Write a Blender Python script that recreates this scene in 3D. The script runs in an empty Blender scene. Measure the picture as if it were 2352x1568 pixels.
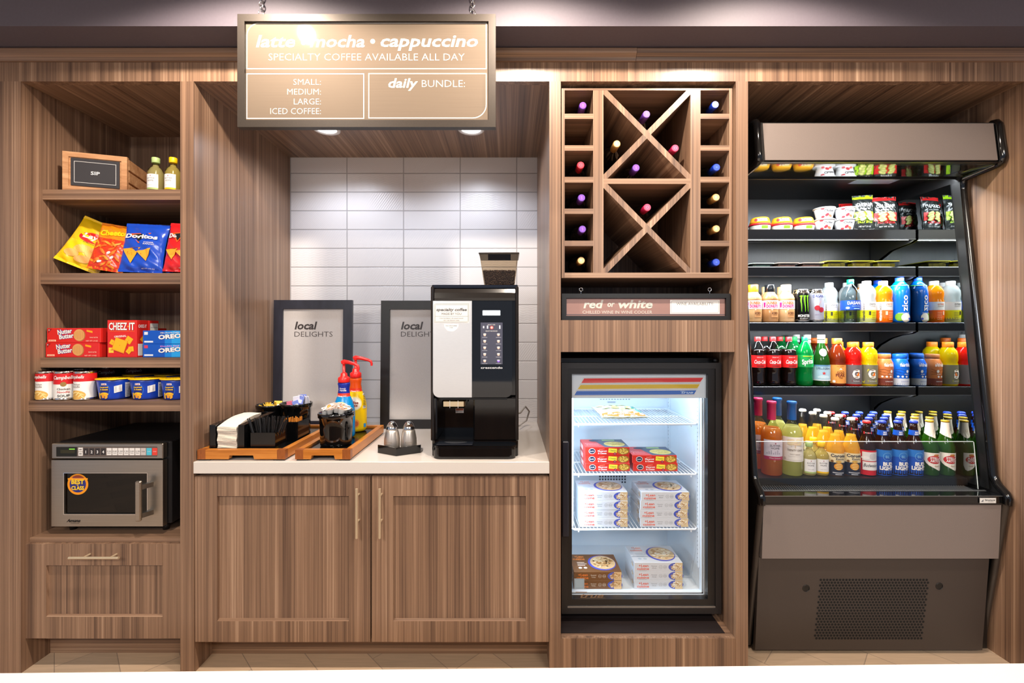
import bpy, math, random
from mathutils import Vector, Matrix
random.seed(7)
SC = bpy.context.scene
COL = SC.collection
PI = math.pi
R = math.radians

# ---------------------------------------------------------------- camera
F = 1045.33            # focal length in pixels of the 2352 px wide frame (16 mm lens)
CX, CY = 1170.0, 760.0 # vanishing point of the depth lines
ZC = 1.4556            # eye height
Y0 = 1.9358            # front plane of the millwork
cam = bpy.data.cameras.new('camera')
cam.sensor_width = 36.0; cam.sensor_fit = 'HORIZONTAL'; cam.lens = 16.0
cam.shift_x = (1176 - CX) / 2352; cam.shift_y = -(784 - CY) / 2352
cam.clip_start = 0.05
camo = bpy.data.objects.new('camera', cam); COL.objects.link(camo)
camo.location = (0, 0, ZC); camo.rotation_euler = (PI / 2, 0, 0)
SC.camera = camo

# ---------------------------------------------------------------- view, world, room light
SC.view_settings.view_transform = 'Standard'
SC.view_settings.look = 'None'
SC.view_settings.exposure = 0.36
SC.view_settings.gamma = 1.0
SC.view_settings.use_curve_mapping = False
cy = SC.cycles
cy.use_denoising = True
cy.max_bounces = 7; cy.diffuse_bounces = 3; cy.glossy_bounces = 4; cy.transmission_bounces = 5
cy.transparent_max_bounces = 14
cy.caustics_reflective = False; cy.caustics_refractive = False
cy.use_adaptive_sampling = True; cy.adaptive_threshold = 0.02
cy.sample_clamp_indirect = 6.0

W = bpy.data.worlds.new('room_air'); SC.world = W
W.use_nodes = True
W.node_tree.nodes['Background'].inputs[0].default_value = (0.70, 0.80, 1.0, 1)
W.node_tree.nodes['Background'].inputs[1].default_value = 0.34

def lamp(name, kind, loc, energy, color, rot=(0, 0, 0), **kw):
    l = bpy.data.lights.new(name, kind); l.energy = energy; l.color = color
    for k, v in kw.items(): setattr(l, k, v)
    o = bpy.data.objects.new(name, l); COL.objects.link(o)
    o.location = loc; o.rotation_euler = rot
    o['kind'] = 'helper'
    return o
WARM = (1.0, 0.86, 0.72)
COOL = (0.86, 0.92, 1.0)
# the three recessed downlights in front of the bulkhead
for lx, le in ((-0.987, 84), (0.08, 78), (1.0, 62)):
    lamp('downlight_beam', 'SPOT', (lx, 1.30, 2.90), le, WARM, spot_size=R(152), spot_blend=0.3, shadow_soft_size=0.035)
# added room fill: two rows of unseen area lights behind the camera
for lx in (-1.6, 1.6):
    lamp('room_fill_light', 'AREA', (lx, -1.4, 2.88), 66, (1.0, 0.90, 0.76), shape='RECTANGLE', size=1.2, size_y=0.6)
    lamp('room_fill_light', 'AREA', (lx, -2.6, 2.88), 66, (0.82, 0.89, 1.0), shape='RECTANGLE', size=1.2, size_y=0.6)

def PX(px, Y): return (px - CX) * Y / F
def PZ(py, Y): return ZC - (py - CY) * Y / F
def YZ(py, z): return (ZC - z) * F / (py - CY)     # depth at which height z shows at row py
def YX(px, X): return X * F / (px - CX)

# ---------------------------------------------------------------- materials
def lin(c):
    c = c / 255.0
    return c / 12.92 if c <= 0.04045 else ((c + 0.055) / 1.055) ** 2.4
def col(r, g, b): return (lin(r), lin(g), lin(b), 1)
MATS = {}
def mat(name, rgb, rough=0.5, metal=0.0, spec=0.5, trans=0.0, emit=0.0, ecol=None, coat=0.0, alpha=1.0, sss=0.0):
    if name in MATS: return MATS[name]
    m = bpy.data.materials.new(name); m.use_nodes = True
    b = m.node_tree.nodes['Principled BSDF']
    b.inputs['Base Color'].default_value = col(*rgb)
    b.inputs['Roughness'].default_value = rough
    b.inputs['Metallic'].default_value = metal
    b.inputs['Specular IOR Level'].default_value = spec
    b.inputs['Transmission Weight'].default_value = trans
    b.inputs['Coat Weight'].default_value = coat
    b.inputs['Coat Roughness'].default_value = 0.04
    b.inputs['Alpha'].default_value = alpha
    if emit:
        b.inputs['Emission Color'].default_value = col(*(ecol or rgb)); b.inputs['Emission Strength'].default_value = emit
    MATS[name] = m
    return m
def C(r, g, b, rough=0.42):
    return mat('paint_%d_%d_%d_%d' % (r, g, b, int(rough * 100)), (r, g, b), rough)
def nd(m, t, **kw):
    n = m.node_tree.nodes.new(t)
    for k, v in kw.items(): setattr(n, k, v)
    return n
def lk(m, a, b): m.node_tree.links.new(a, b)

def noisy(name, rgb, rough=0.5, metal=0.0, scale=(60, 60, 60), amt=0.15, bump=0.0, rvar=0.0, detail=3, coat=0.0, spec=0.5):
    """a base colour broken up by procedural noise"""
    m = mat(name, rgb, rough, metal, coat=coat, spec=spec)
    b = m.node_tree.nodes['Principled BSDF']
    tc = nd(m, 'ShaderNodeTexCoord'); mp = nd(m, 'ShaderNodeMapping'); mp.inputs['Scale'].default_value = scale
    nz = nd(m, 'ShaderNodeTexNoise'); nz.inputs['Scale'].default_value = 1.0; nz.inputs['Detail'].default_value = detail
    lk(m, tc.outputs['Object'], mp.inputs[0]); lk(m, mp.outputs[0], nz.inputs['Vector'])
    rp = nd(m, 'ShaderNodeValToRGB')
    c = col(*rgb)
    rp.color_ramp.elements[0].position = 0.3; rp.color_ramp.elements[1].position = 0.7
    rp.color_ramp.elements[0].color = tuple(x * (1 - amt) for x in c[:3]) + (1,)
    rp.color_ramp.elements[1].color = tuple(min(1, x * (1 + amt)) for x in c[:3]) + (1,)
    lk(m, nz.outputs[0], rp.inputs[0]); lk(m, rp.outputs[0], b.inputs['Base Color'])
    if bump:
        bp = nd(m, 'ShaderNodeBump'); bp.inputs['Strength'].default_value = bump; bp.inputs['Distance'].default_value = 0.002
        lk(m, nz.outputs[0], bp.inputs['Height']); lk(m, bp.outputs[0], b.inputs['Normal'])
    if rvar:
        mr = nd(m, 'ShaderNodeMapRange'); mr.inputs['To Min'].default_value = rough - rvar; mr.inputs['To Max'].default_value = rough + rvar
        lk(m, nz.outputs[0], mr.inputs[0]); lk(m, mr.outputs[0], b.inputs['Roughness'])
    return m

def wood(name, axis, stops, fine=60, gloss=0.36, along=0.35, bump=0.08):
    """streaky veneer: colour runs along `axis`, changes quickly across it"""
    m = bpy.data.materials.new(name); m.use_nodes = True; MATS[name] = m
    b = m.node_tree.nodes['Principled BSDF']; b.inputs['Roughness'].default_value = gloss
    tc = nd(m, 'ShaderNodeTexCoord'); oi = nd(m, 'ShaderNodeObjectInfo')
    mul = nd(m, 'ShaderNodeMath', operation='MULTIPLY'); mul.inputs[1].default_value = 37.0
    lk(m, oi.outputs['Random'], mul.inputs[0])
    add = nd(m, 'ShaderNodeVectorMath', operation='ADD')
    lk(m, tc.outputs['Object'], add.inputs[0]); lk(m, mul.outputs[0], add.inputs[1])
    def layer(sc, al, det, ro=0.6):
        mp = nd(m, 'ShaderNodeMapping')
        s = [sc, sc, sc]; s['xyz'.index(axis)] = al
        mp.inputs['Scale'].default_value = s
        lk(m, add.outputs[0], mp.inputs[0])
        nz = nd(m, 'ShaderNodeTexNoise'); nz.inputs['Scale'].default_value = 1.0; nz.inputs['Detail'].default_value = det; nz.inputs['Roughness'].default_value = ro
        lk(m, mp.outputs[0], nz.inputs['Vector']); return nz
    a = layer(fine * 0.5, along * 0.5, 3); c = layer(fine * 2.1, along * 1.2, 3); e = layer(fine * 7.5, along * 5, 2)
    def mth(op, x, y):
        n = nd(m, 'ShaderNodeMath', operation=op)
        for i, v in enumerate((x, y)):
            if isinstance(v, float): n.inputs[i].default_value = v
            else: lk(m, v, n.inputs[i])
        return n.outputs[0]
    v = mth('ADD', mth('MULTIPLY', a.outputs[0], 0.42), mth('ADD', mth('MULTIPLY', c.outputs[0], 0.34), mth('MULTIPLY', e.outputs[0], 0.24)))
    rp = nd(m, 'ShaderNodeValToRGB'); el = rp.color_ramp.elements
    for i, (p, rgb) in enumerate(stops):
        k = el[i] if i < 2 else el.new(p)
        k.position = p; k.color = col(*rgb)
    lk(m, v, rp.inputs[0]); lk(m, rp.outputs[0], b.inputs['Base Color'])
    bp = nd(m, 'ShaderNodeBump'); bp.inputs['Strength'].default_value = bump; bp.inputs['Distance'].default_value = 0.001
    lk(m, e.outputs[0], bp.inputs['Height']); lk(m, bp.outputs[0], b.inputs['Normal'])
    return m
VENEER = [(0.36, (84, 63, 51)), (0.44, (113, 87, 70)), (0.50, (132, 103, 82)), (0.56, (149, 118, 95)), (0.65, (186, 156, 130))]
WV = wood('walnut_veneer_upright', 'z', VENEER)
WX = wood('walnut_veneer_crosswise', 'x', VENEER, fine=55)
WY = wood('walnut_veneer_deepwise', 'y', VENEER, fine=55)
HONEY = [(0.30, (150, 84, 24)), (0.45, (186, 112, 40)), (0.60, (205, 132, 56)), (0.72, (222, 152, 74))]
TX = wood('honey_wood_crosswise', 'x', HONEY, fine=40, along=3, gloss=0.3)
TY = wood('honey_wood_deepwise', 'y', HONEY, fine=40, along=3, gloss=0.3)
TE = wood('honey_wood_end', 'z', [(0.3, (120, 62, 22)), (0.7, (164, 92, 40))], fine=60, along=20, gloss=0.35)
CRATE = wood('weathered_crate_wood', 'x', [(0.3, (128, 84, 52)), (0.45, (176, 124, 82)), (0.58, (202, 152, 108)), (0.72, (226, 196, 160))], fine=26, along=4, gloss=0.6, bump=0.4)

def thin_glass(name, rgb=(255, 255, 255), refl=0.06, rough=0.02, clear=0.9):
    """a pane or bottle wall: lets light straight through, mirrors a little, more at grazing angles"""
    m = bpy.data.materials.new(name); m.use_nodes = True; MATS[name] = m
    nt = m.node_tree; nt.nodes.remove(nt.nodes['Principled BSDF'])
    out = nt.nodes['Material Output']
    t = nd(m, 'ShaderNodeBsdfTransparent'); c = col(*rgb); t.inputs[0].default_value = tuple(x * clear for x in c[:3]) + (1,)
    g = nd(m, 'ShaderNodeBsdfGlossy'); g.inputs['Roughness'].default_value = rough
    fr = nd(m, 'ShaderNodeLayerWeight'); fr.inputs[0].default_value = 0.5   # Facing: the same from both sides of the pane
    pw = nd(m, 'ShaderNodeMath', operation='POWER'); pw.inputs[1].default_value = 5.0
    mx = nd(m, 'ShaderNodeMixShader')
    k = nd(m, 'ShaderNodeMath', operation='MULTIPLY_ADD'); k.inputs[1].default_value = 0.6; k.inputs[2].default_value = refl * .6; k.use_clamp = True
    lk(m, fr.outputs['Facing'], pw.inputs[0]); lk(m, pw.outputs[0], k.inputs[0]); lk(m, k.outputs[0], mx.inputs[0]); lk(m, t.outputs[0], mx.inputs[1]); lk(m, g.outputs[0], mx.inputs[2])
    lk(m, mx.outputs[0], out.inputs[0])
    return m
def juice(name, rgb, see=0.35, rough=0.12):
    """a drink seen through its bottle: mostly its own colour, partly see-through"""
    m = bpy.data.materials.new(name); m.use_nodes = True; MATS[name] = m
    nt = m.node_tree; b = nt.nodes['Principled BSDF']
    b.inputs['Base Color'].default_value = col(*rgb); b.inputs['Roughness'].default_value = rough
    b.inputs['Coat Weight'].default_value = 0.5; b.inputs['Coat Roughness'].default_value = 0.03
    t = nd(m, 'ShaderNodeBsdfTransparent'); t.inputs[0].default_value = col(*rgb)
    tl = nd(m, 'ShaderNodeBsdfTranslucent'); tl.inputs[0].default_value = col(*rgb)
    m1 = nd(m, 'ShaderNodeMixShader'); m1.inputs[0].default_value = 0.35
    lk(m, b.outputs[0], m1.inputs[1]); lk(m, tl.outputs[0], m1.inputs[2])
    m2 = nd(m, 'ShaderNodeMixShader'); m2.inputs[0].default_value = see
    lk(m, m1.outputs[0], m2.inputs[1]); lk(m, t.outputs[0], m2.inputs[2])
    lk(m, m2.outputs[0], nt.nodes['Material Output'].inputs[0])
    return m

WHITE = C(240, 238, 236); BLACK = C(14, 14, 15); RED = C(214, 28, 30); INK = C(60, 58, 58)
BLKGLOSS = mat('black_gloss_plastic', (10, 10, 11), 0.09, spec=0.6)
BLKSATIN = mat('black_satin_plastic', (20, 20, 21), 0.38)
BLKMETAL = noisy('black_powder_coat', (26, 25, 26), 0.42, amt=0.1, scale=(300, 300, 300))
STEEL = noisy('brushed_steel', (186, 178, 166), 0.33, 1.0, scale=(4, 300, 300), amt=0.06, rvar=0.05)
STEELV = noisy('brushed_steel_upright', (232, 231, 230), 0.30, 0.7, scale=(60, 60, 900), amt=0.02, rvar=0.02)
CHROME = mat('chrome', (225, 225, 225), 0.08, 1.0)
NICKEL = mat('satin_nickel', (224, 204, 172), 0.34, 0.6)
GLASS = thin_glass('clear_glass')

# ---------------------------------------------------------------- mesh builder
_TXT = {}
def textdata(s, shear, off, sp):
    k = (s, shear, off, sp)
    if k not in _TXT:
        cu = bpy.data.curves.new('lettering', 'FONT'); cu.body = s; cu.shear = shear; cu.offset = off
        cu.space_character = sp; cu.resolution_u = 2; cu.fill_mode = 'FRONT'
        ob = bpy.data.objects.new('lettering', cu)
        me = bpy.data.meshes.new_from_object(ob)
        v = [(p.co.x, p.co.y) for p in me.vertices]; f = [tuple(p.vertices) for p in me.polygons]
        bpy.data.objects.remove(ob); bpy.data.curves.remove(cu); bpy.data.meshes.remove(me)
        xs = [a for a, b in v] or [0, 1]
        _TXT[k] = (v, f, min(xs), max(xs))
    return _TXT[k]

def plane(o, ux=(1, 0, 0), uz=(0, 0, 1)):
    o, ux, uz = Vector(o), Vector(ux).normalized(), Vector(uz).normalized(); n = ux.cross(uz)
    return lambda u, v, h: o + ux * u + uz * v + n * h
def cyl(r, cx=0, cyy=0, z=0, a0=0.0):
    """wraps artwork round an upright cylinder (r may be a function of height); artwork faces -Y"""
    rf = r if callable(r) else (lambda v: r)
    def s(u, v, h):
        q = rf(v) + h * 2.2; a = a0 + u / rf(v)
        return Vector((cx + q * math.sin(a), cyy - q * math.cos(a), z + v))
    return s
LAY = 0.00022

class MB:
    def __init__(s): s.v = []; s.f = []; s.m = []; s.sm = []; s.mats = []
    def mi(s, m):
        if m not in s.mats: s.mats.append(m)
        return s.mats.index(m)
    def add(s, vs, fs, m, smooth=False):
        b = len(s.v); s.v.extend(Vector(p) for p in vs); k = s.mi(m)
        for f in fs: s.f.append(tuple(b + i for i in f)); s.m.append(k); s.sm.append(smooth)
        return s
    def box(s, x0, x1, y0, y1, z0, z1, m, bev=0.0, M=None):
        x0, x1 = min(x0, x1), max(x0, x1); y0, y1 = min(y0, y1), max(y0, y1); z0, z1 = min(z0, z1), max(z0, z1)
        lo = (x0, y0, z0); hi = (x1, y1, z1)
        if bev <= 0:
            vs = [(x, y, z) for x in (x0, x1) for y in (y0, y1) for z in (z0, z1)]
            fs = [(0, 1, 3, 2), (4, 6, 7, 5), (0, 4, 5, 1), (2, 3, 7, 6), (0, 2, 6, 4), (1, 5, 7, 3)]
        else:
            bev = min(bev, (x1 - x0) * .49, (y1 - y0) * .49, (z1 - z0) * .49)
            vs = []; idx = {}
            for c in range(8):
                sg = [(c >> k) & 1 for k in range(3)]
                for a in range(3):
                    p = [0, 0, 0]
                    for k in range(3):
                        e = hi[k] if sg[k] else lo[k]
                        p[k] = e if k == a else (e - bev if sg[k] else e + bev)
                    idx[c, a] = len(vs); vs.append(tuple(p))
            fs = []
            for a in range(3):
                b_, c_ = (a + 1) % 3, (a + 2) % 3
                for t in (0, 1):
                    q = [(t << a) | (i << b_) | (j << c_) for i, j in ((0, 0), (1, 0), (1, 1), (0, 1))]
                    if not t: q.reverse()
                    fs.append(tuple(idx[k, a] for k in q))
            for a in range(3):
                b_, c_ = (a + 1) % 3, (a + 2) % 3
                for i in (0, 1):
                    for j in (0, 1):
                        p = (i << b_) | (j << c_); q = p | (1 << a)
                        f = [idx[p, b_], idx[q, b_], idx[q, c_], idx[p, c_]]
                        if i == j: f.reverse()
                        fs.append(tuple(f))
            for c in range(8):
                f = [idx[c, 0], idx[c, 1], idx[c, 2]]
                if bin(c).count('1') % 2 == 0: f.reverse()
                fs.append(tuple(f))
        if M is not None: vs = [M @ Vector(p) for p in vs]
        return s.add(vs, fs, m)
    def quad(s, a, b, c, d, m): return s.add([a, b, c, d], [(0, 1, 2, 3)], m)
    def prism(s, pts, axis, a, b, m, M=None):
        """polygon extruded along an axis: 'x' takes (y,z) points, 'y' (x,z), 'z' (x,y)"""
        n = len(pts)
        put = {'x': lambda p, t: (t, p[0], p[1]), 'y': lambda p, t: (p[0], t, p[1]), 'z': lambda p, t: (p[0], p[1], t)}[axis]
        ar = sum(pts[i][0] * pts[(i + 1) % n][1] - pts[(i + 1) % n][0] * pts[i][1] for i in range(n))
        if (ar < 0) != (axis == 'y'): pts = pts[::-1]
        vs = [put(p, a) for p in pts] + [put(p, b) for p in pts]
        fs = [tuple(range(n - 1, -1, -1)), tuple(range(n, 2 * n))] + [(i, (i + 1) % n, n + (i + 1) % n, n + i) for i in range(n)]
        if a > b: fs = [tuple(reversed(f)) for f in fs]
        if M is not None: vs = [M @ Vector(p) for p in vs]
        return s.add(vs, fs, m)
    def lathe(s, prof, m, cx=0, cyy=0, z=0, n=24, M=None, smooth=True, cap=True, sx=1, sy=1):
        """prof: (radius, height) from the foot up; m: a material or one per band"""
        ms = m if isinstance(m, list) else [m] * (len(prof) - 1)
        vs = []
        for r, h in prof:
            for i in range(n):
                a = 2 * PI * i / n; vs.append(Vector((cx + sx * r * math.cos(a), cyy + sy * r * math.sin(a), z + h)))
        if M is not None: vs = [M @ p for p in vs]
        b = len(s.v); s.v.extend(vs)
        for j in range(len(prof) - 1):
            k = s.mi(ms[j])
            for i in range(n):
                i2 = (i + 1) % n
                s.f.append((b + j * n + i, b + j * n + i2, b + (j + 1) * n + i2, b + (j + 1) * n + i)); s.m.append(k); s.sm.append(smooth)
        if cap:
            if prof[0][0] > 1e-5: s.f.append(tuple(b + i for i in range(n - 1, -1, -1))); s.m.append(s.mi(ms[0])); s.sm.append(False)
            if prof[-1][0] > 1e-5: s.f.append(tuple(b + (len(prof) - 1) * n + i for i in range(n))); s.m.append(s.mi(ms[-1])); s.sm.append(False)
        return s
    def tube(s, pts, r, m, n=8, closed=False, smooth=True):
        pts = [Vector(p) for p in pts]; k = len(pts); rs = r if isinstance(r, (list, tuple)) else [r] * k
        up = None; vs = []
        for i, p in enumerate(pts):
            a = pts[i - 1] if (i > 0 or closed) else p; b = pts[(i + 1) % k] if (i < k - 1 or closed) else p
            t = (b - a).normalized()
            if up is None: up = t.orthogonal().normalized()
            up = (up - t * up.dot(t)).normalized(); q = t.cross(up)
            vs += [p + (up * math.cos(2 * PI * j / n) + q * math.sin(2 * PI * j / n)) * rs[i] for j in range(n)]
        fs = []
        for i in range(k if closed else k - 1):
            i2 = (i + 1) % k
            for j in range(n):
                j2 = (j + 1) % n; fs.append((i * n + j, i * n + j2, i2 * n + j2, i2 * n + j))
        s.add(vs, fs, m, smooth)
        if not closed: s.add([vs[j] for j in range(n)], [tuple(range(n - 1, -1, -1))], m); s.add(vs[-n:], [tuple(range(n))], m)
        return s
    def grid(s, fn, nu, nv, m, smooth=True, flip=False):
        vs = [fn(i / nu, j / nv) for j in range(nv + 1) for i in range(nu + 1)]
        fs = []
        for j in range(nv):
            for i in range(nu):
                q = (j * (nu + 1) + i, j * (nu + 1) + i + 1, (j + 1) * (nu + 1) + i + 1, (j + 1) * (nu + 1) + i)
                fs.append(q[::-1] if flip else q)
        return s.add(vs, fs, m, smooth)
    # ---- flat artwork on a surface
    def rect(s, S, u0, u1, v0, v1, m, lay=1, nu=1, nv=1):
        return s.grid(lambda a, b: S(u0 + (u1 - u0) * a, v0 + (v1 - v0) * b, lay * LAY), nu, nv, m, smooth=(nu > 1))
    def band(s, S, cols, m, lay=1):
        """a shape given by (u, low v, high v) columns, so that it follows a curved surface"""
        return s.add([S(u, v, lay * LAY) for u, a, b in cols for v in (a, b)], [(2 * i, 2 * i + 2, 2 * i + 3, 2 * i + 1) for i in range(len(cols) - 1)], m)
    def poly(s, S, pts, m, lay=1):
        n = len(pts); ar = sum(pts[i][0] * pts[(i + 1) % n][1] - pts[(i + 1) % n][0] * pts[i][1] for i in range(n))
        if ar < 0: pts = pts[::-1]
        return s.add([S(u, v, lay * LAY) for u, v in pts], [tuple(range(n))], m)
    def disc(s, S, u, v, ru, rv, m, lay=1, n=20, rings=1, rot=0.0):
        vs = [S(u, v, lay * LAY)]; fs = []; c, sn = math.cos(rot), math.sin(rot)
        for k in range(1, rings + 1):
            for i in range(n):
                a = 2 * PI * i / n; x = ru * k / rings * math.cos(a); y = rv * k / rings * math.sin(a)
                vs.append(S(u + x * c - y * sn, v + x * sn + y * c, lay * LAY))
        for i in range(n):
            fs.append((0, 1 + i, 1 + (i + 1) % n))
            for k in range(1, rings):
                b = 1 + (k - 1) * n; d = 1 + k * n; i2 = (i + 1) % n
                fs.append((b + i, d + i, d + i2, b + i2))
        return s.add(vs, fs, m)
    def outline(s, S, u0, u1, v0, v1, t, m, rad=0.0, corners='', lay=1):
        """a thin line round a rectangle; corners: any of a (top left) b (top right) c (bottom right) d (bottom left) are rounded"""
        def loop(d):
            p = []; r = max(rad - d, 1e-4)
            for k, (cu, cv, a0) in (('d', (u0 + d, v0 + d, 180)), ('c', (u1 - d, v0 + d, 270)), ('b', (u1 - d, v1 - d, 0)), ('a', (u0 + d, v1 - d, 90))):
                if k in corners:
                    ou = cu + (r if k in 'da' else -r); ov = cv + (r if k in 'dc' else -r)
                    p += [(ou + r * math.cos(R(a0 + 90 * i / 8)), ov + r * math.sin(R(a0 + 90 * i / 8))) for i in range(9)]
                else: p.append((cu, cv))
            return p
        o, i_ = loop(0), loop(t); n = len(o)
        return s.add([S(u, v, lay * LAY) for u, v in o + i_], [(i, (i + 1) % n, n + (i + 1) % n, n + i) for i in range(n)], m)
    def text(s, S, t, u, v, h, m, w=None, al='c', lay=2, shear=0.0, off=0.0, sp=1.0, rot=0.0):
        """t standing on baseline v, capitals h high; w: the exact width of the line"""
        vs, fs, a, b = textdata(t, shear, off, sp)
        if not vs: return s
        k = h / 0.70; kx = (w / (b - a)) if w else k
        L = (b - a) * kx; u0 = {'c': -L / 2, 'l': 0.0, 'r': -L}[al]
        c, sn = math.cos(rot), math.sin(rot); out = []
        for x, y in vs:
            x, y = u0 + (x - a) * kx, y * k
            out.append(S(u + x * c - y * sn, v + x * sn + y * c, lay * LAY))
        return s.add(out, fs, m)
    def build(s, name, parent=None, label=None):
        me = bpy.data.meshes.new(name); me.from_pydata([tuple(p) for p in s.v], [], s.f)
        for m in s.mats: me.materials.append(m)
        me.polygons.foreach_set('material_index', s.m); me.polygons.foreach_set('use_smooth', s.sm)
        me.update()
        o = bpy.data.objects.new(name, me); COL.objects.link(o)
        if parent: o.parent = parent
        if label: o['label'] = label
        return o

def tag(o, label=None, cat=None, group=None, kind=None):
    if label: o['label'] = label
    if cat: o['category'] = cat
    if group: o['group'] = group
    o['kind'] = kind or 'thing'
    return o
def thing(name, label, cat, loc=(0, 0, 0), rz=0.0, group=None, rx=0.0, ry=0.0):
    o = bpy.data.objects.new(name, None); o.empty_display_size = 0.03; COL.objects.link(o)
    o.location = loc; o.rotation_euler = (rx, ry, rz)
    return tag(o, label, cat, group)
def struct(mb, name, label=None):
    o = mb.build(name); o['kind'] = 'structure'
    if label: o['label'] = label
    return o
def dup(root, loc, label, rz=None, group=None, scale=None):
    c = root.copy(); COL.objects.link(c); c.location = loc
    if rz is not None: c.rotation_euler = (root.rotation_euler[0], root.rotation_euler[1], rz)
    if scale: c.scale = (scale,) * 3
    c['label'] = label
    if group: c['group'] = group
    for k in list(root.children):
        d = k.copy(); COL.objects.link(d); d.parent = c
        for g in list(k.children):
            e = g.copy(); COL.objects.link(e); e.parent = d
    return c
class Stock:
    """builds the first of a kind, then places copies of it"""
    def __init__(s, make): s.make = make; s.root = None; s.used = False
    def put(s, loc, label, rz=0.0, group=None, scale=None):
        if s.root is None:
            s.root = s.make()
        if not s.used:
            s.used = True; o = s.root; o.location = loc; o.rotation_euler[2] = rz; o['label'] = label
            if group: o['group'] = group
            if scale: o.scale = (scale,) * 3
            return o
        return dup(s.root, loc, label, rz, group, scale)
# ================================================================= ROOM SHELL
GREY = noisy('charcoal_paint', (88, 81, 90), 0.62, scale=(90, 90, 90), amt=0.04)
CEILP = noisy('ceiling_paint', (196, 192, 186), 0.8, scale=(40, 40, 40), amt=0.03)

def tile_floor():
    m = mat('sandstone_tile', (206, 180, 152), 0.34)
    b = m.node_tree.nodes['Principled BSDF']
    tc = nd(m, 'ShaderNodeTexCoord'); mp = nd(m, 'ShaderNodeMapping'); mp.inputs['Rotation'].default_value = (0, 0, R(45))
    br = nd(m, 'ShaderNodeTexBrick'); br.offset = 0.5
    br.inputs['Scale'].default_value = 1.0; br.inputs['Brick Width'].default_value = 0.62; br.inputs['Row Height'].default_value = 0.2
    br.inputs['Mortar Size'].default_value = 0.002; br.inputs['Mortar Smooth'].default_value = 0.2
    br.inputs['Color1'].default_value = col(206, 178, 150); br.inputs['Color2'].default_value = col(190, 166, 142); br.inputs['Mortar'].default_value = col(158, 138, 120)
    lk(m, tc.outputs['Object'], mp.inputs[0]); lk(m, mp.outputs[0], br.inputs[0])
    m2 = nd(m, 'ShaderNodeMapping'); m2.inputs['Rotation'].default_value = (0, 0, R(45)); m2.inputs['Scale'].default_value = (6, 90, 1)
    nz = nd(m, 'ShaderNodeTexNoise'); nz.inputs['Scale'].default_value = 1; nz.inputs['Detail'].default_value = 3
    lk(m, tc.outputs['Object'], m2.inputs[0]); lk(m, m2.outputs[0], nz.inputs['Vector'])
    mr = nd(m, 'ShaderNodeMapRange'); mr.inputs['To Min'].default_value = 0.8; mr.inputs['To Max'].default_value = 1.15; lk(m, nz.outputs[0], mr.inputs[0])
    mx = nd(m, 'ShaderNodeMix', data_type='RGBA', blend_type='MULTIPLY'); mx.inputs['Factor'].default_value = 1
    lk(m, br.outputs[0], mx.inputs['A']); lk(m, mr.outputs[0], mx.inputs['B']); lk(m, mx.outputs['Result'], b.inputs['Base Color'])
    return m
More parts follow.
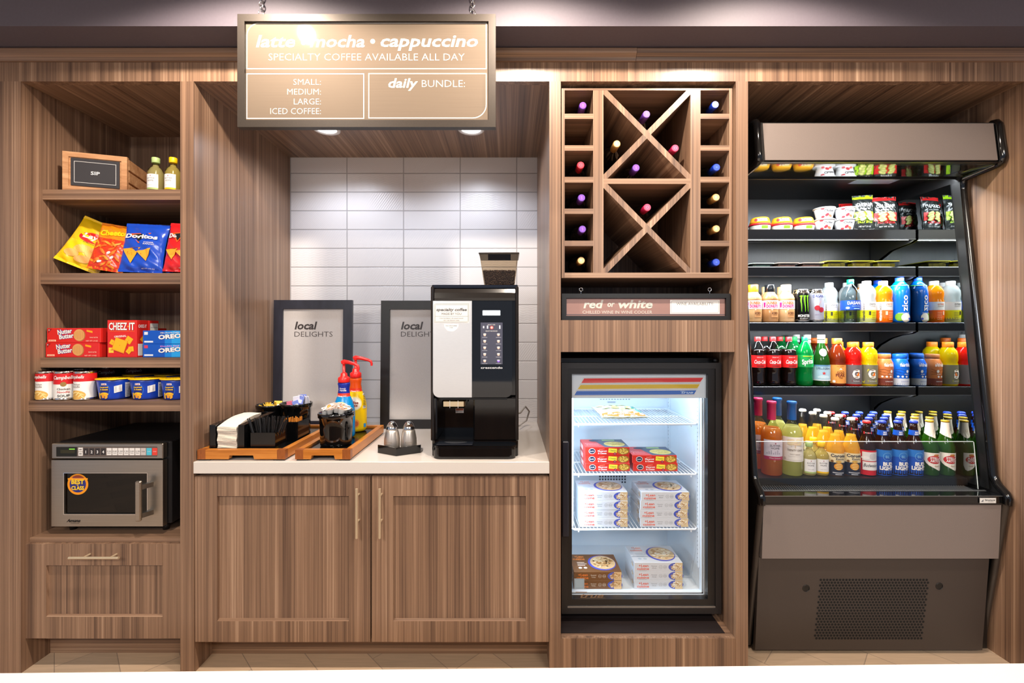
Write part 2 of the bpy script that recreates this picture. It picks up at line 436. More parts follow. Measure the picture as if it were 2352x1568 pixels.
def wall_tile():
    """stacked white tiles, each embossed with one of a few small patterns"""
    m = mat('white_embossed_tile', (232, 231, 234), 0.32)
    b = m.node_tree.nodes['Principled BSDF']; tc = nd(m, 'ShaderNodeTexCoord'); sp = nd(m, 'ShaderNodeSeparateXYZ'); lk(m, tc.outputs['Object'], sp.inputs[0])
    def M(op, a, b_=None, c_=None):
        n = nd(m, 'ShaderNodeMath', operation=op)
        for i, v in enumerate((a, b_, c_)):
            if v is None: continue
            if isinstance(v, (int, float)): n.inputs[i].default_value = v
            else: lk(m, v, n.inputs[i])
        return n.outputs[0]
    x0, wx = PX(797, 2.785), 0.3463; z0, wz = PZ(441, 2.785), 0.1150
    u = M('DIVIDE', M('SUBTRACT', sp.outputs[0], x0), wx); v = M('DIVIDE', M('SUBTRACT', sp.outputs[2], z0), wz)
    fu, fv = M('FRACT', u), M('FRACT', v); iu, iv = M('FLOOR', u), M('FLOOR', v)
    du = M('MULTIPLY', M('MINIMUM', fu, M('SUBTRACT', 1.0, fu)), wx); dv = M('MULTIPLY', M('MINIMUM', fv, M('SUBTRACT', 1.0, fv)), wz)
    edge = M('MINIMUM', du, dv)
    g = nd(m, 'ShaderNodeMapRange'); g.inputs['From Min'].default_value = 0.0014; g.inputs['From Max'].default_value = 0.0040; lk(m, edge, g.inputs[0])
    cb = nd(m, 'ShaderNodeCombineXYZ'); lk(m, iu, cb.inputs[0]); lk(m, iv, cb.inputs[1])
    wn = nd(m, 'ShaderNodeTexWhiteNoise'); wn.noise_dimensions = '2D'; lk(m, cb.outputs[0], wn.inputs[0]); rnd = wn.outputs['Value']
    X, Z = sp.outputs[0], sp.outputs[2]
    pa = M('MULTIPLY', M('SINE', M('MULTIPLY', X, 520.0)), M('SINE', M('MULTIPLY', Z, 520.0)))              # small studs
    pb = M('SINE', M('MULTIPLY', M('ADD', M('MULTIPLY', X, 1.0), M('MULTIPLY', Z, -0.7)), 420.0))           # slanting ribs
    pc = M('SINE', M('ADD', M('MULTIPLY', Z, 600.0), M('MULTIPLY', M('SINE', M('MULTIPLY', X, 130.0)), 1.6)))  # waves
    pick = lambda lo, hi: M('MULTIPLY', M('GREATER_THAN', rnd, lo), M('LESS_THAN', rnd, hi))
    pat = M('ADD', M('MULTIPLY', pa, pick(0.12, 0.42)), M('ADD', M('MULTIPLY', pb, pick(0.42, 0.70)), M('MULTIPLY', pc, pick(0.70, 1.1))))
    h = M('MULTIPLY', M('ADD', M('MULTIPLY', pat, 0.22), M('MULTIPLY', g.outputs[0], 1.6)), 1.0)
    bp = nd(m, 'ShaderNodeBump'); bp.inputs['Strength'].default_value = 0.6; bp.inputs['Distance'].default_value = 0.0016
    lk(m, h, bp.inputs['Height']); lk(m, bp.outputs[0], b.inputs['Normal'])
    mx = nd(m, 'ShaderNodeMix', data_type='RGBA'); lk(m, g.outputs[0], mx.inputs['Factor'])
    mx.inputs['A'].default_value = col(176, 174, 178); mx.inputs['B'].default_value = col(232, 231, 234)
    lk(m, mx.outputs['Result'], b.inputs['Base Color'])
    return m
struct(MB().box(-4.5, 4.5, -4.5, 3.0, -0.1, 0.0, tile_floor()), 'floor')
struct(MB().box(-4.5, 4.5, -4.5, 1.778, 2.93, 3.0, CEILP), 'ceiling')
struct(MB().box(-4.5, 4.5, 1.778, 3.0, 2.646, 3.0, GREY), 'trim_1', 'charcoal painted bulkhead above the wooden millwork')
struct(MB().box(-4.5, 4.5, 2.84, 2.95, 0, 2.646, GREY), 'wall_back')
XL, XS0, XS1 = -2.078, -1.400, -1.3426           # shelf column: inner left face, divider panel
XW0, XW1, XW2, XW3 = 0.170, 0.2185, 0.963, 1.015 # wine column uprights
XR = 2.195
ZH = 2.517                                        # underside of the header
struct(MB().box(XS1, XW0, 2.785, 2.83, 0.85, ZH + .02, wall_tile()), 'wall_splash', 'white tiled backsplash of stacked embossed tiles')

# ================================================================= MILLWORK
t = thing('cabinet_header', 'long walnut header with crown moulding spanning all the niches', 'header', (0, 0, 0))
MB().box(-2.32, XR + .06, Y0, Y0 + .03, ZH, 2.60, WV).build('fascia', t)
xm = PX(1463, 1.91)
for a, b in ((-2.34, xm - .0006), (xm + .0006, XR + .08)):
    MB().prism([(1.905, 2.641), (1.96, 2.641), (1.96, 2.598), (1.925, 2.598), (1.922, 2.612), (1.908, 2.622)], 'x', a, b, WX).build('crown_moulding', t)
for a, b, yb in ((XL, XS0, 2.492), (XS1, XW0, 2.785), (XW1, XW2, 2.40), (XW3, XR, 2.83)):
    MB().box(a, b, Y0 + .03, yb, ZH, ZH + .022, WY).build('soffit_board', t)

def shaker(x0, x1, z0, z1, y, lx, rx, bz, tz, name, parent):
    """a framed front with a sunk centre panel; lx rx bz tz: widths of its frame"""
    m = MB(); d = 0.022; rec = 0.013; e = .0008
    m.box(x0, x0 + lx, y, y + d, z0, z1, WV, e); m.box(x1 - rx, x1, y, y + d, z0, z1, WV, e)
    m.box(x0 + lx, x1 - rx, y, y + d, z1 - tz, z1, WV, 0); m.box(x0 + lx, x1 - rx, y, y + d, z0, z0 + bz, WV, 0)
    m.box(x0 + lx, x1 - rx, y + rec, y + d, z0 + bz, z1 - tz, WV)
    b = 0.005  # sloped inner lip at the foot of the panel
    m.prism([(y, z0 + bz), (y + rec, z0 + bz + b), (y + rec, z0 + bz)], 'x', x0 + lx, x1 - rx, WX)
    return m.build(name, parent)
def bar_pull(p0, p1, out, posts, parent, r=0.0055):
    """a straight bar handle with two posts; p0, p1 ends of the bar, out: gap to the front behind it"""
    p0, p1 = Vector(p0), Vector(p1); m = MB(); m.tube([p0, p1], r, NICKEL, 10)
    for k in posts:
        q = p0.lerp(p1, k); m.tube([q, q + Vector((0, out, 0))], r * .8, NICKEL, 8)
    return m.build('handle', parent, 'satin nickel bar handle')

# ---- left: open shelf column with a drawer
sc_ = thing('shelf_cabinet', 'tall open walnut shelf column with a drawer, holding snacks and a microwave', 'cabinet', (0, 0, 0))
MB().box(-2.32, XL, Y0, 2.60, 0, ZH, WV).build('side_panel', sc_)
MB().box(XS0, XS1, Y0, 2.84, 0, ZH, WV).build('side_panel', sc_)
MB().box(XL, XS0, 2.492, 2.52, 0.05, ZH, WV).build('back_panel', sc_)
SHY = {1: 2.026, 2: 2.017, 3: 2.017, 4: 1.967}
SHZ = {}
for k, (a, b) in {1: (435, 458), 2: (627, 652), 3: (821, 844), 4: (920.5, 944)}.items():
    y = SHY[k]; SHZ[k] = PZ(a, y)
    m = MB(); m.box(XL, XS0, y + .002, 2.492, PZ(b, y), PZ(a, y), WX); m.box(XL, XS0, y, y + .002, PZ(b, y), PZ(a, y), WX)
    m.build('shelf', sc_)
ZB = PZ(1234, 1.975)
MB().box(XL, XS0, 1.972, 2.492, ZB - .018, ZB, WX).build('microwave_shelf', sc_)
MB().box(XL, XS0, 1.985, 2.0, PZ(1249, 1.958) - .02, ZB - .018, WX).build('rail', sc_)
zt, zb = PZ(1249, 1.955), PZ(1466, 1.955)
k = 1.955 / F
dr = shaker(PX(56, 1.955), XS0 - .004, zb, zt, 1.955, 50 * k, 46 * k, 50 * k, 49 * k, 'drawer', sc_)
hy = 1.922; hz = PZ(1281, hy)
bar_pull((PX(158, hy), hy, hz), (PX(273, hy), hy, hz), .034, (.28, .82), dr)
MB().box(XL, XS0, 2.06, 2.075, 0, zb - .004, WX).build('toe_kick', sc_)

# ---- middle: base cabinet, worktop
bc = thing('base_cabinet', 'low walnut two-door cabinet under the white worktop', 'cabinet', (0, 0, 0))
zt, zb = PZ(1094, 1.94), PZ(1474, 1.94); k = 1.94 / F
MB().box(XS1 + .004, XW0 - .004, 1.966, 2.78, zb + .004, .849, WV).build('carcass', bc)
MB().box(XS1, XW0, 2.055, 2.07, 0, zb + .004, WX).build('toe_kick', bc)
for (a, b, l, r_, hp) in ((447, 850.3, 52, 49, 819), (853.3, 1260.5, 50, 52.5, 872)):
    d = shaker(PX(a, 1.94), PX(b, 1.94), zb, zt, 1.94, l * k, r_ * k, 48 * k, 45 * k, 'door', bc)
    hy = 1.908
    bar_pull((PX(hp, hy), hy, PZ(1122, hy)), (PX(hp, hy), hy, PZ(1236, hy)), .033, (.16, .69), d)
QUARTZ = noisy('white_quartz', (216, 208, 200), 0.16, scale=(900, 900, 900), amt=0.025, detail=1)
w = MB().box(XS1, XW0, Y0 - .003, 2.785, .85, .90, QUARTZ, .0015).build('worktop')
tag(w, 'white quartz worktop carrying the coffee station', 'worktop')

# ---- wine column
wc = thing('wine_cabinet', 'narrow walnut column holding the wine rack above and the small glass-door fridge below', 'cabinet', (0, 0, 0))
MB().box(XW0, XW1, Y0, 2.83, 0, ZH, WV).build('side_panel', wc)
MB().box(XW2, XW3, Y0, 2.83, 0, ZH, WV).build('side_panel', wc)
MB().box(XW1, XW2, 2.40, 2.42, 1.37, ZH, WV).build('back_panel', wc)
ZAP = PZ(735, 1.945)
m = MB(); m.box(XW1, XW2, 1.945, 1.965, PZ(808, 1.945), ZAP, WV); m.box(XW1, XW2, 1.965, 2.40, ZAP - .02, ZAP, WX)
m.build('apron_panel', wc)
ZFB = 0.146
MB().box(XW1, XW2, Y0 + .004, Y0 + .022, 0, ZFB, WV).build('base_panel', wc)
m = MB(); m.box(XW1, XW2, Y0 + .022, 2.8, ZFB - .022, ZFB, WX); m.build('fridge_shelf', wc)
SHADEMAT = noisy('shade_sheet', (34, 26, 26), 0.5, scale=(10, 200, 10), amt=0.2)
MB().box(XW1 + .001, XW2 - .03, 1.972, 2.79, ZFB, ZFB + .003, SHADEMAT).build('liner', wc)  # dark sheet over the wood, its colour standing in for shade under the fridge
MB().box(XW1, XW2, 2.80, 2.83, 0, 1.4, BLKSATIN).build('back_panel', wc)

# wine rack
RY, RB = 1.962, 2.396
wr = thing('wine_rack', 'walnut wine rack of square cells beside two crossed bins', 'wine rack', (0, 0, 0))
k = RY / F
rx = lambda p: PX(p, RY)
rz = lambda p: PZ(p, RY)
m = MB()
m.box(rx(1290), rx(1297), RY, RB, rz(638), rz(202.5), WV); m.box(rx(1675), rx(1682), RY, RB, rz(638), rz(202.5), WV)
m.box(rx(1297), rx(1675), RY, RB, rz(207.5), rz(202.5), WX); m.box(rx(1297), rx(1675), RY, RB, rz(638), rz(626), WX)
m.build('outer_frame', wr)
for a, b in ((1362.5, 1386), (1586, 1609)):
    MB().box(rx(a), rx(b), RY, RB, rz(626), rz(207.5), WV).build('upright', wr)
CELLS = [(207.5, 261), (273, 333.5), (346, 406), (419, 479), (491, 552.5), (565, 626)]
for a, b in ((1297, 1362.5), (1609, 1675)):
    for i in range(5):
        MB().box(rx(a), rx(b), RY, RB, rz(CELLS[i + 1][0]), rz(CELLS[i][1]), WX).build('cell_shelf', wr)
MB().box(rx(1386), rx(1586), RY, RB, rz(422), rz(410), WX).build('cross_shelf', wr)
def diagonal(pts):
    m = MB().prism(pts, 'y', RY, RB, WY); k = m.mi(WV); m.m[0] = m.m[1] = k   # upright grain on the sawn front, grain along the depth on the faces
    m.build('diagonal_divider', wr)
for ta, tb in ((207.5, 410), (422, 626)):
    x0, x1, z0, z1 = rx(1386), rx(1586), rz(tb), rz(ta)
    L = math.hypot(x1 - x0, z1 - z0); h = 6.4 * k
    ox, oz = h * (z1 - z0) / L, h * (x1 - x0) / L
    eh, ev = h * L / (z1 - z0), h * L / (x1 - x0)
    diagonal([(x0, z1), (x0 + eh, z1), (x1, z0 + ev), (x1, z0), (x1 - eh, z0), (x0, z1 - ev)])
    mx_, mz_ = (x0 + x1) / 2, (z0 + z1) / 2
    # the other diagonal is cut where it meets the first
    diagonal([(x0, z0), (x0 + eh, z0), (mx_ + 0, mz_ - ev), (mx_ - eh, mz_), (x0, z0 + ev)])
    diagonal([(x1, z1), (x1 - eh, z1), (mx_, mz_ + ev), (mx_ + eh, mz_), (x1, z1 - ev)])

# ---- right niche end panel and back
ep = thing('end_panel', 'tall walnut end panel closing the cooler niche', 'panel', (0, 0, 0))
MB().box(XR, XR + .06, 1.90, 2.835, 0, ZH, WV).build('side_panel', ep)
MB().box(XW3, XR, 2.825, 2.835, 0, ZH, WV).build('back_panel', ep)

# ---- island counter in front of the camera
ic = thing('island_counter', 'white quartz island counter facing the cabinets', 'counter', (0, 0, 0))
MB().prism([(-1.7, .728), (1.7, .772), (1.7, -1.0), (-1.7, -1.0)], 'z', .86, .90, QUARTZ).build('countertop', ic)
MB().box(-1.6, 1.6, -.9, .60, 0, .86, WV).build('base', ic)

# ---- puck lights in the niche ceiling
def puck():
    t = thing('puck_light', '', 'light', (0, 0, 0), group='puck lights in the coffee niche ceiling')
    MB().lathe([(.052, 0), (.069, 0), (.069, -.006), (.054, -.009), (.052, -.004)], mat('puck_rim', (236, 236, 236), .35), n=32, cap=False).build('rim', t)
    MB().lathe([(.0, -.003), (.052, -.003)], mat('puck_lens', (250, 250, 255), .3, emit=1.6), n=32, cap=False).build('lens', t)
    return t
pk = Stock(puck); py_ = 2.39
pk.put((PX(750, py_), py_, ZH), 'round white puck light in the niche ceiling, behind the left half of the hanging sign')
pk.put((PX(1082, py_), py_, ZH), 'round white puck light in the niche ceiling, behind the right end of the hanging sign')
for px in (750, 1082):
    lamp('puck_beam', 'SPOT', (PX(px, py_), py_, ZH - .014), 15, (0.86, 0.90, 1.0), spot_size=R(150), spot_blend=.5, shadow_soft_size=.05)

# ================================================================= SIGNS
def frame_bars(m, x0, x1, z0, z1, w, y0, y1, mt, bev=.002):
    """mitred look: four bars round an opening, front at y0"""
    for pts in ([(x0, z0), (x1, z0), (x1 - w, z0 + w), (x0 + w, z0 + w)], [(x0, z1), (x1, z1), (x1 - w, z1 - w), (x0 + w, z1 - w)],
                [(x0, z0), (x0 + w, z0 + w), (x0 + w, z1 - w), (x0, z1)], [(x1, z0), (x1 - w, z0 + w), (x1 - w, z1 - w), (x1, z1)]):
        m.prism(pts, 'y', y0, y1, mt)
BRONZE = noisy('bronze_frame', (58, 51, 45), 0.42, 0.5, scale=(200, 3, 200), amt=.06)
CHAMP = noisy('champagne_metal', (106, 93, 80), 0.62, 0.2, scale=(3, 500, 260), amt=0.04, rvar=0.03, coat=0.6, spec=0.15)
ys = 1.748
t = thing('menu_sign', 'large hanging framed coffee menu board with white lettering', 'sign', (0, 0, 0))
x0, x1, z0, z1 = PX(545, ys), PX(1138.5, ys), PX(0, 0) + PZ(291.5, ys), PZ(32, ys)
k = ys / F
m = MB(); frame_bars(m, x0, x1, z0, z1, 16.5 * k, ys, ys + .028, BRONZE); m.build('frame', t)
yp = ys + .010; S = plane((0, yp, 0)); k = yp / F
U = lambda p: PX(p, yp)
V = lambda p: PZ(p, yp)
m = MB(); m.box(x0 + .024, x1 - .024, yp, yp + .015, z0 + .024, z1 - .024, CHAMP)
SW = mat('sign_white', (206, 202, 194), .5, spec=.2)
m.outline(S, U(566), U(1118), V(159), V(52), .0036, SW, 30 * k, 'a')
m.outline(S, U(566), U(836.5), V(273), V(168.5), .0036, SW)
m.outline(S, U(846), U(1118), V(272), V(168), .0036, SW, 32 * k, 'c')
m.text(S, 'latte', U(588), V(108), 27 * k, SW, w=90 * k, al='l', shear=.2, off=.02)
m.disc(S, U(697), V(98), 5.5 * k, 5.5 * k, SW)
m.text(S, 'mocha', U(712), V(108), 27 * k, SW, w=126 * k, al='l', shear=.2, off=.02)
m.disc(S, U(856), V(95), 5.5 * k, 5.5 * k, SW)
m.text(S, 'cappuccino', U(874), V(107), 27 * k, SW, w=224 * k, al='l', shear=.2, off=.02)
m.text(S, 'SPECIALTY COFFEE AVAILABLE ALL DAY', U(617), V(139), 16.5 * k, SW, w=450 * k, al='l', off=-.012)
for s_, w_, b in (('SMALL:', 63, 195), ('MEDIUM:', 77, 217.5), ('LARGE:', 62, 240), ('ICED COFFEE:', 116, 262)):
    m.text(S, s_, U(737), V(b), 14 * k, SW, w=w_ * k, al='r', off=-.012)
m.text(S, 'daily', U(892), V(201), 21 * k, SW, w=68 * k, al='l', shear=.2, off=.02)
m.text(S, 'BUNDLE:', U(969), V(200), 16.5 * k, SW, w=99 * k, al='l', off=-.012)
m.build('panel', t)
def link(c, h, r, flat, mt, m):
    """one oval chain link, standing; flat turns it edge-on"""
    p = []
    for i in range(12):
        a = 2 * PI * i / 12; u = r * math.cos(a); v = h * math.sin(a)
        p.append((c[0] + (0 if flat else u), c[1] + (u if flat else 0), c[2] + v))
    m.tube(p, .0019, mt, 6, closed=True)
for px in (600, 1086):
    m = MB(); x = PX(px, ys + .014); z = z1 + .002
    link((x, ys + .014, z + .012), .012, .010, False, CHROME, m)
    for i in range(1, 20):
        link((x + .001 * (i % 2), ys + .014, z + .012 + .0165 * i), .0125, .007, i % 2 == 1, CHROME, m)
    m.build('chain', t, 'silver chain')

# wine sign
ys = 1.972
t = thing('wine_sign', 'long low black-framed wine sign standing on the walnut ledge under the wine rack', 'sign', (0, 0, 0))
x0, x1, z0, z1 = PX(1290.5, ys), PX(1678, ys), PZ(735, ys) + .001, PZ(674, ys)
z0 = ZAP + .0005
k = ys / F
m = MB(); frame_bars(m, x0, x1, z0, z1, 10 * k, ys, ys + .03, BLKSATIN); m.build('frame', t)
yp = ys + .012; S = plane((0, yp, 0)); k = yp / F
m = MB(); m.box(x0 + .012, x1 - .012, yp, yp + .012, z0 + .012, z1 - .012, noisy('mauve_metal', (160, 124, 116), .42, .3, scale=(4, 300, 300), amt=.05))
m.outline(S, U(1300), U(1667), V(723), V(685), .0025, C(60, 60, 70))
m.text(S, 'red', U(1340), V(707), 18 * k, SW, w=46 * k, al='l', shear=.2, off=.03)
m.text(S, 'or', U(1395), V(704), 13 * k, SW, w=17 * k, al='l', shear=.2, off=.03)
m.text(S, 'white', U(1420), V(707), 18 * k, SW, w=79 * k, al='l', shear=.2, off=.03)
m.text(S, 'CHILLED WINE IN WINE COOLER', U(1338), V(720), 7 * k, SW, w=160 * k, al='l')
m.rect(S, U(1539), U(1653), V(720.5), V(688.5), C(236, 232, 228))
m.outline(S, U(1541), U(1651), V(718.5), V(690.5), .0012, C(150, 140, 136), 5 * k, 'ac', lay=2)
m.text(S, 'WINE AVAILABILITY:', U(1553.5), V(700.5), 6.3 * k, C(110, 104, 100), w=86 * k, al='l', lay=2)
m.build('panel', t)
for px in (1334.5, 1630):
    m = MB(); x = PX(px, ys + .015); z = z1
    m.tube([(x, ys + .015, z), (x, ys + .015, z + .012)], .0016, CHROME, 6)
    m.tube([(x + .0075 * math.cos(a), ys + .015, z + .019 + .0075 * math.sin(a)) for a in [2 * PI * i / 14 for i in range(14)]], .0017, CHROME, 6, closed=True)
    m.build('eye_hook', t)

# the two leaning poster frames
LINEN = noisy('grey_linen_card', (206, 202, 201), .55, scale=(700, 700, 700), amt=.08, coat=.25)
def poster(label, x, yb, yt, frame_mat):
    H = math.hypot(.728, yt - yb); a = math.atan2(yt - yb, .728); w = .440
    t = thing('poster_frame', label, 'framed sign', (x, yb, .902), rx=-a, group=None)
    m = MB(); frame_bars(m, -w / 2, w / 2, 0, H, .050, 0, .022, frame_mat); m.build('frame', t)
    S = plane((0, .012, 0)); m = MB(); m.box(-w / 2 + .045, w / 2 - .045, .012, .018, .045, H - .045, LINEN)
    m.outline(S, -w / 2 + .052, w / 2 - .053, .066, H - .058, .0012, C(206, 200, 194), .045, 'a')
    kk = .00256
    m.text(S, 'local', -w / 2 + 44 * kk, H - 64 * kk, 16.5 * kk, C(62, 56, 56), w=50 * kk, al='l', shear=.2, off=.03)
    m.text(S, 'DELIGHTS', -w / 2 + 44 * kk, H - 80.5 * kk, 11.5 * kk, C(70, 64, 64), w=84 * kk, al='l', off=-.006)
    m.build('print', t)
    m = MB(); m.prism([(.020, H * .72), (.026, H * .72), (.026 + math.tan(.16) * H * .72, .004), (.02 + math.tan(.16) * H * .72, .004)], 'x', -.03, .03, BLKSATIN); m.build('easel_strut', t)
    return t
SLATE = noisy('slate_blue_black_frame', (40, 42, 54), .36, scale=(20, 20, 5), amt=.3)
poster('grey local delights poster in a slate frame behind the pump bottles, leftmost of the two', -1.105, 2.545, 2.56, SLATE)
poster('grey local delights poster in a black frame, half hidden behind the coffee machine', -.515, 2.585, 2.605, noisy('black_frame', (22, 20, 21), .4, scale=(20, 20, 5), amt=.3))
# ================================================================= LEFT SHELF GOODS
def mini_wine(capc, stripe, wine):
    def make():
        t = thing('wine_bottle', '', 'wine bottle', group=None)
        rf = .0325
        MB().lathe([(.030, 0), (rf, .004), (rf, .098), (.028, .112), (.016, .124), (.0135, .132), (.0135, .150)], thin_glass_('mini_glass', (236, 236, 214)), n=24).build('body', t)
        MB().lathe([(.029, .003), (rf - .0015, .006), (rf - .0015, .096), (.022, .116), (.012, .126), (.0115, .132)], juice('white_wine_' + capc[0], wine, .3), n=20).build('liquid', t)
        MB().lathe([(.0155, .142), (.0165, .144), (.0165, .165), (.015, .167)], C(*capc[1]), n=20).build('cap', t)
        S = cyl(rf); m = MB()
        m.rect(S, -.030, .030, .022, .084, C(240, 238, 238), nu=12); m.rect(S, -.030, .030, .014, .022, C(*stripe), nu=12)
        m.disc(S, .0, .076, .0022, .0022, C(150, 40, 60), 2, 10)
        m.text(S, 'SUTTER', 0, .061, .007, INK, w=.034); m.text(S, 'HOME', 0, .050, .007, INK, w=.027)
        m.text(S, 'PINOT GRIGIO', 0, .032, .0026, C(150, 146, 140), w=.026)
        m.build('label', t)
        return t
    return make
_tg = {}
def thin_glass_(n, rgb, **k):
    if n not in _tg: _tg[n] = thin_glass(n, rgb, **k)
    return _tg[n]
mini_green = Stock(mini_wine(('green', (172, 196, 128)), (176, 196, 120), (240, 228, 186)))
mini_yellow = Stock(mini_wine(('yellow', (246, 196, 12)), (248, 196, 10), (244, 224, 150)))
y = 2.10; z1 = SHZ[1] + .001
mini_green.put((PX(358, y), y, z1), 'small white wine bottle with pale green cap beside the sip crate on the shelf', group='mini wine bottles')
mini_yellow.put((PX(398, y), y, z1), 'small white wine bottle with yellow cap on the top shelf beside the sip crate', group='mini wine bottles')

# sip crate
def crate():
    t = thing('wooden_crate', 'weathered wooden crate with a black sip plaque on the top shelf', 'crate', (PX(143, 2.04), 2.04, z1 + .001), rz=R(18))
    w, d, h = .240, .215, .176; b = .022
    m = MB()
    frame_bars(m, 0, w, 0, h, b, 0, .016, CRATE)
    m.box(b, w - b, .006, .014, b, h - b, CRATE); m.build('front_frame', t)
    for x in (0, w - .014):
        m = MB()
        for k in range(3): m.box(x, x + .014, .017, d, .003 + k * .058, .056 + k * .058, CRATE, .003)
        m.build('side_slat_panel', t)
    m = MB(); m.box(.0145, w - .0145, d - .014, d, .012, h - .006, CRATE, .002); m.build('back_panel', t)
    MB().box(.0145, w - .0145, .017, d - .015, .002, .011, CRATE).build('floor_board', t)
    S = plane((0, .0015, 0)); m = MB(); m.box(.030, w - .030, .001, .006, .026, h - .026, mat('chalkboard', (46, 44, 48), .6))
    S = plane((0, .001, 0))
    m.outline(S, .042, w - .042, .040, h - .040, .0016, C(226, 224, 222)); m.text(S, 'SIP', w / 2, h / 2 - .008, .015, C(240, 240, 240), w=.034, off=.012)
    m.build('plaque', t)
    return t
crate()

# ---- chip bags
def pillow(w, h, th, seed):
    rnd = random.Random(seed); ph = [rnd.uniform(0, 6.28) for _ in range(6)]
    def T(u, v):
        a = max(0.0, 1 - abs(2 * u / w) ** 2.6); q = min(max(v / h, 0), 1); e = min(1.0, min(q, 1 - q) / .10)
        b = max(0.0, math.sin(PI * min(max((q - .035) / .93, 0), 1))) ** .42
        wr = .0035 * math.sin(14 * q + 9 * u / w + ph[0]) * math.sin(8 * u / w + ph[1]) + .002 * math.sin(31 * q + ph[2] + 20 * u / w) + .0016 * math.sin(60 * u / w + ph[3]) * (1 - e)
        return th / 2 * (a ** .5) * b * (.5 + .5 * e) + wr * (a ** .4) + .0009
    def E(u, v):  # the sides draw in where the bag is full
        q = v / h; return u * (1 - .05 * math.sin(PI * min(max(q, 0), 1)))
    S = lambda u, v, n: Vector((E(u, v), -T(u, v) - n * 3.4, v))
    Bk = lambda u, v: Vector((E(u, v), T(u, v), v))
    return S, Bk
def shiny(name, rgb): return mat(name, rgb, .24, spec=.6, coat=.2)
def chip_bag(label, w, h, th, seed, main, loc, rz, rx, ry, art, ends=None, name='chip_bag', cat='chip bag', group=None):
    t = thing(name, label, cat, loc, rz, group, rx=rx, ry=ry)
    S, Bk = pillow(w, h, th, seed); m = MB(); main = shiny('foil_%d_%d_%d' % main, main)
    f = lambda a, b: S((a - .5) * w, b * h, 0)
    m.grid(f, 26, 34, main); m.grid(lambda a, b: Bk((a - .5) * w, b * h), 26, 34, main, flip=True)
    art(m, S, w, h)
    m.build('bag', t)
    for v0 in (0.0, h - .014):
        e = ends or main; m = MB()
        m.grid(lambda a, b: Vector(((a - .5) * w * .999, -.0022 - .0006 * math.sin(b * 25), v0 + .014 * b)), 2, 14, e)
        m.grid(lambda a, b: Vector(((a - .5) * w * .999, .0022 + .0006 * math.sin(b * 25), v0 + .014 * b)), 2, 14, e)
        m.build('crimped_seal', t)
    return t
ORANGE = C(240, 150, 30, .3); CHIP = C(236, 172, 60, .5); YEL = shiny('sunny_yellow', (252, 206, 12))
def blob(m, S, u, v, ru, rv, mt, lay, rot=0.0): m.disc(S, u, v, ru, rv, mt, lay, 18, 4, rot)
def art_potato(m, S, w, h):
    m.rect(S, -w * .46, w * .46, h * .50, h * .93, C(236, 190, 16, .3), 1, 14, 14)
    for i, (u, v, a, b, r_) in enumerate(((-.05, .36, .2, .08, .3), (.2, .30, .18, .07, -.3), (-.22, .22, .17, .07, .1), (.08, .17, .2, .07, .2), (.26, .42, .13, .06, .4))):
        blob(m, S, u * w, v * h, a * w, b * h, C(238, 190 - 6 * i, 96, .5), 2 + i, r_)
    m.disc(S, w * .03, h * .62, w * .34, h * .105, RED, 2, 24, 4, .12); m.disc(S, w * .03, h * .585, w * .36, h * .03, YEL, 3, 24, 3, -.25)
    m.text(S, "Lay's", w * .03, h * .595, h * .095, WHITE, w=w * .50, lay=5, shear=.15, off=.03, rot=.08)
    m.text(S, 'Classic', 0, h * .49, h * .022, INK, w=w * .28, lay=3, shear=.2)
def art_flame(m, S, w, h):
    m.rect(S, -w * .49, w * .49, h * .0, h * .66, shiny('hot_red', (222, 56, 20)), 1, 16, 20)
    m.text(S, 'Cheetos', -w * .0, h * .74, h * .11, YEL, w=w * .8, lay=4, off=.05, rot=.12)
    rnd = random.Random(5)
    for i in range(26):
        u, v = rnd.uniform(-.42, .42) * w, rnd.uniform(.05, .60) * h; a = rnd.uniform(-.9, .9)
        blob(m, S, u, v, .105 * w, .021 * h, C(*rnd.choice([(238, 126, 30), (246, 150, 40), (226, 104, 22)]), .5), 2 + i % 4, a)
    for u, v in ((.05, .36), (-.16, .16), (.16, .28)): blob(m, S, u * w, v * h, .06 * w, .025 * h, WHITE, 6, .5)
def art_tortilla(deep, sub):
    def art(m, S, w, h):
        m.poly(S, [(-.30 * w, .76 * h), (.16 * w, .80 * h), (-.06 * w, .56 * h)], C(230, 90, 20), 3)
        m.poly(S, [(-.22 * w, .745 * h), (.10 * w, .775 * h), (-.06 * w, .60 * h)], C(20, 20, 24), 4)
        m.text(S, 'Doritos', -.03 * w, .665 * h, .085 * h, WHITE, w=.76 * w, lay=6, off=.04, rot=-.02)
        for i, s_ in enumerate(sub): m.text(S, s_, .18 * w, (.575 - i * .035) * h, .022 * h, WHITE, w=.24 * w, lay=3, off=.02)
        for u, v, k, r_ in ((-.20, .36, .25, .1), (.12, .36, .19, .3)):
            p = []
            for j in range(3):
                a0, a1 = R(90 + 120 * j) + PI + r_, R(90 + 120 * (j + 1)) + PI + r_
                for q in range(5):
                    f = q / 5; p.append((u * w + k * w * ((1 - f) * math.cos(a0) + f * math.cos(a1)), v * h + k * w * ((1 - f) * math.sin(a0) + f * math.sin(a1))))
            m.poly(S, p, C(240, 164, 36, .6), 5)
            for q in range(7): m.disc(S, u * w + random.uniform(-.09, .09) * w, v * h + random.uniform(-.03, .07) * h, .008 * w, .006 * h, C(180, 90, 20), 7, 6)
        m.text(S, 'NET WT 1.75 OZ', .2 * w, .06 * h, .018 * h, WHITE, w=.3 * w, lay=3)
    return art
y = 2.06; zs = SHZ[2] + .008
chip_bag('yellow potato chip bag leaning over at the end of the chip shelf', .180, .236, .050, 1, (250, 204, 10), (PX(172, 2.085), 2.090, zs + .030), R(17), R(-12), R(24), art_potato)
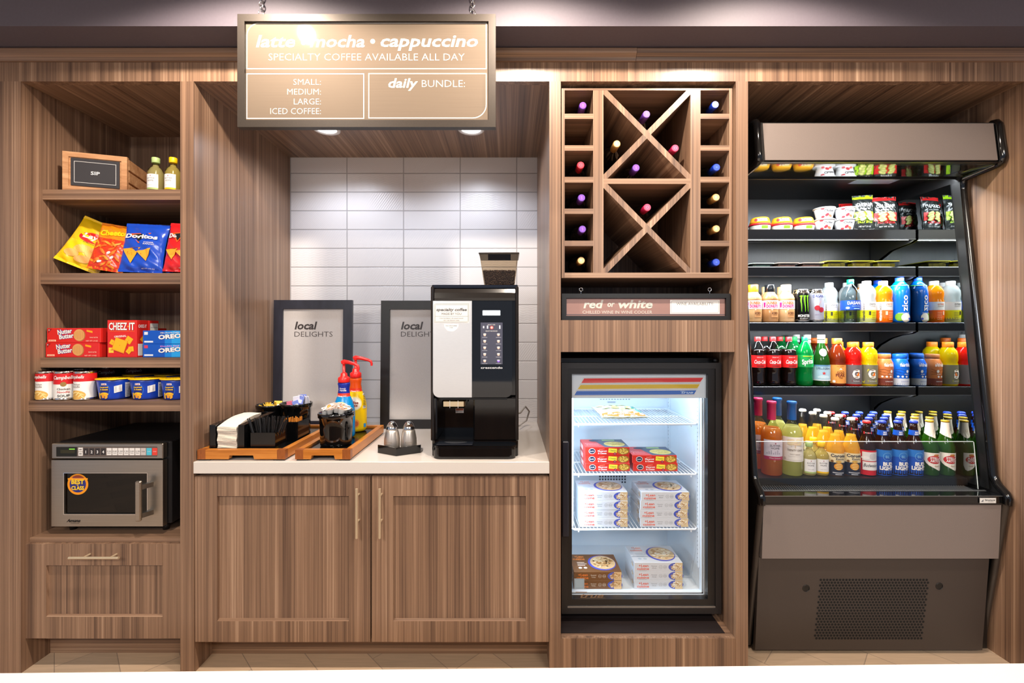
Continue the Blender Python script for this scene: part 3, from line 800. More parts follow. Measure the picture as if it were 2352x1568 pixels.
chip_bag('orange and red cheese puff bag between the yellow and the blue bag', .150, .224, .045, 2, (246, 138, 20), (PX(241, 2.075), 2.075, zs + .010), R(8), R(-12), R(9), art_flame)
chip_bag('blue tortilla chip bag standing in front on the chip shelf', .190, .232, .05, 3, (20, 74, 196), (PX(319, 2.055), 2.062, zs), R(4), R(-11), R(2), art_tortilla(0, ('COOL', 'RANCH')))
chip_bag('second blue tortilla chip bag, mostly hidden behind the red one', .190, .226, .05, 4, (20, 74, 196), (PX(350, 2.18), 2.19, zs + .002), R(-3), R(-12), R(3), art_tortilla(0, ('COOL', 'RANCH')))
chip_bag('red tortilla chip bag half hidden by the divider panel', .132, .232, .05, 6, (214, 28, 34), (PX(408, 2.055), 2.058, zs + .002), R(4), R(-11), R(2), art_tortilla(1, ('NACHO', 'CHEESE')))

# ---- cookie and cracker cartons
def carton(name, label, cat, w, d, h, loc, base, front, rz=0, group=None, top=None, side=None):
    t = MB(); t.box(-w / 2, w / 2, 0, d, 0, h, base, .0012)
    S = plane((-w / 2, 0, 0)); front(t, S, w, h)
    if top: top(t, plane((-w / 2, 0, h), (1, 0, 0), (0, 1, 0)), w, d)
    if side: side(t, plane((w / 2, 0, 0), (0, 1, 0), (0, 0, 1)), d, h)
    o = t.build(name); o.location = loc; o.rotation_euler[2] = rz
    return tag(o, label, cat, group)
CRED = mat('carton_red', (212, 38, 34), .35); CBLUE = mat('carton_blue', (14, 84, 190), .35)
TAN = C(216, 158, 90, .6); DTAN = C(176, 112, 54, .6)
def art_peanut(t, S, w, h):
    t.poly(S, [(.004, h - .003), (.024, h - .003), (.006, h - .024)], C(150, 22, 30)); t.text(S, 'N', .010, h - .012, .006, WHITE)
    for du, c, o in ((.0012, C(70, 60, 160), .07), (0, C(246, 240, 226), .03)):
        t.text(S, 'Nutter', w * .205 + du, h * .56, h * .30, c, w=w * .27, al='l', lay=2 if du else 4, off=o, rot=.12)
        t.text(S, 'Butter', w * .235 + du, h * .24, h * .30, c, w=w * .27, al='l', lay=2 if du else 4, off=o, rot=.12)
    t.disc(S, w * .615, h * .5, h * .38, h * .42, DTAN, 1, 24); t.disc(S, w * .60, h * .52, h * .38, h * .40, TAN, 2, 24)
    for i in range(-3, 4):
        t.poly(S, [(w * .60 + i * h * .11 - h * .008, h * .52 - h * .30 * (1 - (i / 4) ** 2)), (w * .60 + i * h * .11 + h * .008, h * .52 - h * .30 * (1 - (i / 4) ** 2)),
                   (w * .60 + i * h * .11 + h * .03, h * .52 + h * .30 * (1 - (i / 4) ** 2)), (w * .60 + i * h * .11 + h * .014, h * .52 + h * .30 * (1 - (i / 4) ** 2))], DTAN, 3)
    t.poly(S, [(w * .74, h * .76), (w * .85, h * .66), (w * .85, h * .80), (w * .74, h * .88)], C(240, 160, 20))
    t.text(S, 'PEANUT BUTTER', w * .95, h * .32, h * .07, C(250, 226, 200), w=w * .15, al='r'); t.text(S, 'NET WT 1.9 OZ', w * .95, h * .08, h * .08, C(250, 226, 200), w=w * .22, al='r')
    t.rect(S, w * .03, w * .17, h * .08, h * .2, C(246, 190, 160)); t.text(S, '140 CAL', w * .10, h * .1, h * .07, CRED, w=w * .11)
y = 2.035; zs = SHZ[3] + .0005; k = y / F
hb = .0655
for px, lab in ((166, ''), (300, ' behind the cracker box')):
    w = .240 if px == 166 else .19
    for i in range(2):
        dx = -.010 if (i == 0 and px == 166) else 0
        carton('cookie_box', 'red peanut butter cookie box, %s of the stack %s' % (('bottom', 'top')[i], 'nearest the side panel' if px == 166 else 'behind the cracker boxes'), 'cookie box',
               .240, .055, hb - .0005, ((-1.948 + dx * .6) if px == 166 else -1.80, y + (.0 if px == 166 else .14), zs + i * hb), CRED, art_peanut, group='peanut butter cookie boxes')
def art_cheese(t, S, w, h):
    for du, c, o, l in ((.0015, C(140, 14, 20), .05, 2), (0, WHITE, .025, 4)):
        t.text(S, 'CHEEZ', w * .06 + du, h * .74, h * .19, c, w=w * .62, al='l', lay=l, off=o); t.text(S, 'IT', w * .75 + du, h * .74, h * .19, c, w=w * .19, al='l', lay=l, off=o)
    t.disc(S, w * .715, h * .83, .004, .004, C(250, 160, 20), 3, 4)
    t.rect(S, w * .08, w * .94, h * .70, h * .705, C(250, 150, 40)); t.rect(S, w * .08, w * .94, h * .955, h * .96, C(250, 150, 40))
    t.text(S, 'ORIGINAL', w * .45, h * .54, h * .05, WHITE, w=w * .42, off=.02, rot=.08)
    for q, (u, v, s_, r_) in enumerate(((.18, .40, .10, .3), (.74, .46, .13, .2), (.82, .22, .10, .9), (.74, .16, .09, .1), (.44, .32, .25, .45))):
        t.disc(S, w * u, h * v, w * s_ * 1.25, w * s_ * 1.25, C(224, 130, 10, .6), 2 * q + 1, 4, 1, r_); t.disc(S, w * u, h * v + .001, w * s_ * 1.15, w * s_ * 1.15, C(250, 176, 20, .6), 2 * q + 2, 4, 1, r_)
        t.disc(S, w * u, h * v, .0016, .0016, C(180, 90, 10), 2 * q + 3, 6)
    t.rect(S, w * .05, w * .22, h * .12, h * .26, C(250, 200, 60)); t.text(S, '150', w * .135, h * .18, h * .03, CRED)
def side_cheese(t, S, d, h):
    t.text(S, 'CHEEZ-IT', d * .5, h * .80, h * .08, WHITE, w=d * .7, off=.02)
    t.rect(S, d * .12, d * .85, h * .04, h * .36, C(238, 236, 232)); t.disc(S, d * .5, h * .48, d * .22, d * .22, C(250, 176, 20), 1, 4)
def side_facts(t, S, d, h):
    t.rect(S, d * .1, d * .92, h * .05, h * .92, C(238, 236, 232))
    for i in range(9): t.rect(S, d * .16, d * .86, h * (.12 + .085 * i), h * (.128 + .085 * i), INK, 2)
y = 2.035
carton('cracker_box', 'front red cheese cracker box standing upright on the cookie shelf', 'cracker box', .131, .066, .166, (PX(280, y), y, zs), CRED, art_cheese, group='cheese cracker boxes', side=side_cheese)
carton('cracker_box', 'second red cheese cracker box standing right behind the front one', 'cracker box', .131, .058, .166, (PX(281.5, y), y + .067, zs), CRED, art_cheese, group='cheese cracker boxes', side=side_facts)
def art_sandwich(double):
    def art(t, S, w, h):
        t.rect(S, w * .42, w * .98, 0.001, h - .001, C(20, 130, 220)); t.rect(S, w * .55, w * .99, .001, h - .001, C(34, 160, 235), 2)
        for du, c, o, l in ((.0012, C(30, 40, 130), .09, 3), (0, WHITE, .05, 5)):
            t.text(S, 'OREO', w * .30 + du, h * .34, h * .30, c, w=w * .44, al='l', lay=l, off=o, rot=.08)
        t.text(S, 'Double Stuf' if double else "Milk's Favorite Cookie", w * .52, h * .80, h * .10, C(250, 150, 220) if double else WHITE, w=w * .36, lay=5, rot=.04, off=.01)
        t.disc(S, w * .885, h * .55, h * .44, h * .44, C(30, 26, 28), 4, 28); t.disc(S, w * .885, h * .55, h * .36, h * .36, C(58, 52, 54), 5, 28); t.disc(S, w * .885, h * .55, h * .28, h * .28, C(30, 26, 28), 6, 28)
        t.disc(S, w * .80, h * .22, h * .2, h * .12, WHITE, 7, 12, 1, .6)
        t.rect(S, w * .03, w * .2, h * .10, h * .22, C(230, 236, 246), 3); t.rect(S, w * .03, w * .1, h * .68, h * .9, C(220, 226, 240) if not double else C(210, 60, 90), 3)
    return art
for i in range(2):
    carton('cookie_box', 'blue sandwich cookie box, %s one of the pair beside the divider panel' % ('lower', 'upper')[i], 'cookie box', .235, .055, .0595,
           (-1.522, y, zs + i * .060), CBLUE, art_sandwich(i == 0), group='sandwich cookie boxes')

# ---- soup cans and macaroni bowls
def soup_can(rot, style):
    def make():
        t = thing('soup_can', '', 'soup can', group='soup cans')
        r = .0388; h = .126
        MB().lathe([(r - .004, .0), (r, .002), (r, .006), (r - .0015, .009), (r - .0015, h - .009), (r, h - .006), (r, h - .001), (r - .003, h), (r - .005, h - .005), (0.0001, h - .005)], CHROME, n=32).build('can', t)
        S = cyl(r - .0006, a0=rot); L = 2 * PI * r * .5; m = MB()
        white, red = C(240, 238, 234), C(206, 22, 30)
        m.rect(cyl(r - .0006), -L, L, .010, h - .010, white if style < 2 else C(120, 20, 26), 1, 40)
        if style == 0:
            m.rect(cyl(r - .0006), -L, L, .070, h - .010, red, 2, 40)
            m.disc(S, 0, .070, .010, .010, C(150, 116, 60), 3, 20, 2)
            m.text(S, 'Campbells', 0, .092, .015, WHITE, w=.072, lay=4, shear=.3, off=.02)
            m.text(S, 'Chicken', 0, .045, .009, C(60, 40, 40), w=.042, lay=4, off=.01); m.text(S, 'Noodle', 0, .032, .009, C(190, 40, 40), w=.04, lay=4, off=.01); m.text(S, 'SOUP', 0, .015, .010, C(40, 36, 36), w=.04, lay=4, off=.02)
        elif style == 1:
            m.rect(cyl(r - .0006), -L, L, .082, h - .010, red, 2, 40)
            m.text(S, 'Campbells', 0, .096, .013, WHITE, w=.062, lay=4, shear=.3, off=.02)
            m.text(S, 'Chicken', 0, .066, .008, C(110, 90, 80), w=.034, lay=4); m.text(S, 'Noodle', 0, .056, .008, C(110, 90, 80), w=.034, lay=4)
            m.disc(S, 0, .024, .036, .020, C(222, 172, 84, .6), 2, 22, 4)
            for i in range(9): m.disc(S, .026 * math.sin(i * 2.4), .024 + .011 * math.cos(i * 1.7), .012, .0025, C(246, 214, 140, .5), 3 + i % 3, 12, 2, i * .9)
        else:
            m.text(S, 'Campbells', 0, h - .034, .014, WHITE, w=.07, lay=4, shear=.3, off=.02)
            m.disc(S, -.010, .050, .02, .02, C(60, 140, 60), 2, 18, 3)
        m.build('label', t)
        return t
    return make
zs = SHZ[4] + .001; y = 2.008
a, b = Stock(soup_can(-.5, 1)), Stock(soup_can(0, 0))
GS = 'soup cans'
a.put((PX(109.5, y), y, zs), 'red and white noodle soup can, first in the front row beside the side panel', R(22), GS)
b.put((PX(150.5, y), y, zs), 'soup can with a gold seal on its label, between two noodle soup cans', R(34), GS)
a.put((PX(196, y), y, zs), 'red and white noodle soup can beside the macaroni bowls', R(20), GS)
yb = 2.16
a.put((PX(138, yb), yb, zs), 'silver-topped soup can in the second row, behind the gold seal can', R(40), GS)
a.put((PX(185, yb), yb, zs), 'soup can in the second row, behind the third front can', R(60), GS)
c = Stock(soup_can(.1, 2)); yc = 2.27
c.put((PX(240, 2.25), 2.26, zs), 'dark red soup can deep on the shelf, behind the first macaroni bowl', R(40), GS)
c.put((PX(305, 2.34), 2.35, zs), 'dark red soup can deep on the shelf, above the second macaroni bowl', R(30), GS)
def mac_bowl():
    t = thing('macaroni_bowl', '', 'macaroni bowl', group='macaroni bowls')
    rb, rt, h = .052, .0635, .088; rf = lambda v: rb + (rt - rb) * min(max(v / h, 0), 1) ** .8
    MB().lathe([(rb - .006, 0), (rb, .003)] + [(rf(h * i / 8), h * i / 8) for i in range(1, 9)], mat('bowl_blue', (18, 62, 178), .3), n=36).build('cup', t)
    m = MB(); m.lathe([(rt + .004, h), (rt + .006, h + .002), (rt + .003, h + .0045), (0.0001, h + .0055)], mat('lid_yellow', (246, 196, 10), .35), n=36)
    m.box(-.012, .012, -(rt + .012), -(rt + .002), h + .0005, h + .002, mat('lid_yellow', (0, 0, 0)))
    m.text(plane((0, 0, h + .0052), (1, 0, 0), (0, 1, 0)), 'EASY MAC', 0, -.03, .02, INK, w=.09)
    m.build('lid', t)
    B0 = cyl(lambda v: rf(v) + .0003); S = lambda u, v, n: B0(u * .85, v, n); m = MB()
    m.disc(S, -.038, .044, .026, .028, C(40, 120, 220), 1, 24, 4); m.disc(S, -.038, .044, .0235, .0255, C(18, 40, 130), 2, 24, 4)
    m.rect(S, -.050, -.026, .066, .074, WHITE, 3, 4); m.text(S, 'Kraft', -.038, .0675, .005, C(200, 30, 60), w=.018, lay=4, off=.02)
    m.text(S, 'macaroni', -.038, .054, .007, YEL, w=.038, lay=4, off=.03); m.text(S, '& cheese', -.038, .044, .007, YEL, w=.036, lay=4, off=.03)
    m.disc(S, -.038, .026, .020, .008, YEL, 3, 16, 3)
    for i in range(12): m.disc(S, -.044 + .019 * math.sin(i * 2.1),   .019 + .007 * math.cos(i * 1.3), .008, .005, C(244, 160 + i % 3 * 14, 50), 3 + i % 3, 10, 2, i)
    m.band(S, [(.004 + .008 * i, .030 + .0016 * i, .060 + .0016 * i) for i in range(5)], WHITE, 3)
    for i in range(4): m.poly(S, [(.008, .037 + i * .006), (.030, .041 + i * .006), (.030, .0425 + i * .006), (.008, .0385 + i * .006)], C(60, 60, 80), 4)
    m.rect(S, .050, .084, .008, .074, C(232, 234, 240), 2, 8)
    for i in range(8): m.rect(S, .053, .081, .014 + i * .007, .016 + i * .007, C(90, 90, 110), 3, 6)
    m.build('label', t)
    return t
mb_ = Stock(mac_bowl); y = 2.036; G = 'macaroni bowls'
mb_.put((PX(264.5, y), y, zs), 'blue macaroni bowl with yellow lid, next to the soup cans', R(34), G)
mb_.put((PX(338, y), y + .004, zs), 'blue macaroni bowl in the middle of the front row', R(34), G)
mb_.put((PX(410, y), y, zs), 'blue macaroni bowl cut off by the divider panel', R(34), G)
mb_.put((PX(322, 2.22), 2.22, zs), 'blue macaroni bowl in the second row, behind the middle one', R(30), G)
mb_.put((PX(394, 2.22), 2.22, zs), 'blue macaroni bowl in the second row beside the divider panel', R(30), G)

# ---- microwave
def microwave():
    yf = 2.0; k = yf / F
    x0, x1 = PX(118, yf), PX(374, yf); z0, z1 = PZ(1209, yf), PZ(1019, yf)
    t = thing('microwave_oven', 'stainless steel microwave oven with a black side, in the bay above the drawer', 'microwave', (x0, yf, ZB + .001))
    w, zz0, zz1 = x1 - x0, z0 - ZB, z1 - ZB; d = .44
    CASE = mat('microwave_case', (24, 23, 25), .4)
    MB().box(.004, w + .016, .030, d, zz0, zz1 + .004, CASE, .004).build('body', t)
    zd = PZ(1057, yf) - ZB
    m = MB(); m.box(0, w, 0, .028, zd + .006, zz1, STEEL, .003)
    S = plane((0, 0, 0)); U_ = lambda p: PX(p, yf) - x0; V_ = lambda p: PZ(p, yf) - ZB
    m.outline(S, U_(129), U_(361), V_(1049), V_(1026), .0012, C(70, 64, 60), .004, 'abcd')
    m.rect(S, U_(130), U_(360.5), V_(1048.5), V_(1026.5), C(96, 84, 78)); m.rect(S, U_(130), U_(177), V_(1048), V_(1027), C(18, 20, 12), 2)
    m.rect(S, U_(159), U_(172), V_(1032.3), V_(1030.8), mat('clock_glow', (120, 220, 60), .4, emit=1.2), 3); m.rect(S, U_(139), U_(172), V_(1041), V_(1033), C(46, 44, 22), 3)
    for v0, v1 in ((1037, 1028), (1047, 1038)): m.rect(S, U_(180), U_(190.5), V_(v0), V_(v1), C(226, 222, 218), 2); m.rect(S, U_(182), U_(188), V_((v0 + v1) / 2 + .8), V_((v0 + v1) / 2 - .8), INK, 3)
    for i in range(4):
        u = 192 + 13.3 * i; m.rect(S, U_(u), U_(u + 11), V_(1045), V_(1029.5), C(50, 44, 44), 2); m.text(S, str(i + 1), U_(u + 5.5), V_(1041), .012, WHITE, lay=4, off=.02)
    for i, s_ in enumerate(('0:30', '0:45', '1:00', '1:30', '2:00', '2:30', 'POWER', 'START', 'STOP')):
        u = 245 + 13.1 * i; c = (C(230, 226, 222), C(200, 190, 186), C(76, 190, 214), C(226, 66, 52))[max(0, i - 5)]
        m.rect(S, U_(u), U_(u + 11.8), V_(1045.5), V_(1029), c, 2)
        m.text(S, s_, U_(u + 5.9), V_(1038), .0062 if i < 6 else .0036, INK if i < 7 else WHITE, w=.018 if i < 6 else .014, lay=4)
        if i < 6: m.rect(S, U_(u + 2), U_(u + 10), V_(1041), V_(1040.2), INK, 3)
    m.build('control_panel', t)
    m = MB(); gx0, gx1, gz0, gz1 = U_(147), U_(338), V_(1181), V_(1087)
    for a in ((0, gx0, zz0, zd), (gx1, w, zz0, zd), (gx0, gx1, zz0, gz0), (gx0, gx1, gz1, zd)): m.box(a[0], a[1], 0, .026, a[2], a[3], STEEL)
    m.outline(S, gx0 - .003, gx1 + .003, gz0 - .003, gz1 + .003, .0035, CHROME, .004, 'abcd', 2)
    S2 = plane((0, -.001, 0)); m.text(S2, 'Amana', U_(153), V_(1199), .013, C(30, 26, 24), w=.060, al='l', lay=1, shear=.3, off=.02); m.text(S2, 'Commercial', U_(163), V_(1202.5), .004, C(30, 26, 24), w=.036, al='l', lay=1)
    dr = m.build('door', t)
    MB().box(gx0, gx1, .007, .009, gz0, gz1, thin_glass('oven_window', (70, 62, 56), refl=.1, clear=.8)).build('door_window', dr)
    MB().box(gx0 - .002, gx1 + .002, .024, .0265, gz0 - .002, gz1 + .002, mat('oven_inside', (58, 48, 44), .6)).build('screen', dr)
    m = MB(); c = (U_(175.5), V_(1113.5)); m.disc(plane((0, .0068, 0)), c[0], c[1], .046, .046, C(240, 150, 20), 1, 40); m.disc(plane((0, .0068, 0)), c[0], c[1], .036, .036, C(40, 44, 120), 2, 36)
    Sb = plane((0, .0068, 0)); m.rect(Sb, c[0] - .044, c[0] + .044, c[1] + .020, c[1] + .027, C(246, 160, 30), 3)
    m.poly(Sb, [(c[0] + .040 * math.cos(R(a)), c[1] + .040 * math.sin(R(a))) for a in range(44, 137, 8)], C(150, 60, 30), 3)
    m.text(Sb, 'BEST', c[0], c[1] + .002, .018, YEL, w=.056, lay=5, off=.04); m.text(Sb, 'IN', c[0], c[1] - .006, .005, YEL, lay=5, off=.03); m.text(Sb, 'CLASS', c[0], c[1] - .024, .016, YEL, w=.056, lay=5, off=.04)
    m.build('sticker', dr, 'round orange award sticker')
    hx = U_(337.5); m = MB(); m.box(hx - .012, hx + .012, -.052, -.038, V_(1187), V_(1097), STEEL, .004)
    for zz in (V_(1112), V_(1176)): m.prism([(hx - .010, -.039), (hx + .012, -.039), (hx + .030, 0), (hx + .010, 0)], 'z', zz - .010, zz + .010, STEEL)
    m.build('handle', dr)
    for x in (.04, w - .03):
        for y_ in (.06, d - .05): MB().lathe([(.013, 0), (.016, zz0)], BLKSATIN, x, y_, 0, 14).build('foot', t)
    return t
microwave()
# ================================================================= COFFEE STATION ON THE WORKTOP
ZT = .9005
def tray(label, x0, x1, y0, y1, notch):
    t = thing('serving_tray', label, 'tray', ((x0 + x1) / 2, y0, ZT)); w = (x1 - x0) / 2; L = y1 - y0; h0, h = .006, .046; b = .025
    nz = h0 + .016
    m = MB(); m.prism([(-w, h0), (-notch, h0), (-notch + .004, nz), (notch - .004, nz), (notch, h0), (w, h0), (w, h), (-w, h)], 'y', 0, b, TX)
    m.box(-w - .0005, -w + .034, -.0006, b, h0 - .0005, h + .0004, TE); m.box(w - .034, w + .0005, -.0006, b, h0 - .0005, h + .0004, TE)
    m.build('front_rail', t)
    MB().box(-w, w, L - b, L, h0, h, TX, .001).build('back_rail', t)
    for s_ in (-1, 1): MB().box(s_ * w, s_ * (w - b), b, L - b, h0, h, TY, .001).build('side_rail', t)
    MB().box(-w + b, w - b, b, L - b, .020, .036, mat('tray_insert', (12, 12, 13), .12)).build('insert', t)
    for s_ in (-1, 1):
        for yy in (.004, L - .05): MB().box(s_ * (w - .004), s_ * (w - .05), yy, yy + .04, 0, h0, BLKSATIN).build('foot', t)
    return t
tray('wide honey-coloured wooden tray carrying napkins and stir sticks', -1.337, -.962, 1.951, 2.485, .055)
tray('narrow honey-coloured wooden tray carrying creamers and pump bottles', -.918, -.682, 1.951, 2.47, .052)
ZI = ZT + .0365
# napkin caddy
def napkin_caddy():
    y = 1.988; x0, x1 = PX(481, y), PX(561, y); w = x1 - x0
    t = thing('napkin_caddy', 'black open-fronted caddy filled with paper napkins on the wide tray', 'napkin holder', (x0, y, ZI))
    wl = .027; hf, hb, d = .108, .120, .26
    for a, b in ((0, wl), (w - .026, w)): MB().prism([(0, 0), (d, 0), (d, hb), (0, hf)], 'x', a, b, BLKGLOSS).build('side_wall', t)
    MB().box(wl, w - .026, d - .01, d, 0, hb, BLKGLOSS).build('back_wall', t)
    MB().box(wl, w - .026, .0, d - .01, 0, .003, BLKGLOSS).build('bottom', t)
    return t
napkin_caddy()
def napkins():
    y = 1.990; x0 = PX(498, y); w = .086
    PAP = noisy('napkin_paper', (232, 220, 204), .85, scale=(120, 120, 900), amt=.05)
    rnd = random.Random(3); m = MB(); n = 26; h = .0036
    for i in range(n):
        zz = .0065 + i * h; o = .003 * math.sin(i * .5) + rnd.uniform(-.0006, .0006)
        up = .028 * (i / n) ** 1.5
        fn = lambda a, b, q, dz: Vector((x0 + .0005 + (w - .001) * a, y + .004 + o + .20 * b, zz + dz + up * math.sin(min(b * 2.2, 1.57)) + .0012 * math.sin(a * 5 + i)))
        m.grid(lambda a, b: fn(a, b, 0, h * .86), 6, 8, PAP)
        m.grid(lambda a, b: Vector((fn(a, 0, 0, 0).x, fn(a, 0, 0, 0).y - .0012 * math.sin(PI * b), fn(a, 0, 0, 0).z + h * .86 * b)), 6, 3, PAP)
    o = m.build('napkins'); o.location.z = ZI
    tag(o, 'thick pile of cream paper napkins in the black caddy', 'napkins', kind='stuff')
napkins()
def open_box(name, label, x0, x1, y0, d, h, cat='box'):
    t = thing(name, label, cat, ((x0 + x1) / 2, y0, ZI)); w = (x1 - x0) / 2; th = .006
    m = MB(); m.box(-w, w, 0, th, 0, h, BLKGLOSS, .001); m.box(-w, w, d - th, d, 0, h, BLKGLOSS, .001); m.box(-w, -w + th, th, d - th, 0, h, BLKGLOSS, 0); m.box(w - th, w, th, d - th, 0, h, BLKGLOSS, 0)
    m.build('wall', t); MB().box(-w + th, w - th, th, d - th, 0, .004, BLKGLOSS).build('bottom', t)
    return t
yb = 1.995
open_box('condiment_box', 'low black box holding black stir sticks, in front on the wide tray', PX(575, yb), PX(632, yb), yb, .105, .073)
xs0 = (PX(575, yb) + PX(632, yb)) / 2
def sticks():
    rnd = random.Random(9); SM = mat('stick_black', (30, 29, 30), .3)
    for i in range(70):
        a = (i % 10 - 4.5) / 4.5; b = (i // 10) / 6
        x = xs0 + a * .040; y = yb + .014 + b * .076; ax = a * .30 + rnd.uniform(-.07, .07); ay = rnd.uniform(-.1, .1); L = .128 + rnd.uniform(-.010, .006)
        m = MB(); M = Matrix.Rotation(ax, 4, 'Y') @ Matrix.Rotation(ay, 4, 'X') @ Matrix.Rotation(rnd.uniform(0, 3), 4, 'Z')
        m.box(-.0022, .0022, -.0008, .0008, 0, L, SM, M=M)
        o = m.build('stir_stick'); o.location = (x - math.sin(ax) * .01, y, ZI + .006)
        tag(o, 'thin black stir stick standing in the low black box on the wide tray', 'stir stick', 'stir sticks')
sticks()
yc = 2.145
open_box('condiment_box', 'low black box holding wooden sticks, behind the stir stick box', PX(640, yc), PX(694, yc) - .020, yc, .12, .090)
rnd = random.Random(4); xq = (PX(640, yc) + PX(694, yc) - .020) / 2
for i in range(14):
    m = MB(); m.box(-.003, .003, -.001, .001, 0, .096, TX, M=Matrix.Rotation(rnd.uniform(-.08, .08), 4, 'Y')); o = m.build('wooden_stirrer')
    o.location = (xq - .03 + .005 * i, yc + .03 + .012 * (i % 6), ZI + .005); tag(o, 'pale wooden stirrer in the rear black box on the wide tray', 'stirrer', 'wooden stirrers')
def crock():
    t = thing('condiment_crock', '', 'crock', group=None); r, h = .078, .148
    m = MB(); m.lathe([(r * .80, 0), (r * .87, .004), (r * .88, .012), (r * .91, h * .55), (r * .93, h * .84), (r * 1.0, h * .86), (r * 1.02, h * .97), (r * 1.0, h), (r * .95, h), (r * .91, h * .85), (r * .84, .012), (0.0001, .010)], mat('crock_black', (11, 11, 12), .07, coat=.5), n=40)
    m.build('pot', t)
    return t
ck = Stock(crock); G = 'black ceramic crocks'
ya = 2.04; CRX = PX(763.5, ya)
ck.put((CRX, ya + .045, ZI), 'black crock heaped with coffee creamer cups on the narrow tray', 0, G)
y1, y2 = 2.345, 2.36
C1 = (PX(620, y1) - .012, y1 + .035); C2 = (PX(684, y2) - .008, y2)
ck.put((C1[0], C1[1], ZI), 'black crock of yellow sweetener packets at the back of the wide tray', 0, G, .93)
ck.put((C2[0], C2[1], ZI), 'black crock of pink and blue sweetener packets at the back of the wide tray', 0, G)
def packet(name, c, pos, M, label, group):
    m = MB(); m.box(-.019, .019, -.0016, .0016, -.028, .028, c, .0012); m.rect(plane((0, -.0016, 0)), -.010, .010, -.008, .010, WHITE)
    m.rect(plane((0, .0016, 0), (-1, 0, 0)), -.010, .010, -.008, .010, WHITE)
    o = m.build(name); o.matrix_world = Matrix.Translation(pos) @ M; tag(o, label, 'sweetener packet', group)
rnd = random.Random(12)
def fill(cx, cyy, n, cols, z, group, words_, rr=.05):
    for i in range(n):
        a = 2.4 * i; q = rr * math.sqrt((i + .5) / n); c = cols[i % len(cols)] if callable(cols) is False else cols(q * math.cos(a))
        M = Matrix.Rotation(rnd.uniform(-.25, .25), 4, 'Y') @ Matrix.Rotation(rnd.uniform(-.3, .3), 4, 'X') @ Matrix.Rotation(rnd.uniform(-1.2, 1.2), 4, 'Z')
        packet('sweetener_packet', c[0], Vector((cx + q * math.cos(a), cyy + q * math.sin(a), z + rnd.uniform(-.012, .012))), M, c[1] + ' sweetener packet standing in the ' + words_, group)
YP, PP, BP, WP = (C(238, 196, 70), 'yellow'), (C(236, 130, 160), 'pink'), (C(120, 140, 214), 'blue'), (C(228, 228, 240), 'white')
fill(C1[0], C1[1], 14, [YP], ZI + .108, 'yellow sweetener packets', 'crock of yellow packets')
fill(C2[0], C2[1], 12, lambda u: PP if u < .005 else BP, ZI + .125, 'pink and blue sweetener packets', 'crock of pink and blue packets')
fill(C2[0] + .024, C2[1] + .012, 8, [BP, WP], ZI + .145, 'pink and blue sweetener packets', 'crock of pink and blue packets', .034)
# creamer cups
def creamer():
    t = thing('creamer_cup', '', 'creamer cup', group='coffee creamer cups')
    MB().lathe([(.011, 0), (.0155, .018), (.017, .0185)], C(236, 232, 226), n=16).build('cup', t)
    m = MB(); p = [(.019 * math.cos(a), .019 * math.sin(a)) for a in [2 * PI * i / 14 for i in range(12)]] + [(.030, -.010)]
    m.prism(p, 'z', .0188, .0196, C(240, 234, 226)); S = plane((0, 0, .0197), (1, 0, 0), (0, 1, 0))
    m.disc(S, -.003, .002, .012, .011, C(196, 60, 40), 1, 16); m.disc(S, -.002, .000, .009, .008, C(236, 160, 80), 2, 14); m.rect(S, -.012, .008, .009, .012, WHITE, 3)
    m.build('foil_lid', t)
    return t
cr = Stock(creamer)
def cream_label(i): return 'single-serve creamer cup with white and red lid in the heaped black crock'
for i in range(26):
    a = 2.4 * i + .5; q = .057 * math.sqrt((i + .4) / 26); hz = .148 + .030 * (1 - (q / .062) ** 2) - .012
    o = cr.put((CRX + q * math.cos(a), ya + .045 + q * math.sin(a), ZI + hz), cream_label(i), 0, 'coffee creamer cups')
    o.rotation_euler = (rnd.uniform(.1, .6), rnd.uniform(-.35, .35), rnd.uniform(0, 6.2))
# pump bottles
def pump_bottle(label, loc, body, neck, band, art, neck_art, s_=1.0, rz=0):
    t = thing('pump_bottle', label, 'creamer bottle', loc, rz); t.scale = (s_, s_, s_)
    BM = mat('bottle_%d_%d_%d' % body, body, .25); NM = mat('bottle_%d_%d_%d' % neck, neck, .25); BD = C(*band); PM = mat('pump_red', (226, 36, 34), .28)
    prof = [(.046, 0), (.058, .006), (.060, .02), (.060, .13), (.056, .165), (.047, .195), (.036, .222), (.033, .228), (.0325, .240), (.029, .258), (.031, .278), (.034, .290), (.031, .296)]
    ms = [BM] * 6 + [BD, BD] + [NM] * 4
    MB().lathe(prof, ms, n=36, sy=.82).build('body', t)
    m = MB(); m.lathe([(.029, .297), (.031, .300), (.031, .322), (.026, .326), (.018, .332), (.017, .346), (.010, .350), (.007, .353), (.007, .396)], PM, n=24)
    m.tube([(0, 0, .396), (0, 0, .404)], [.012, .013], PM, 14)
    m.tube([(-.012, 0, .405), (.0, 0, .409), (.03, -.004, .406), (.070, -.012, .396), (.086, -.015, .388), (.090, -.016, .376), (.090, -.016, .364)], [.010, .0125, .010, .008, .0075, .0065, .0055], PM, 12)
    m.build('pump', t)
    def rf(v):
        for (r0, h0), (r1, h1) in zip(prof, prof[1:]):
            if h0 <= v <= h1: return r0 + (r1 - r0) * (v - h0) / max(h1 - h0, 1e-6)
        return .06
    base = cyl(rf)
    def S(u, v, h):
        p = base(u, v, h + .0006); return Vector((p.x, p.y * .82 - h * .3, p.z))
    m = MB(); art(m, S); m.build('label', t); m = MB(); neck_art(m, S); m.build('neck_label', t)
    return t
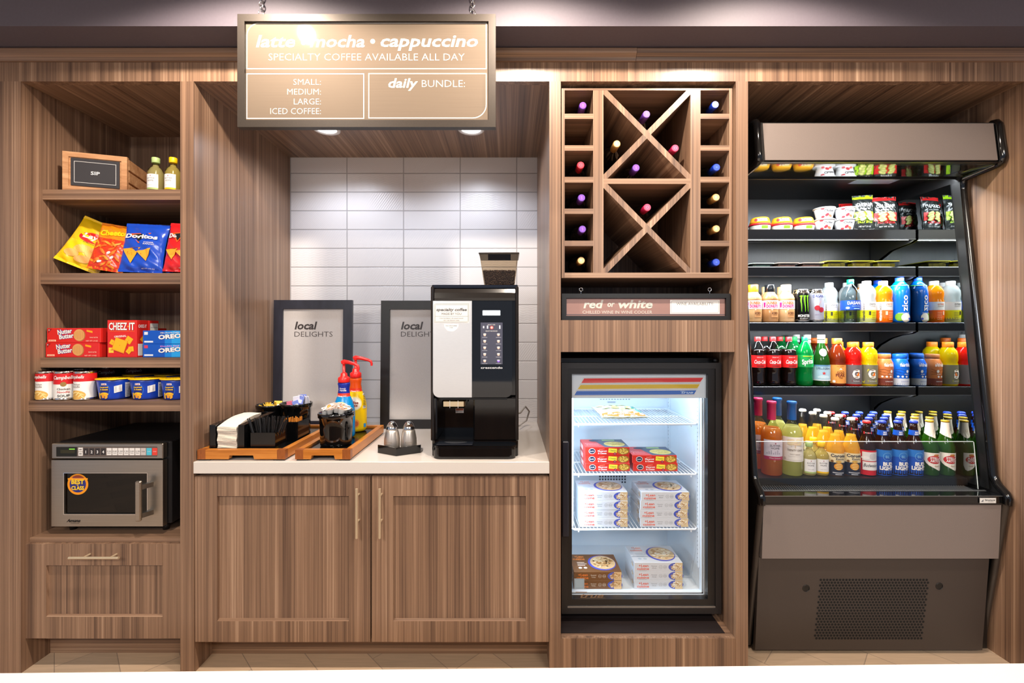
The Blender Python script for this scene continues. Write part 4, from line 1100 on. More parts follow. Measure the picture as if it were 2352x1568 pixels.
def neck_blue(m, S):
    m.text(S, '1 Pump = 1', 0, .2215, .008, WHITE, w=.046, lay=4, off=.02); m.text(S, 'French', .004, .262, .008, WHITE, w=.030, lay=4, shear=.2, off=.01); m.text(S, 'Vanilla', .006, .252, .008, WHITE, w=.034, lay=4, shear=.2, off=.01)
def neck_yellow(m, S): m.text(S, '1 Pump = 1', 0, .2215, .008, WHITE, w=.046, lay=4, off=.02)
def art_blue(m, S):
    m.disc(S, .0, .158, .044, .038, C(246, 214, 120), 1, 30, 5); m.disc(S, .0, .158, .040, .034, C(246, 240, 226), 2, 30, 5)
    m.text(S, 'Nestle', -.002, .176, .008, C(60, 60, 90), w=.026, lay=5, off=.01); m.text(S, 'coffee', -.004, .155, .016, C(190, 70, 40), w=.056, lay=5, off=.03); m.text(S, 'mate', .006, .138, .015, C(190, 70, 40), w=.042, lay=5, off=.03)
    for i in range(7): m.rect(S, .020, .044 - .006 * (i % 3), .098 - i * .011, .100 - i * .011, C(150, 210, 240), 2, 4)
    m.rect(S, .016, .05, .014, .026, C(240, 220, 224), 2, 4); m.rect(S, .018, .048, .018, .022, C(200, 60, 80), 3, 4)
def art_yellow(m, S):
    m.disc(S, .0, .158, .044, .038, C(252, 236, 150), 1, 30, 5); m.disc(S, .0, .158, .038, .032, C(244, 236, 220), 2, 30, 5)
    m.text(S, 'coffee', -.002, .157, .014, C(160, 50, 30), w=.052, lay=5, off=.03); m.text(S, 'mate', 0, .142, .014, C(160, 50, 30), w=.040, lay=5, off=.03)
    m.rect(S, .050, .078, .13, .21, C(230, 228, 216), 2, 6)
    for i in range(8): m.rect(S, .053, .074, .136 + i * .009, .139 + i * .009, C(90, 80, 60), 3, 5)
    m.disc(S, .012, .05, .018, .022, C(240, 150, 50), 2, 20, 3); m.disc(S, .012, .048, .012, .014, C(196, 96, 40), 3, 20, 3); m.rect(S, .056, .075, .025, .045, C(40, 150, 220), 2, 4)
yq = 2.232
pump_bottle('blue coffee creamer bottle with a red pump, behind the creamer crock', (PX(790, yq), yq, ZI), (0, 136, 206), (24, 44, 150), (222, 52, 30), art_blue, neck_blue, .90, R(-6))
yq = 2.37
pump_bottle('yellow coffee creamer bottle with a red pump, behind the blue bottle', (PX(817, yq), yq, ZI), (250, 206, 16), (232, 84, 20), (222, 52, 20), art_yellow, neck_yellow, .93, R(6))
# shakers
def shaker_pot():
    t = thing('shaker', '', 'shaker', group='steel shakers')
    MB().lathe([(.028, 0), (.0355, .004), (.037, .02), (.0355, .05), (.030, .080), (.0265, .092)], noisy('shaker_steel', (206, 196, 186), .36, .85, scale=(400, 400, 6), amt=.04), n=32).build('body', t)
    m = MB(); m.lathe([(.0270, .0925), (.0275, .095), (.0255, .103), (.022, .112), (.015, .123), (.007, .129), (.0001, .130)], CHROME, n=32)
    m.prism([(-.016, .109), (.021, .109), (.012, .122)], 'y', -.024, -.008, CHROME); m.build('cap', t)
    m = MB(); S = cyl(.0368); m.text(S, 'Powdered', 0, .036, .006, C(150, 134, 118), w=.030); m.text(S, 'Sugar', 0, .027, .006, C(150, 134, 118), w=.018); m.build('engraved_lettering', t)
    return t
sk = Stock(shaker_pot); y = 2.10
def shaker_base():
    t = thing('shaker_stand', 'black chevron-shaped stand holding two steel shakers', 'stand', (PX(912, 2.035), 2.02, ZT))
    p = [(0, 0), (.098, .056), (.098, .100), (.060, .130), (0, .100), (-.060, .130), (-.098, .100), (-.098, .056)]
    MB().prism(p, 'z', 0, .010, BLKGLOSS).build('base', t)
    for s_ in (-1, 1): MB().prism([(0, 0), (s_ * .098, .056), (s_ * .098, .062), (0, .0065)], 'z', .010, .036, BLKGLOSS).build('front_wall', t)
    return t
shaker_base()
sx_ = PX(912, 2.035)
sk.put((sx_ - .0385, 2.098, ZT + .0105), 'stainless steel sugar shaker in the black stand, beside the wooden tray', R(-12), 'steel shakers')
sk.put((sx_ + .0385, 2.098, ZT + .0105), 'stainless steel shaker in the black stand, beside the coffee machine', R(12), 'steel shakers')

# ---- coffee machine
def coffee_machine():
    yf = 1.972; x0, x1 = PX(987, yf), PX(1191, yf); W_ = x1 - x0
    t = thing('coffee_machine', 'tall black and steel bean-to-cup coffee machine on the worktop', 'coffee machine', ((x0 + x1) / 2, yf, ZT))
    w = W_ / 2; cx = (x0 + x1) / 2
    GB = BLKGLOSS
    def rounded(x_, d0, d1, r, n=6):
        return [(-x_, d1), (-x_, d0 + r)] + [(-x_ + r - r * math.cos(R(90 * i / n)), d0 + r - r * math.sin(R(90 * i / n))) for i in range(1, n + 1)] + \
               [(x_ - r + r * math.sin(R(90 * i / n)), d0 + r - r * math.cos(R(90 * i / n))) for i in range(n + 1)] + [(x_, d1)]
    m = MB(); m.prism(rounded(w - .012, 0, .12, .035), 'z', 0, .048, GB); m.prism(rounded(w - .008, .004, .12, .035), 'z', .048, .056, GB)
    m.prism(rounded(w, .045, .50, .02), 'z', 0.002, .070, GB); m.build('base', t)
    yb = .034; S = plane((0, yb, 0)); kk = (yf + yb) / F
    U_ = lambda p: PX(p, yf + yb) - cx
    V_ = lambda p: PZ(p, yf + yb) - ZT
    top = V_(655)
    m = MB()
    m.box(-w, U_(1003.5), yb + .004, .50, .070, V_(912), GB, .006); m.box(U_(1087), w, yb + .004, .50, .070, V_(912), GB, .006)
    m.box(U_(1003.5), U_(1087), .17, .50, .070, V_(912), GB); m.box(-w, w, yb + .012, .50, V_(912), top, GB, .008)
    m.build('body', t)
    for s_ in (-1, 1):
        MB().box(s_ * (w + .001), s_ * (w - .013), yb - .006, .30, .071, top - .004, mat('trim_brown_black', (30, 26, 24), .22), .005).build('side_trim', t)
    # curved brow above the door
    m = MB(); p = [(yb + .012, V_(690)), (yb - .002, V_(690)), (yb - .004, V_(684)), (yb, V_(672)), (yb + .010, V_(662)), (yb + .013, V_(660))]
    m.prism(p, 'x', -w + .015, w - .015, mat('brow_black', (26, 23, 22), .16)); m.box(-w + .002, w - .002, yb + .006, yb + .03, V_(662), top + .003, mat('lid_blue_black', (20, 24, 34), .12), .003); m.build('brow', t)
    # door with rounded lower corners
    def door_half(a, b, mt, name, lower):
        zt, zb_ = V_(691), V_(912); r = .028; pts = []
        if lower == 'l': pts = [(a, zt), (a, zb_ + r)] + [(a + r - r * math.cos(R(15 * i)), zb_ + r - r * math.sin(R(15 * i))) for i in range(1, 7)] + [(b, zb_), (b, zt)]
        else: pts = [(a, zt), (a, zb_)] + [(b - r + r * math.sin(R(15 * i)), zb_ + r - r * math.cos(R(15 * i))) for i in range(7)] + [(b, zt)]
        m = MB(); m.prism(pts, 'y', yb - .006, yb + .012, mt); return m
    S = plane((0, yb - .006, 0))
    m = door_half(U_(995), U_(1084), STEELV, '', 'l'); d = m.build('steel_door_panel', t)
    m = MB(); st = C(214, 213, 211); g = C(96, 96, 98)
    m.rect(S, U_(997), U_(1078), V_(741.5), V_(696.5), st); m.outline(S, U_(998), U_(1077), V_(740.5), V_(697.5), .0009, g, .008, 'ac', 2); m.outline(S, U_(1000), U_(1075), V_(738.5), V_(699.5), .0009, g, .006, 'ac', 2)
    m.text(S, 'specialty coffee', U_(1037.5), V_(714), .0125, g, w=70 * kk, shear=.2, off=.03, lay=3); m.text(S, 'MADE BY YOU', U_(1037.5), V_(723), .0095, g, w=45 * kk, lay=3)
    m.rect(S, U_(1000), U_(1075), V_(726.5), V_(726), g, 2); m.text(S, 'FOR PAYMENT OR ASSISTANCE', U_(1037.5), V_(732), .004, g, w=54 * kk, lay=3); m.text(S, 'SEE THE FRONT DESK', U_(1037.5), V_(736.5), .004, g, w=37 * kk, lay=3)
    m.poly(S, [(U_(1037) + 17 * kk * math.cos(R(a)), V_(744) + 17 * kk * math.sin(R(a))) for a in range(180, 361, 12)], C(226, 226, 224), 1)
    m.text(S, 'hot chocolate', U_(1037), V_(749), .0045, g, w=26 * kk, lay=2, shear=.2, off=.02); m.text(S, '& teas', U_(1037), V_(753), .004, g, lay=2, shear=.2, off=.02)
    m.build('sticker', d)
    m = door_half(U_(1084.3), U_(1176), mat('door_glass_black', (9, 10, 13), .04, spec=.7), '', 'r'); d = m.build('glass_door_panel', t)
    MB().rect(S, U_(1109), U_(1149), V_(724), V_(713), mat('display_glow', (236, 246, 255), .4, emit=1.6)).build('display', d)
    m = MB(); m.rect(S, U_(1104), U_(1154.5), V_(836), V_(740.5), C(70, 72, 88, .3))
    m.text(S, 'SELECT SIZE', U_(1129), V_(746.5), .004, WHITE, w=17 * kk); m.text(S, 'SELECT BEVERAGE', U_(1129), V_(761), .004, WHITE, w=27 * kk)
    m.disc(S, U_(1129.5), V_(752), 4 * kk, 4 * kk, C(220, 70, 60), 2, 14); m.disc(S, U_(1129.5), V_(752), 2.6 * kk, 2.6 * kk, C(236, 190, 186), 3, 14)
    for u, h_ in ((1111, 5), (1120, 7), (1148, 8)): m.rect(S, U_(u - 1.5), U_(u + 1.5), V_(751 + h_ / 2), V_(751 - h_ / 2), C(220, 226, 240), 2)
    for i in range(5):
        for u in (1113.5, 1145):
            v = 767 + 15 * i; c = C(222, 190, 176) if not (i == 4 and u > 1140) else C(150, 110, 220)
            m.poly(S, [(U_(u - 3.4), V_(v)), (U_(u + 3.4), V_(v)), (U_(u + 2), V_(v + 4.5)), (U_(u - 2), V_(v + 4.5))], c, 2); m.disc(S, U_(u), V_(v - .4), 3.4 * kk, 1.1 * kk, WHITE, 3, 12)
            m.rect(S, U_(u - 6), U_(u + 6), V_(v + 8), V_(v + 7), C(160, 162, 176), 2)
    m.build('keypad', d)
    MB().text(S, 'crescendo', U_(1129.5), V_(846), .0085, C(226, 226, 230), w=50 * kk, lay=1, off=.02).build('lettering', d)
    MB().box(U_(1012), U_(1165), yb - .003, yb + .01, V_(917.5), V_(913.5), mat('slot_black', (4, 4, 4), .4)).build('door_gap', t)
    # spout, cup bay, drip tray
    m = MB(); sx0, sx1 = U_(1014), U_(1069); m.box(sx0, sx1, yb + .004, .15, V_(938), V_(918), mat('spout_chrome', (206, 190, 160), .06, 1.0), .008)
    for u in (1033, 1052): m.box(U_(u) - .001, U_(u) + .001, yb + .003, yb + .006, V_(937), V_(920), CHROME)
    m.build('spout', t)
    MB().box(U_(1004), U_(1087), yb + .01, .172, .0705, .074, GB).build('cup_bay_floor', t)
    m = MB(); m.box(U_(1004), U_(1087), .006, .10, .0565, .064, mat('drip_blue_black', (24, 28, 36), .12), .003); SS = plane((0, 0, .0642), (1, 0, 0), (0, 1, 0))
    m.disc(SS, U_(1046), .052, .052, .034, C(58, 60, 66), 1, 30)
    for i in range(-5, 6): m.rect(SS, U_(1046) + i * .009 - .0012, U_(1046) + i * .009 + .0012, .052 - .03 * math.sqrt(1 - (i / 6) ** 2), .052 + .03 * math.sqrt(1 - (i / 6) ** 2), C(14, 14, 16), 2)
    m.build('drip_tray', t)
    S3 = plane((0, .1695, 0)); m = MB(); m.rect(S3, U_(1036) + .004, U_(1056) + .004, .170, .192, C(236, 220, 210)); m.rect(S3, U_(1037) + .004, U_(1055) + .004, .182, .1905, C(226, 100, 40), 2); m.text(S3, '! CAUTION', U_(1046) + .004, .184, .004, INK, w=.026, lay=3)
    m.text(S3, 'HOT LIQUID', U_(1046) + .004, .174, .005, INK, w=.028, lay=2); m.build('warning_sticker', t)
    # bean hopper
    yh = .10; S = None; kh = (yf + yh) / F; HB = lambda p: PX(p, yf + yh) - cx
    z0, z1 = top + .004, PZ(583, yf + yh) - ZT; b0, b1, t0, t1 = HB(1112), HB(1182), HB(1101), HB(1191); d0, d1 = .15, .19
    h = thing('x', '', '') if False else None
    ym = yh + .10
    def ring(f): a, b = b0 + (t0 - b0) * f, b1 + (t1 - b1) * f; dd = (d0 + (d1 - d0) * f) / 2; return [(a, ym - dd), (b, ym - dd), (b, ym + dd), (a, ym + dd)]
    lo, hi = ring(0), ring(1); m = MB(); SMOKE = thin_glass('smoky_plastic', (226, 214, 196), refl=.06, clear=.92)
    vs = [(x, y, z0) for x, y in lo] + [(x, y, z1) for x, y in hi]
    m.add(vs, [(i, (i + 1) % 4, 4 + (i + 1) % 4, 4 + i) for i in range(4)], SMOKE); hp = m.build('bean_hopper', t)
    m = MB(); m.box(t0 - .004, t1 + .004, ym - d1 / 2 - .004, ym + d1 / 2 + .004, z1, z1 + .008, mat('hopper_lid', (58, 52, 46), .25), .003); m.build('lid', hp)
    MB().box(HB(1121), HB(1173), ym - d1 / 2 - .003, ym - d1 / 2 - .001, z1 - .028, z1 - .001, thin_glass('grip_plastic', (150, 132, 110), clear=.7)).build('grip', hp)
    f = .50; mid = ring(f); zm = z0 + (z1 - z0) * f; BN = noisy('roast_brown', (46, 34, 30), .35, scale=(150, 150, 150), amt=.4, bump=.6)
    e = .004
    sh = lambda q: [(q[0][0] + e, q[0][1] + e), (q[1][0] - e, q[1][1] + e), (q[2][0] - e, q[2][1] - e), (q[3][0] + e, q[3][1] - e)]
    m = MB(); a_, b_ = sh(lo), sh(mid); vs = [(x, y + .002, z0 + .001) for x, y in a_] + [(x, y + .002, zm - .004) for x, y in b_]
    m.add(vs, [(i, (i + 1) % 4, 4 + (i + 1) % 4, 4 + i) for i in range(4)] + [(4, 5, 6, 7), (3, 2, 1, 0)], BN)
    rn = random.Random(8)
    def bean(p):
        q = Matrix.Rotation(rn.uniform(0, 3.1), 3, 'Y') @ Matrix.Rotation(rn.uniform(-.5, .5), 3, 'X'); vs = []; n = 6
        for j, (r_, l_) in enumerate(((.0, -.0062), (.0035, -.004), (.0042, 0), (.0035, .004), (0, .0062))):
            vs += [p + q @ Vector((r_ * math.cos(2 * PI * i / n), r_ * .8 * math.sin(2 * PI * i / n), l_)) for i in range(n)]
        m.add(vs, [(j * n + i, j * n + (i + 1) % n, (j + 1) * n + (i + 1) % n, (j + 1) * n + i) for j in range(4) for i in range(n)], mat('bean_%d' % rn.randint(0, 2), ((40, 28, 25), (58, 42, 36), (30, 22, 20))[rn.randint(0, 2)], .3), True)
    for i in range(330):
        f_ = rn.uniform(0.02, .97) * f; q = sh(ring(f_)); u = rn.uniform(.02, .98)
        bean(Vector((q[0][0] + (q[1][0] - q[0][0]) * u, q[0][1] + .004, z0 + (z1 - z0) * f_)))
    for i in range(240):
        u, v = rn.uniform(.03, .97), rn.uniform(.03, .97); q = sh(mid); bean(Vector((q[0][0] + (q[1][0] - q[0][0]) * u, q[0][1] + (q[2][1] - q[0][1]) * v, zm - .002 + .012 * math.sin(u * 3) * v)))
    o = m.build('coffee_beans', hp); o['kind'] = 'stuff'
    # power cord at the back
    m = MB(); m.tube([(w - .03, .50, .10), (w + .02, .53, .105), (w + .05, .60, .13), (w + .075, .66, .09), (w + .06, .70, .03), (w + .02, .68, .006), (w - .06, .66, .005)], .005, mat('cord_grey', (176, 170, 164), .4), 8)
    m.build('power_cord', t)
coffee_machine()
# ================================================================= GLASS-DOOR FRIDGE
def fridge():
    yd = 2.04; ZF = ZFB + .0035
    t = thing('display_fridge', 'small black glass-door display fridge with a striped header, stocked with frozen meals', 'fridge', (0, 0, 0))
    x0, x1, z0, z1 = .2345, .951, PZ(1409.5, yd), PZ(833, yd)
    SH = noisy('fridge_black', (28, 26, 27), .38, scale=(500, 500, 500), amt=.08)
    IN = mat('fridge_liner', (222, 232, 240), .4)
    ix0, ix1, iy, ib, iz0, iz1 = .285, .885, 2.095, 2.555, .255, 1.275
    m = MB(); zb, zt = z0 + .004, z1 + .018
    m.box(x0 + .004, ix0 - .004, 2.088, 2.66, zb, zt, SH); m.box(ix1 + .004, x1 - .004, 2.088, 2.66, zb, zt, SH)
    m.box(ix0 - .004, ix1 + .004, 2.088, 2.66, iz1 + .004, zt, SH); m.box(ix0 - .004, ix1 + .004, 2.088, 2.66, zb, iz0 - .004, SH)
    m.box(ix0 - .004, ix1 + .004, ib + .004, 2.66, iz0 - .004, iz1 + .004, SH); m.build('body', t)
    m = MB(); e = .004
    m.box(ix0 - e, ix0, iy, ib, iz0, iz1, IN); m.box(ix1, ix1 + e, iy, ib, iz0, iz1, IN); m.box(ix0, ix1, ib, ib + e, iz0, iz1, IN)
    m.box(ix0, ix1, iy, ib, iz0 - e, iz0, IN); m.box(ix0, ix1, iy, ib, iz1, iz1 + e, IN)
    m.box(ix1 + e, ix1 + .036, 2.084, 2.0875, iz0 - .03, iz1, IN); m.box(ix0, ix1 + e, 2.084, 2.0875, iz0 - .03, iz0 - e, IN)
    D = C(60, 70, 82)
    S = plane((0, ib, 0)); BX = lambda p: PX(p, ib); BZ = lambda p: PZ(p, ib)
    for i in range(10):
        for j in range(3): m.rect(S, BX(1376 + 6.4 * i), BX(1380 + 6.4 * i), BZ(1096 + 6.4 * j), BZ(1092 + 6.4 * j), D)
    for i in range(11): m.rect(S, BX(1378 + 6.5 * i), BX(1382 + 6.5 * i), BZ(917.5), BZ(916), D)
    m.rect(S, BX(1394), BX(1415), BZ(925.5), BZ(921), C(196, 204, 212)); 
    for i in range(3): m.rect(S, BX(1396), BX(1413), BZ(922.2 + 1.2 * i), BZ(921.8 + 1.2 * i), D, 2)
    m.build('liner', t)
    for yy, xx in ((iy + .02, 0), (ib - .05, 0)):
        m = MB(); m.box(ix1 - .006, ix1 - .0005, yy, yy + .022, iz0 + .1, iz1 - .02, IN, .001); Sx = plane((ix1 - .006, yy, 0), (0, -1, 0), (0, 0, 1))
        for i in range(46): m.rect(Sx, -.013, -.009, iz0 + .12 + i * .0195, iz0 + .126 + i * .0195, D)
        m.build('shelf_standard', t)
    # wire shelves
    WH = mat('white_coated_wire', (238, 242, 246), .3)
    fy, by = 2.122, 2.53
    SZ = [PZ(972, fy), PZ(1087, fy), PZ(1213, fy)]
    proto = None
    for z in SZ:
        if proto is None:
            m = MB(); a, b = ix0 + .008, ix1 - .008
            m.tube([(a, by, -.004), (a, fy + .012, -.004), (a + .012, fy, -.004), (b - .012, fy, -.004), (b, fy + .012, -.004), (b, by, -.004)], .0046, WH, 8)
            m.tube([(a, by, -.004), (b, by, -.004)], .004, WH, 8); m.tube([(a, (fy + by) / 2, -.006), (b, (fy + by) / 2, -.006)], .003, WH, 6)
            n = 34
            for i in range(1, n): m.tube([(a + (b - a) * i / n, fy - .001, -.0022), (a + (b - a) * i / n, by, -.0022)], .0016, WH, 6)
            for xx in (a + .03, b - .03): m.tube([(xx, fy, -.004), (xx, fy, -.016)], .003, WH, 6)
            proto = m.build('wire_shelf', t); proto.location.z = z
        else:
            o = proto.copy(); COL.objects.link(o); o.parent = t; o.location.z = z
    # door
    k = yd / F
    m = MB(); frame_bars(m, x0, x1, z0, z1, 13.5 * k, yd, yd + .04, SH)
    gx0, gx1, gz0, gz1 = PX(1314, yd), PX(1627, yd), PZ(1377.5, yd), PZ(859, yd)
    ax0, ax1, az0, az1 = x0 + 13.5 * k, x1 - 13.5 * k, z0 + 13.5 * k, z1 - 13.5 * k
    FR = mat('door_inner_frame', (20, 19, 20), .3)
    for p in ((ax0, gx0, az0, az1), (gx1, ax1, az0, az1), (gx0, gx1, az0, gz0), (gx0, gx1, gz1, az1)): m.box(p[0], p[1], yd + .006, yd + .04, p[2], p[3], FR)
    m.box(ax0, ax1, yd + .002, yd + .008, az0, az0 + .006, mat('door_silver_strip', (150, 146, 142), .3, .8))
    d = m.build('door', t)
    MB().box(gx0, gx1, yd + .016, yd + .020, gz0, gz1, thin_glass('fridge_glass', refl=.045, clear=.98)).build('glass_pane', d)
    yh = yd + .024; S = plane((0, yh, 0)); U_ = lambda p: PX(p, yh); V_ = lambda p: PZ(p, yh)
    m = MB(); m.box(gx0, U_(1622), yh, yh + .006, V_(914), gz1, mat('header_panel_white', (200, 210, 220), .35, emit=.06))
    wl = C(236, 238, 240)
    for c, pts in (((206, 32, 28), ((1334.5, 880.5), (1341, 868), (1616, 866), (1609, 877.5))), ((206, 174, 10), ((1326, 894.5), (1333, 883), (1608, 880.8), (1602, 892))), ((0, 92, 190), ((1318.5, 908.5), (1324, 897), (1600, 895), (1594.5, 906)))):
        q = [(U_(a), V_(b)) for a, b in pts]; cu = sum(a for a, b in q) / 4; cv = sum(b for a, b in q) / 4
        m.poly(S, [(cu + (a - cu) * 1.006, cv + (b - cv) * 1.09) for a, b in q], C(70, 66, 60), 1); m.poly(S, [(cu + (a - cu) * 1.004, cv + (b - cv) * 1.0) for a, b in q], wl, 2)
        m.poly(S, [(cu + (a - cu) * .996, cv + (b - cv) * .84) for a, b in q], C(*c), 3)
    m.text(S, 'true', U_(1565), V_(903.5), .0115, C(190, 220, 246), w=27 * k, al='l', lay=5, shear=.3, off=.01); m.rect(S, U_(1563), U_(1573), V_(898.5), V_(897.8), C(190, 220, 246), 5)
    m.build('header_graphic', d)
    yg = yd + .0155; S = plane((0, yg, 0)); m = MB(); br = mat('logo_bronze', (150, 122, 96), .35, .6)
    m.text(S, 'true', PX(1333, yg), PZ(1372, yg), .020, br, w=.105, al='l', lay=1, shear=.35, off=.02); m.rect(S, PX(1322, yg), PX(1348, yg), PZ(1360.3, yg), PZ(1358.6, yg), br, 1); m.rect(S, PX(1334, yg), PX(1390, yg), PZ(1373.6, yg), PZ(1372, yg), br, 1)
    m.build('badge_lettering', d)
    m = MB(); m.rect(S, PX(1319, yg), PX(1342, yg), PZ(1352, yg), PZ(1328, yg), C(150, 166, 176), 1); m.outline(S, PX(1321, yg), PX(1340, yg), PZ(1350, yg), PZ(1330, yg), .001, C(120, 140, 156), lay=2); m.build('energy_sticker', d)
    MB().box(PX(1290, 2.03) + .002, PX(1306, 2.03), 2.022, yd + .002, PZ(1232, 2.03), PZ(1013, 2.03), mat('handle_blue_black', (32, 34, 44), .32), .004).build('handle', d)
    MB().lathe([(.011, z1 + .002), (.011, z1 + .016), (.006, z1 + .019)], BLKSATIN, PX(1642, 2.06), 2.06, 0, 14).build('hinge', t)
    for px in (1312, 1603):
        for yy in (2.12, 2.60): MB().lathe([(.013, ZF), (.013, ZF + .006), (.008, ZF + .010), (.008, zb)], mat('foot_metal', (150, 146, 146), .3, .9), PX(px, 2.075) + .012, yy, 0, 16).build('foot', t)
    # light strips: upright at the hinge-free side and across the top, both behind the door frame
    LG = mat('fridge_led', (226, 240, 255), .4, emit=3.0)
    MB().box(ix0 + .001, ix0 + .010, 2.098, 2.112, iz0 + .30, iz1 - .05, LG).build('light_strip', t)
    MB().box(ix0 + .04, ix1 - .04, 2.10, 2.118, iz1 - .010, iz1 - .001, LG).build('light_strip', t)
    lamp('fridge_light', 'AREA', (ix0 + .014, 2.105, .82), 2.6, (.60, .80, 1.0), (0, -PI / 2, R(25)), shape='RECTANGLE', size=.85, size_y=.02)
    lamp('fridge_light', 'AREA', ((ix0 + ix1) / 2, 2.115, iz1 - .016), 2.2, (.60, .80, 1.0), (R(18), 0, 0), shape='RECTANGLE', size=.5, size_y=.02)
    return SZ, iz0
FSZ, FZ0 = fridge()
def meal_box(w, d, h, base, front, top, side):
    def make():
        m = MB(); m.box(-w / 2, w / 2, 0, d, 0, h, base, .0008)
        front(m, plane((-w / 2, 0, 0)), w, h); top(m, plane((-w / 2, 0, h), (1, 0, 0), (0, 1, 0)), w, d)
        side(m, plane((-w / 2, d, 0), (0, -1, 0), (0, 0, 1)), d, h)
        return tag(m.build('frozen_meal_box'), '', 'frozen meal')
    return make
class Boxes(Stock):
    def put(s, loc, label, rz=0, group=None):
        if s.root is None: s.root = s.make(); o = s.root
        else: o = s.root.copy(); COL.objects.link(o)
        o.location = loc; o.rotation_euler[2] = rz; o['label'] = label
        if group: o['group'] = group
def noodles(m, S, u, v, ru, rv, cols, n, seed, lay=3, s_=.35):
    rn = random.Random(seed)
    for i in range(n):
        a, q = rn.uniform(0, 6.28), math.sqrt(rn.random())
        m.disc(S, u + ru * q * math.cos(a), v + rv * q * math.sin(a), ru * s_, rv * s_ * .55, C(*rn.choice(cols), .6), lay + i % 5, 9, 1, rn.uniform(-1.2, 1.2))
MAC = [(236, 200, 90), (244, 214, 120), (222, 178, 60)]; PAS = [(236, 222, 190), (214, 190, 150), (246, 238, 220), (190, 150, 104)]; TUR = [(206, 160, 100), (226, 190, 140), (180, 130, 70), (240, 214, 170)]
def mac_front(m, S, w, h):
    m.disc(S, w * .155, h * .5, w * .075, h * .34, WHITE, 1, 20); m.disc(S, w * .155, h * .5, w * .066, h * .29, C(24, 34, 60), 2, 20); m.text(S, 'Stouffer', w * .155, h * .42, h * .17, WHITE, w=w * .10, lay=4, shear=.3)
    m.text(S, 'Macaroni', w * .385, h * .42, h * .20, WHITE, w=w * .20, off=.02); m.text(S, '& Cheese', w * .385, h * .14, h * .20, WHITE, w=w * .19, off=.02)
    m.text(S, 'EASY', w * .38, h * .70, h * .11, C(250, 190, 160), w=w * .12, rot=.1)
    m.poly(S, [(w * .52, h * .34), (w * .71, h * .26), (w * .72, h * .80), (w * .53, h * .86)], C(238, 216, 60)); m.text(S, 'Classic', w * .62, h * .48, h * .2, C(40, 100, 50), w=w * .15, lay=3, rot=-.05)
    m.disc(S, w * .67, h * .2, w * .035, h * .16, C(150, 20, 50), 3, 14); m.text(S, 'oz', w * .67, h * .14, h * .1, WHITE, lay=4)
    m.disc(S, w * .86, h * .5, w * .135, h * .43, C(150, 110, 40), 1, 24); noodles(m, S, w * .86, h * .5, w * .10, h * .34, MAC, 46, 2, 2, .2)
def mac_top(m, S, w, d):
    m.poly(S, [(w * .45, .001), (w - .001, .001), (w - .001, d - .001), (w * .28, d - .001)], C(66, 76, 96)); m.disc(S, w * .72, d * .38, w * .24, d * .3, C(210, 190, 110), 2, 24); noodles(m, S, w * .72, d * .38, w * .2, d * .24, [(206, 186, 110), (190, 170, 90)], 50, 3, 3, .16)
    m.text(S, 'Macaroni', w * .2, d * .36, d * .12, C(250, 180, 180), w=w * .3, lay=3); m.text(S, '& Cheese', w * .2, d * .2, d * .12, C(250, 180, 180), w=w * .28, lay=3)
    m.disc(S, w * .3, d * .8, w * .12, d * .12, C(24, 34, 60), 3, 18)
    m.rect(S, w * .5, w * .8, d * .78, d * .92, C(150, 180, 110), 3)
def mac_side(m, S, d, h): m.rect(S, d * .1, d * .6, h * .2, h * .8, C(240, 200, 190))
def lean_front(txt, name, pas):
    def f(m, S, w, h):
        m.text(S, '+Lean', w * .19, h * .52, h * .28, C(*txt), w=w * .20, off=.02); m.text(S, 'cuisine', w * .18, h * .18, h * .28, C(*txt), w=w * .25, off=.02)
        m.text(S, 'FAVORITES', w * .18, h * .05, h * .07, C(150, 150, 150) if name[0] == 'F' else C(220, 190, 150), w=w * .15)
        g = C(130, 134, 140) if name[0] == 'F' else C(236, 226, 210)
        m.text(S, name.split()[0], w * .41, h * .55, h * .13, g, w=w * .11); m.text(S, name.split()[1], w * .41, h * .33, h * .13, g, w=w * .09)
        for u in (.545, .635): m.outline(S, w * u - h * .19, w * u + h * .19, h * .31, h * .69, .0008, g, h * .19, 'abcd'); m.text(S, '15' if u < .6 else '290', w * u, h * .43, h * .13, g)
        m.disc(S, w * .86, h * .5, w * .155, h * .48, C(70, 90, 190), 1, 24); m.poly(S, [(w * .84, .001), (w - .001, .001), (w - .001, h - .001), (w * .84, h - .001)], C(*pas[1]), 2); noodles(m, S, w * .865, h * .5, w * .10, h * .36, pas, 60, 4, 3, .24)
    return f
def lean_top(txt, pas, g):
    def f(m, S, w, d):
        m.text(S, '+Lean', w * .2, d * .80, d * .12, C(*txt), w=w * .2, off=.02); m.text(S, 'cuisine', w * .18, d * .66, d * .12, C(*txt), w=w * .26, off=.02)
        for i in range(3): m.rect(S, w * .12, w * (.28 + .04 * (i % 2)), d * (.5 - i * .08), d * (.53 - i * .08), C(*g))
        for u in (.16, .27): m.disc(S, w * u, d * .22, w * .04, d * .05, C(*g), 1, 14)
        m.disc(S, w * .66, d * .5, w * .30, d * .42, C(70, 80, 190), 1, 30); m.disc(S, w * .68, d * .52, w * .27, d * .38, C(*pas[1]), 2, 30); noodles(m, S, w * .68, d * .52, w * .21, d * .30, pas, 80, 6, 3, .2)
    return f
def lean_side(m, S, d, h): noodles(m, S, d * .8, h * .5, d * .1, h * .3, PAS, 14, 5, 1, .3)
yb = 2.155; k = yb / F
b = Boxes(meal_box(.210, .156, .0378, mat('meal_red', (204, 44, 34), .35), mac_front, mac_top, mac_side)); z = FSZ[1] + .0005; G = 'red macaroni meal boxes'
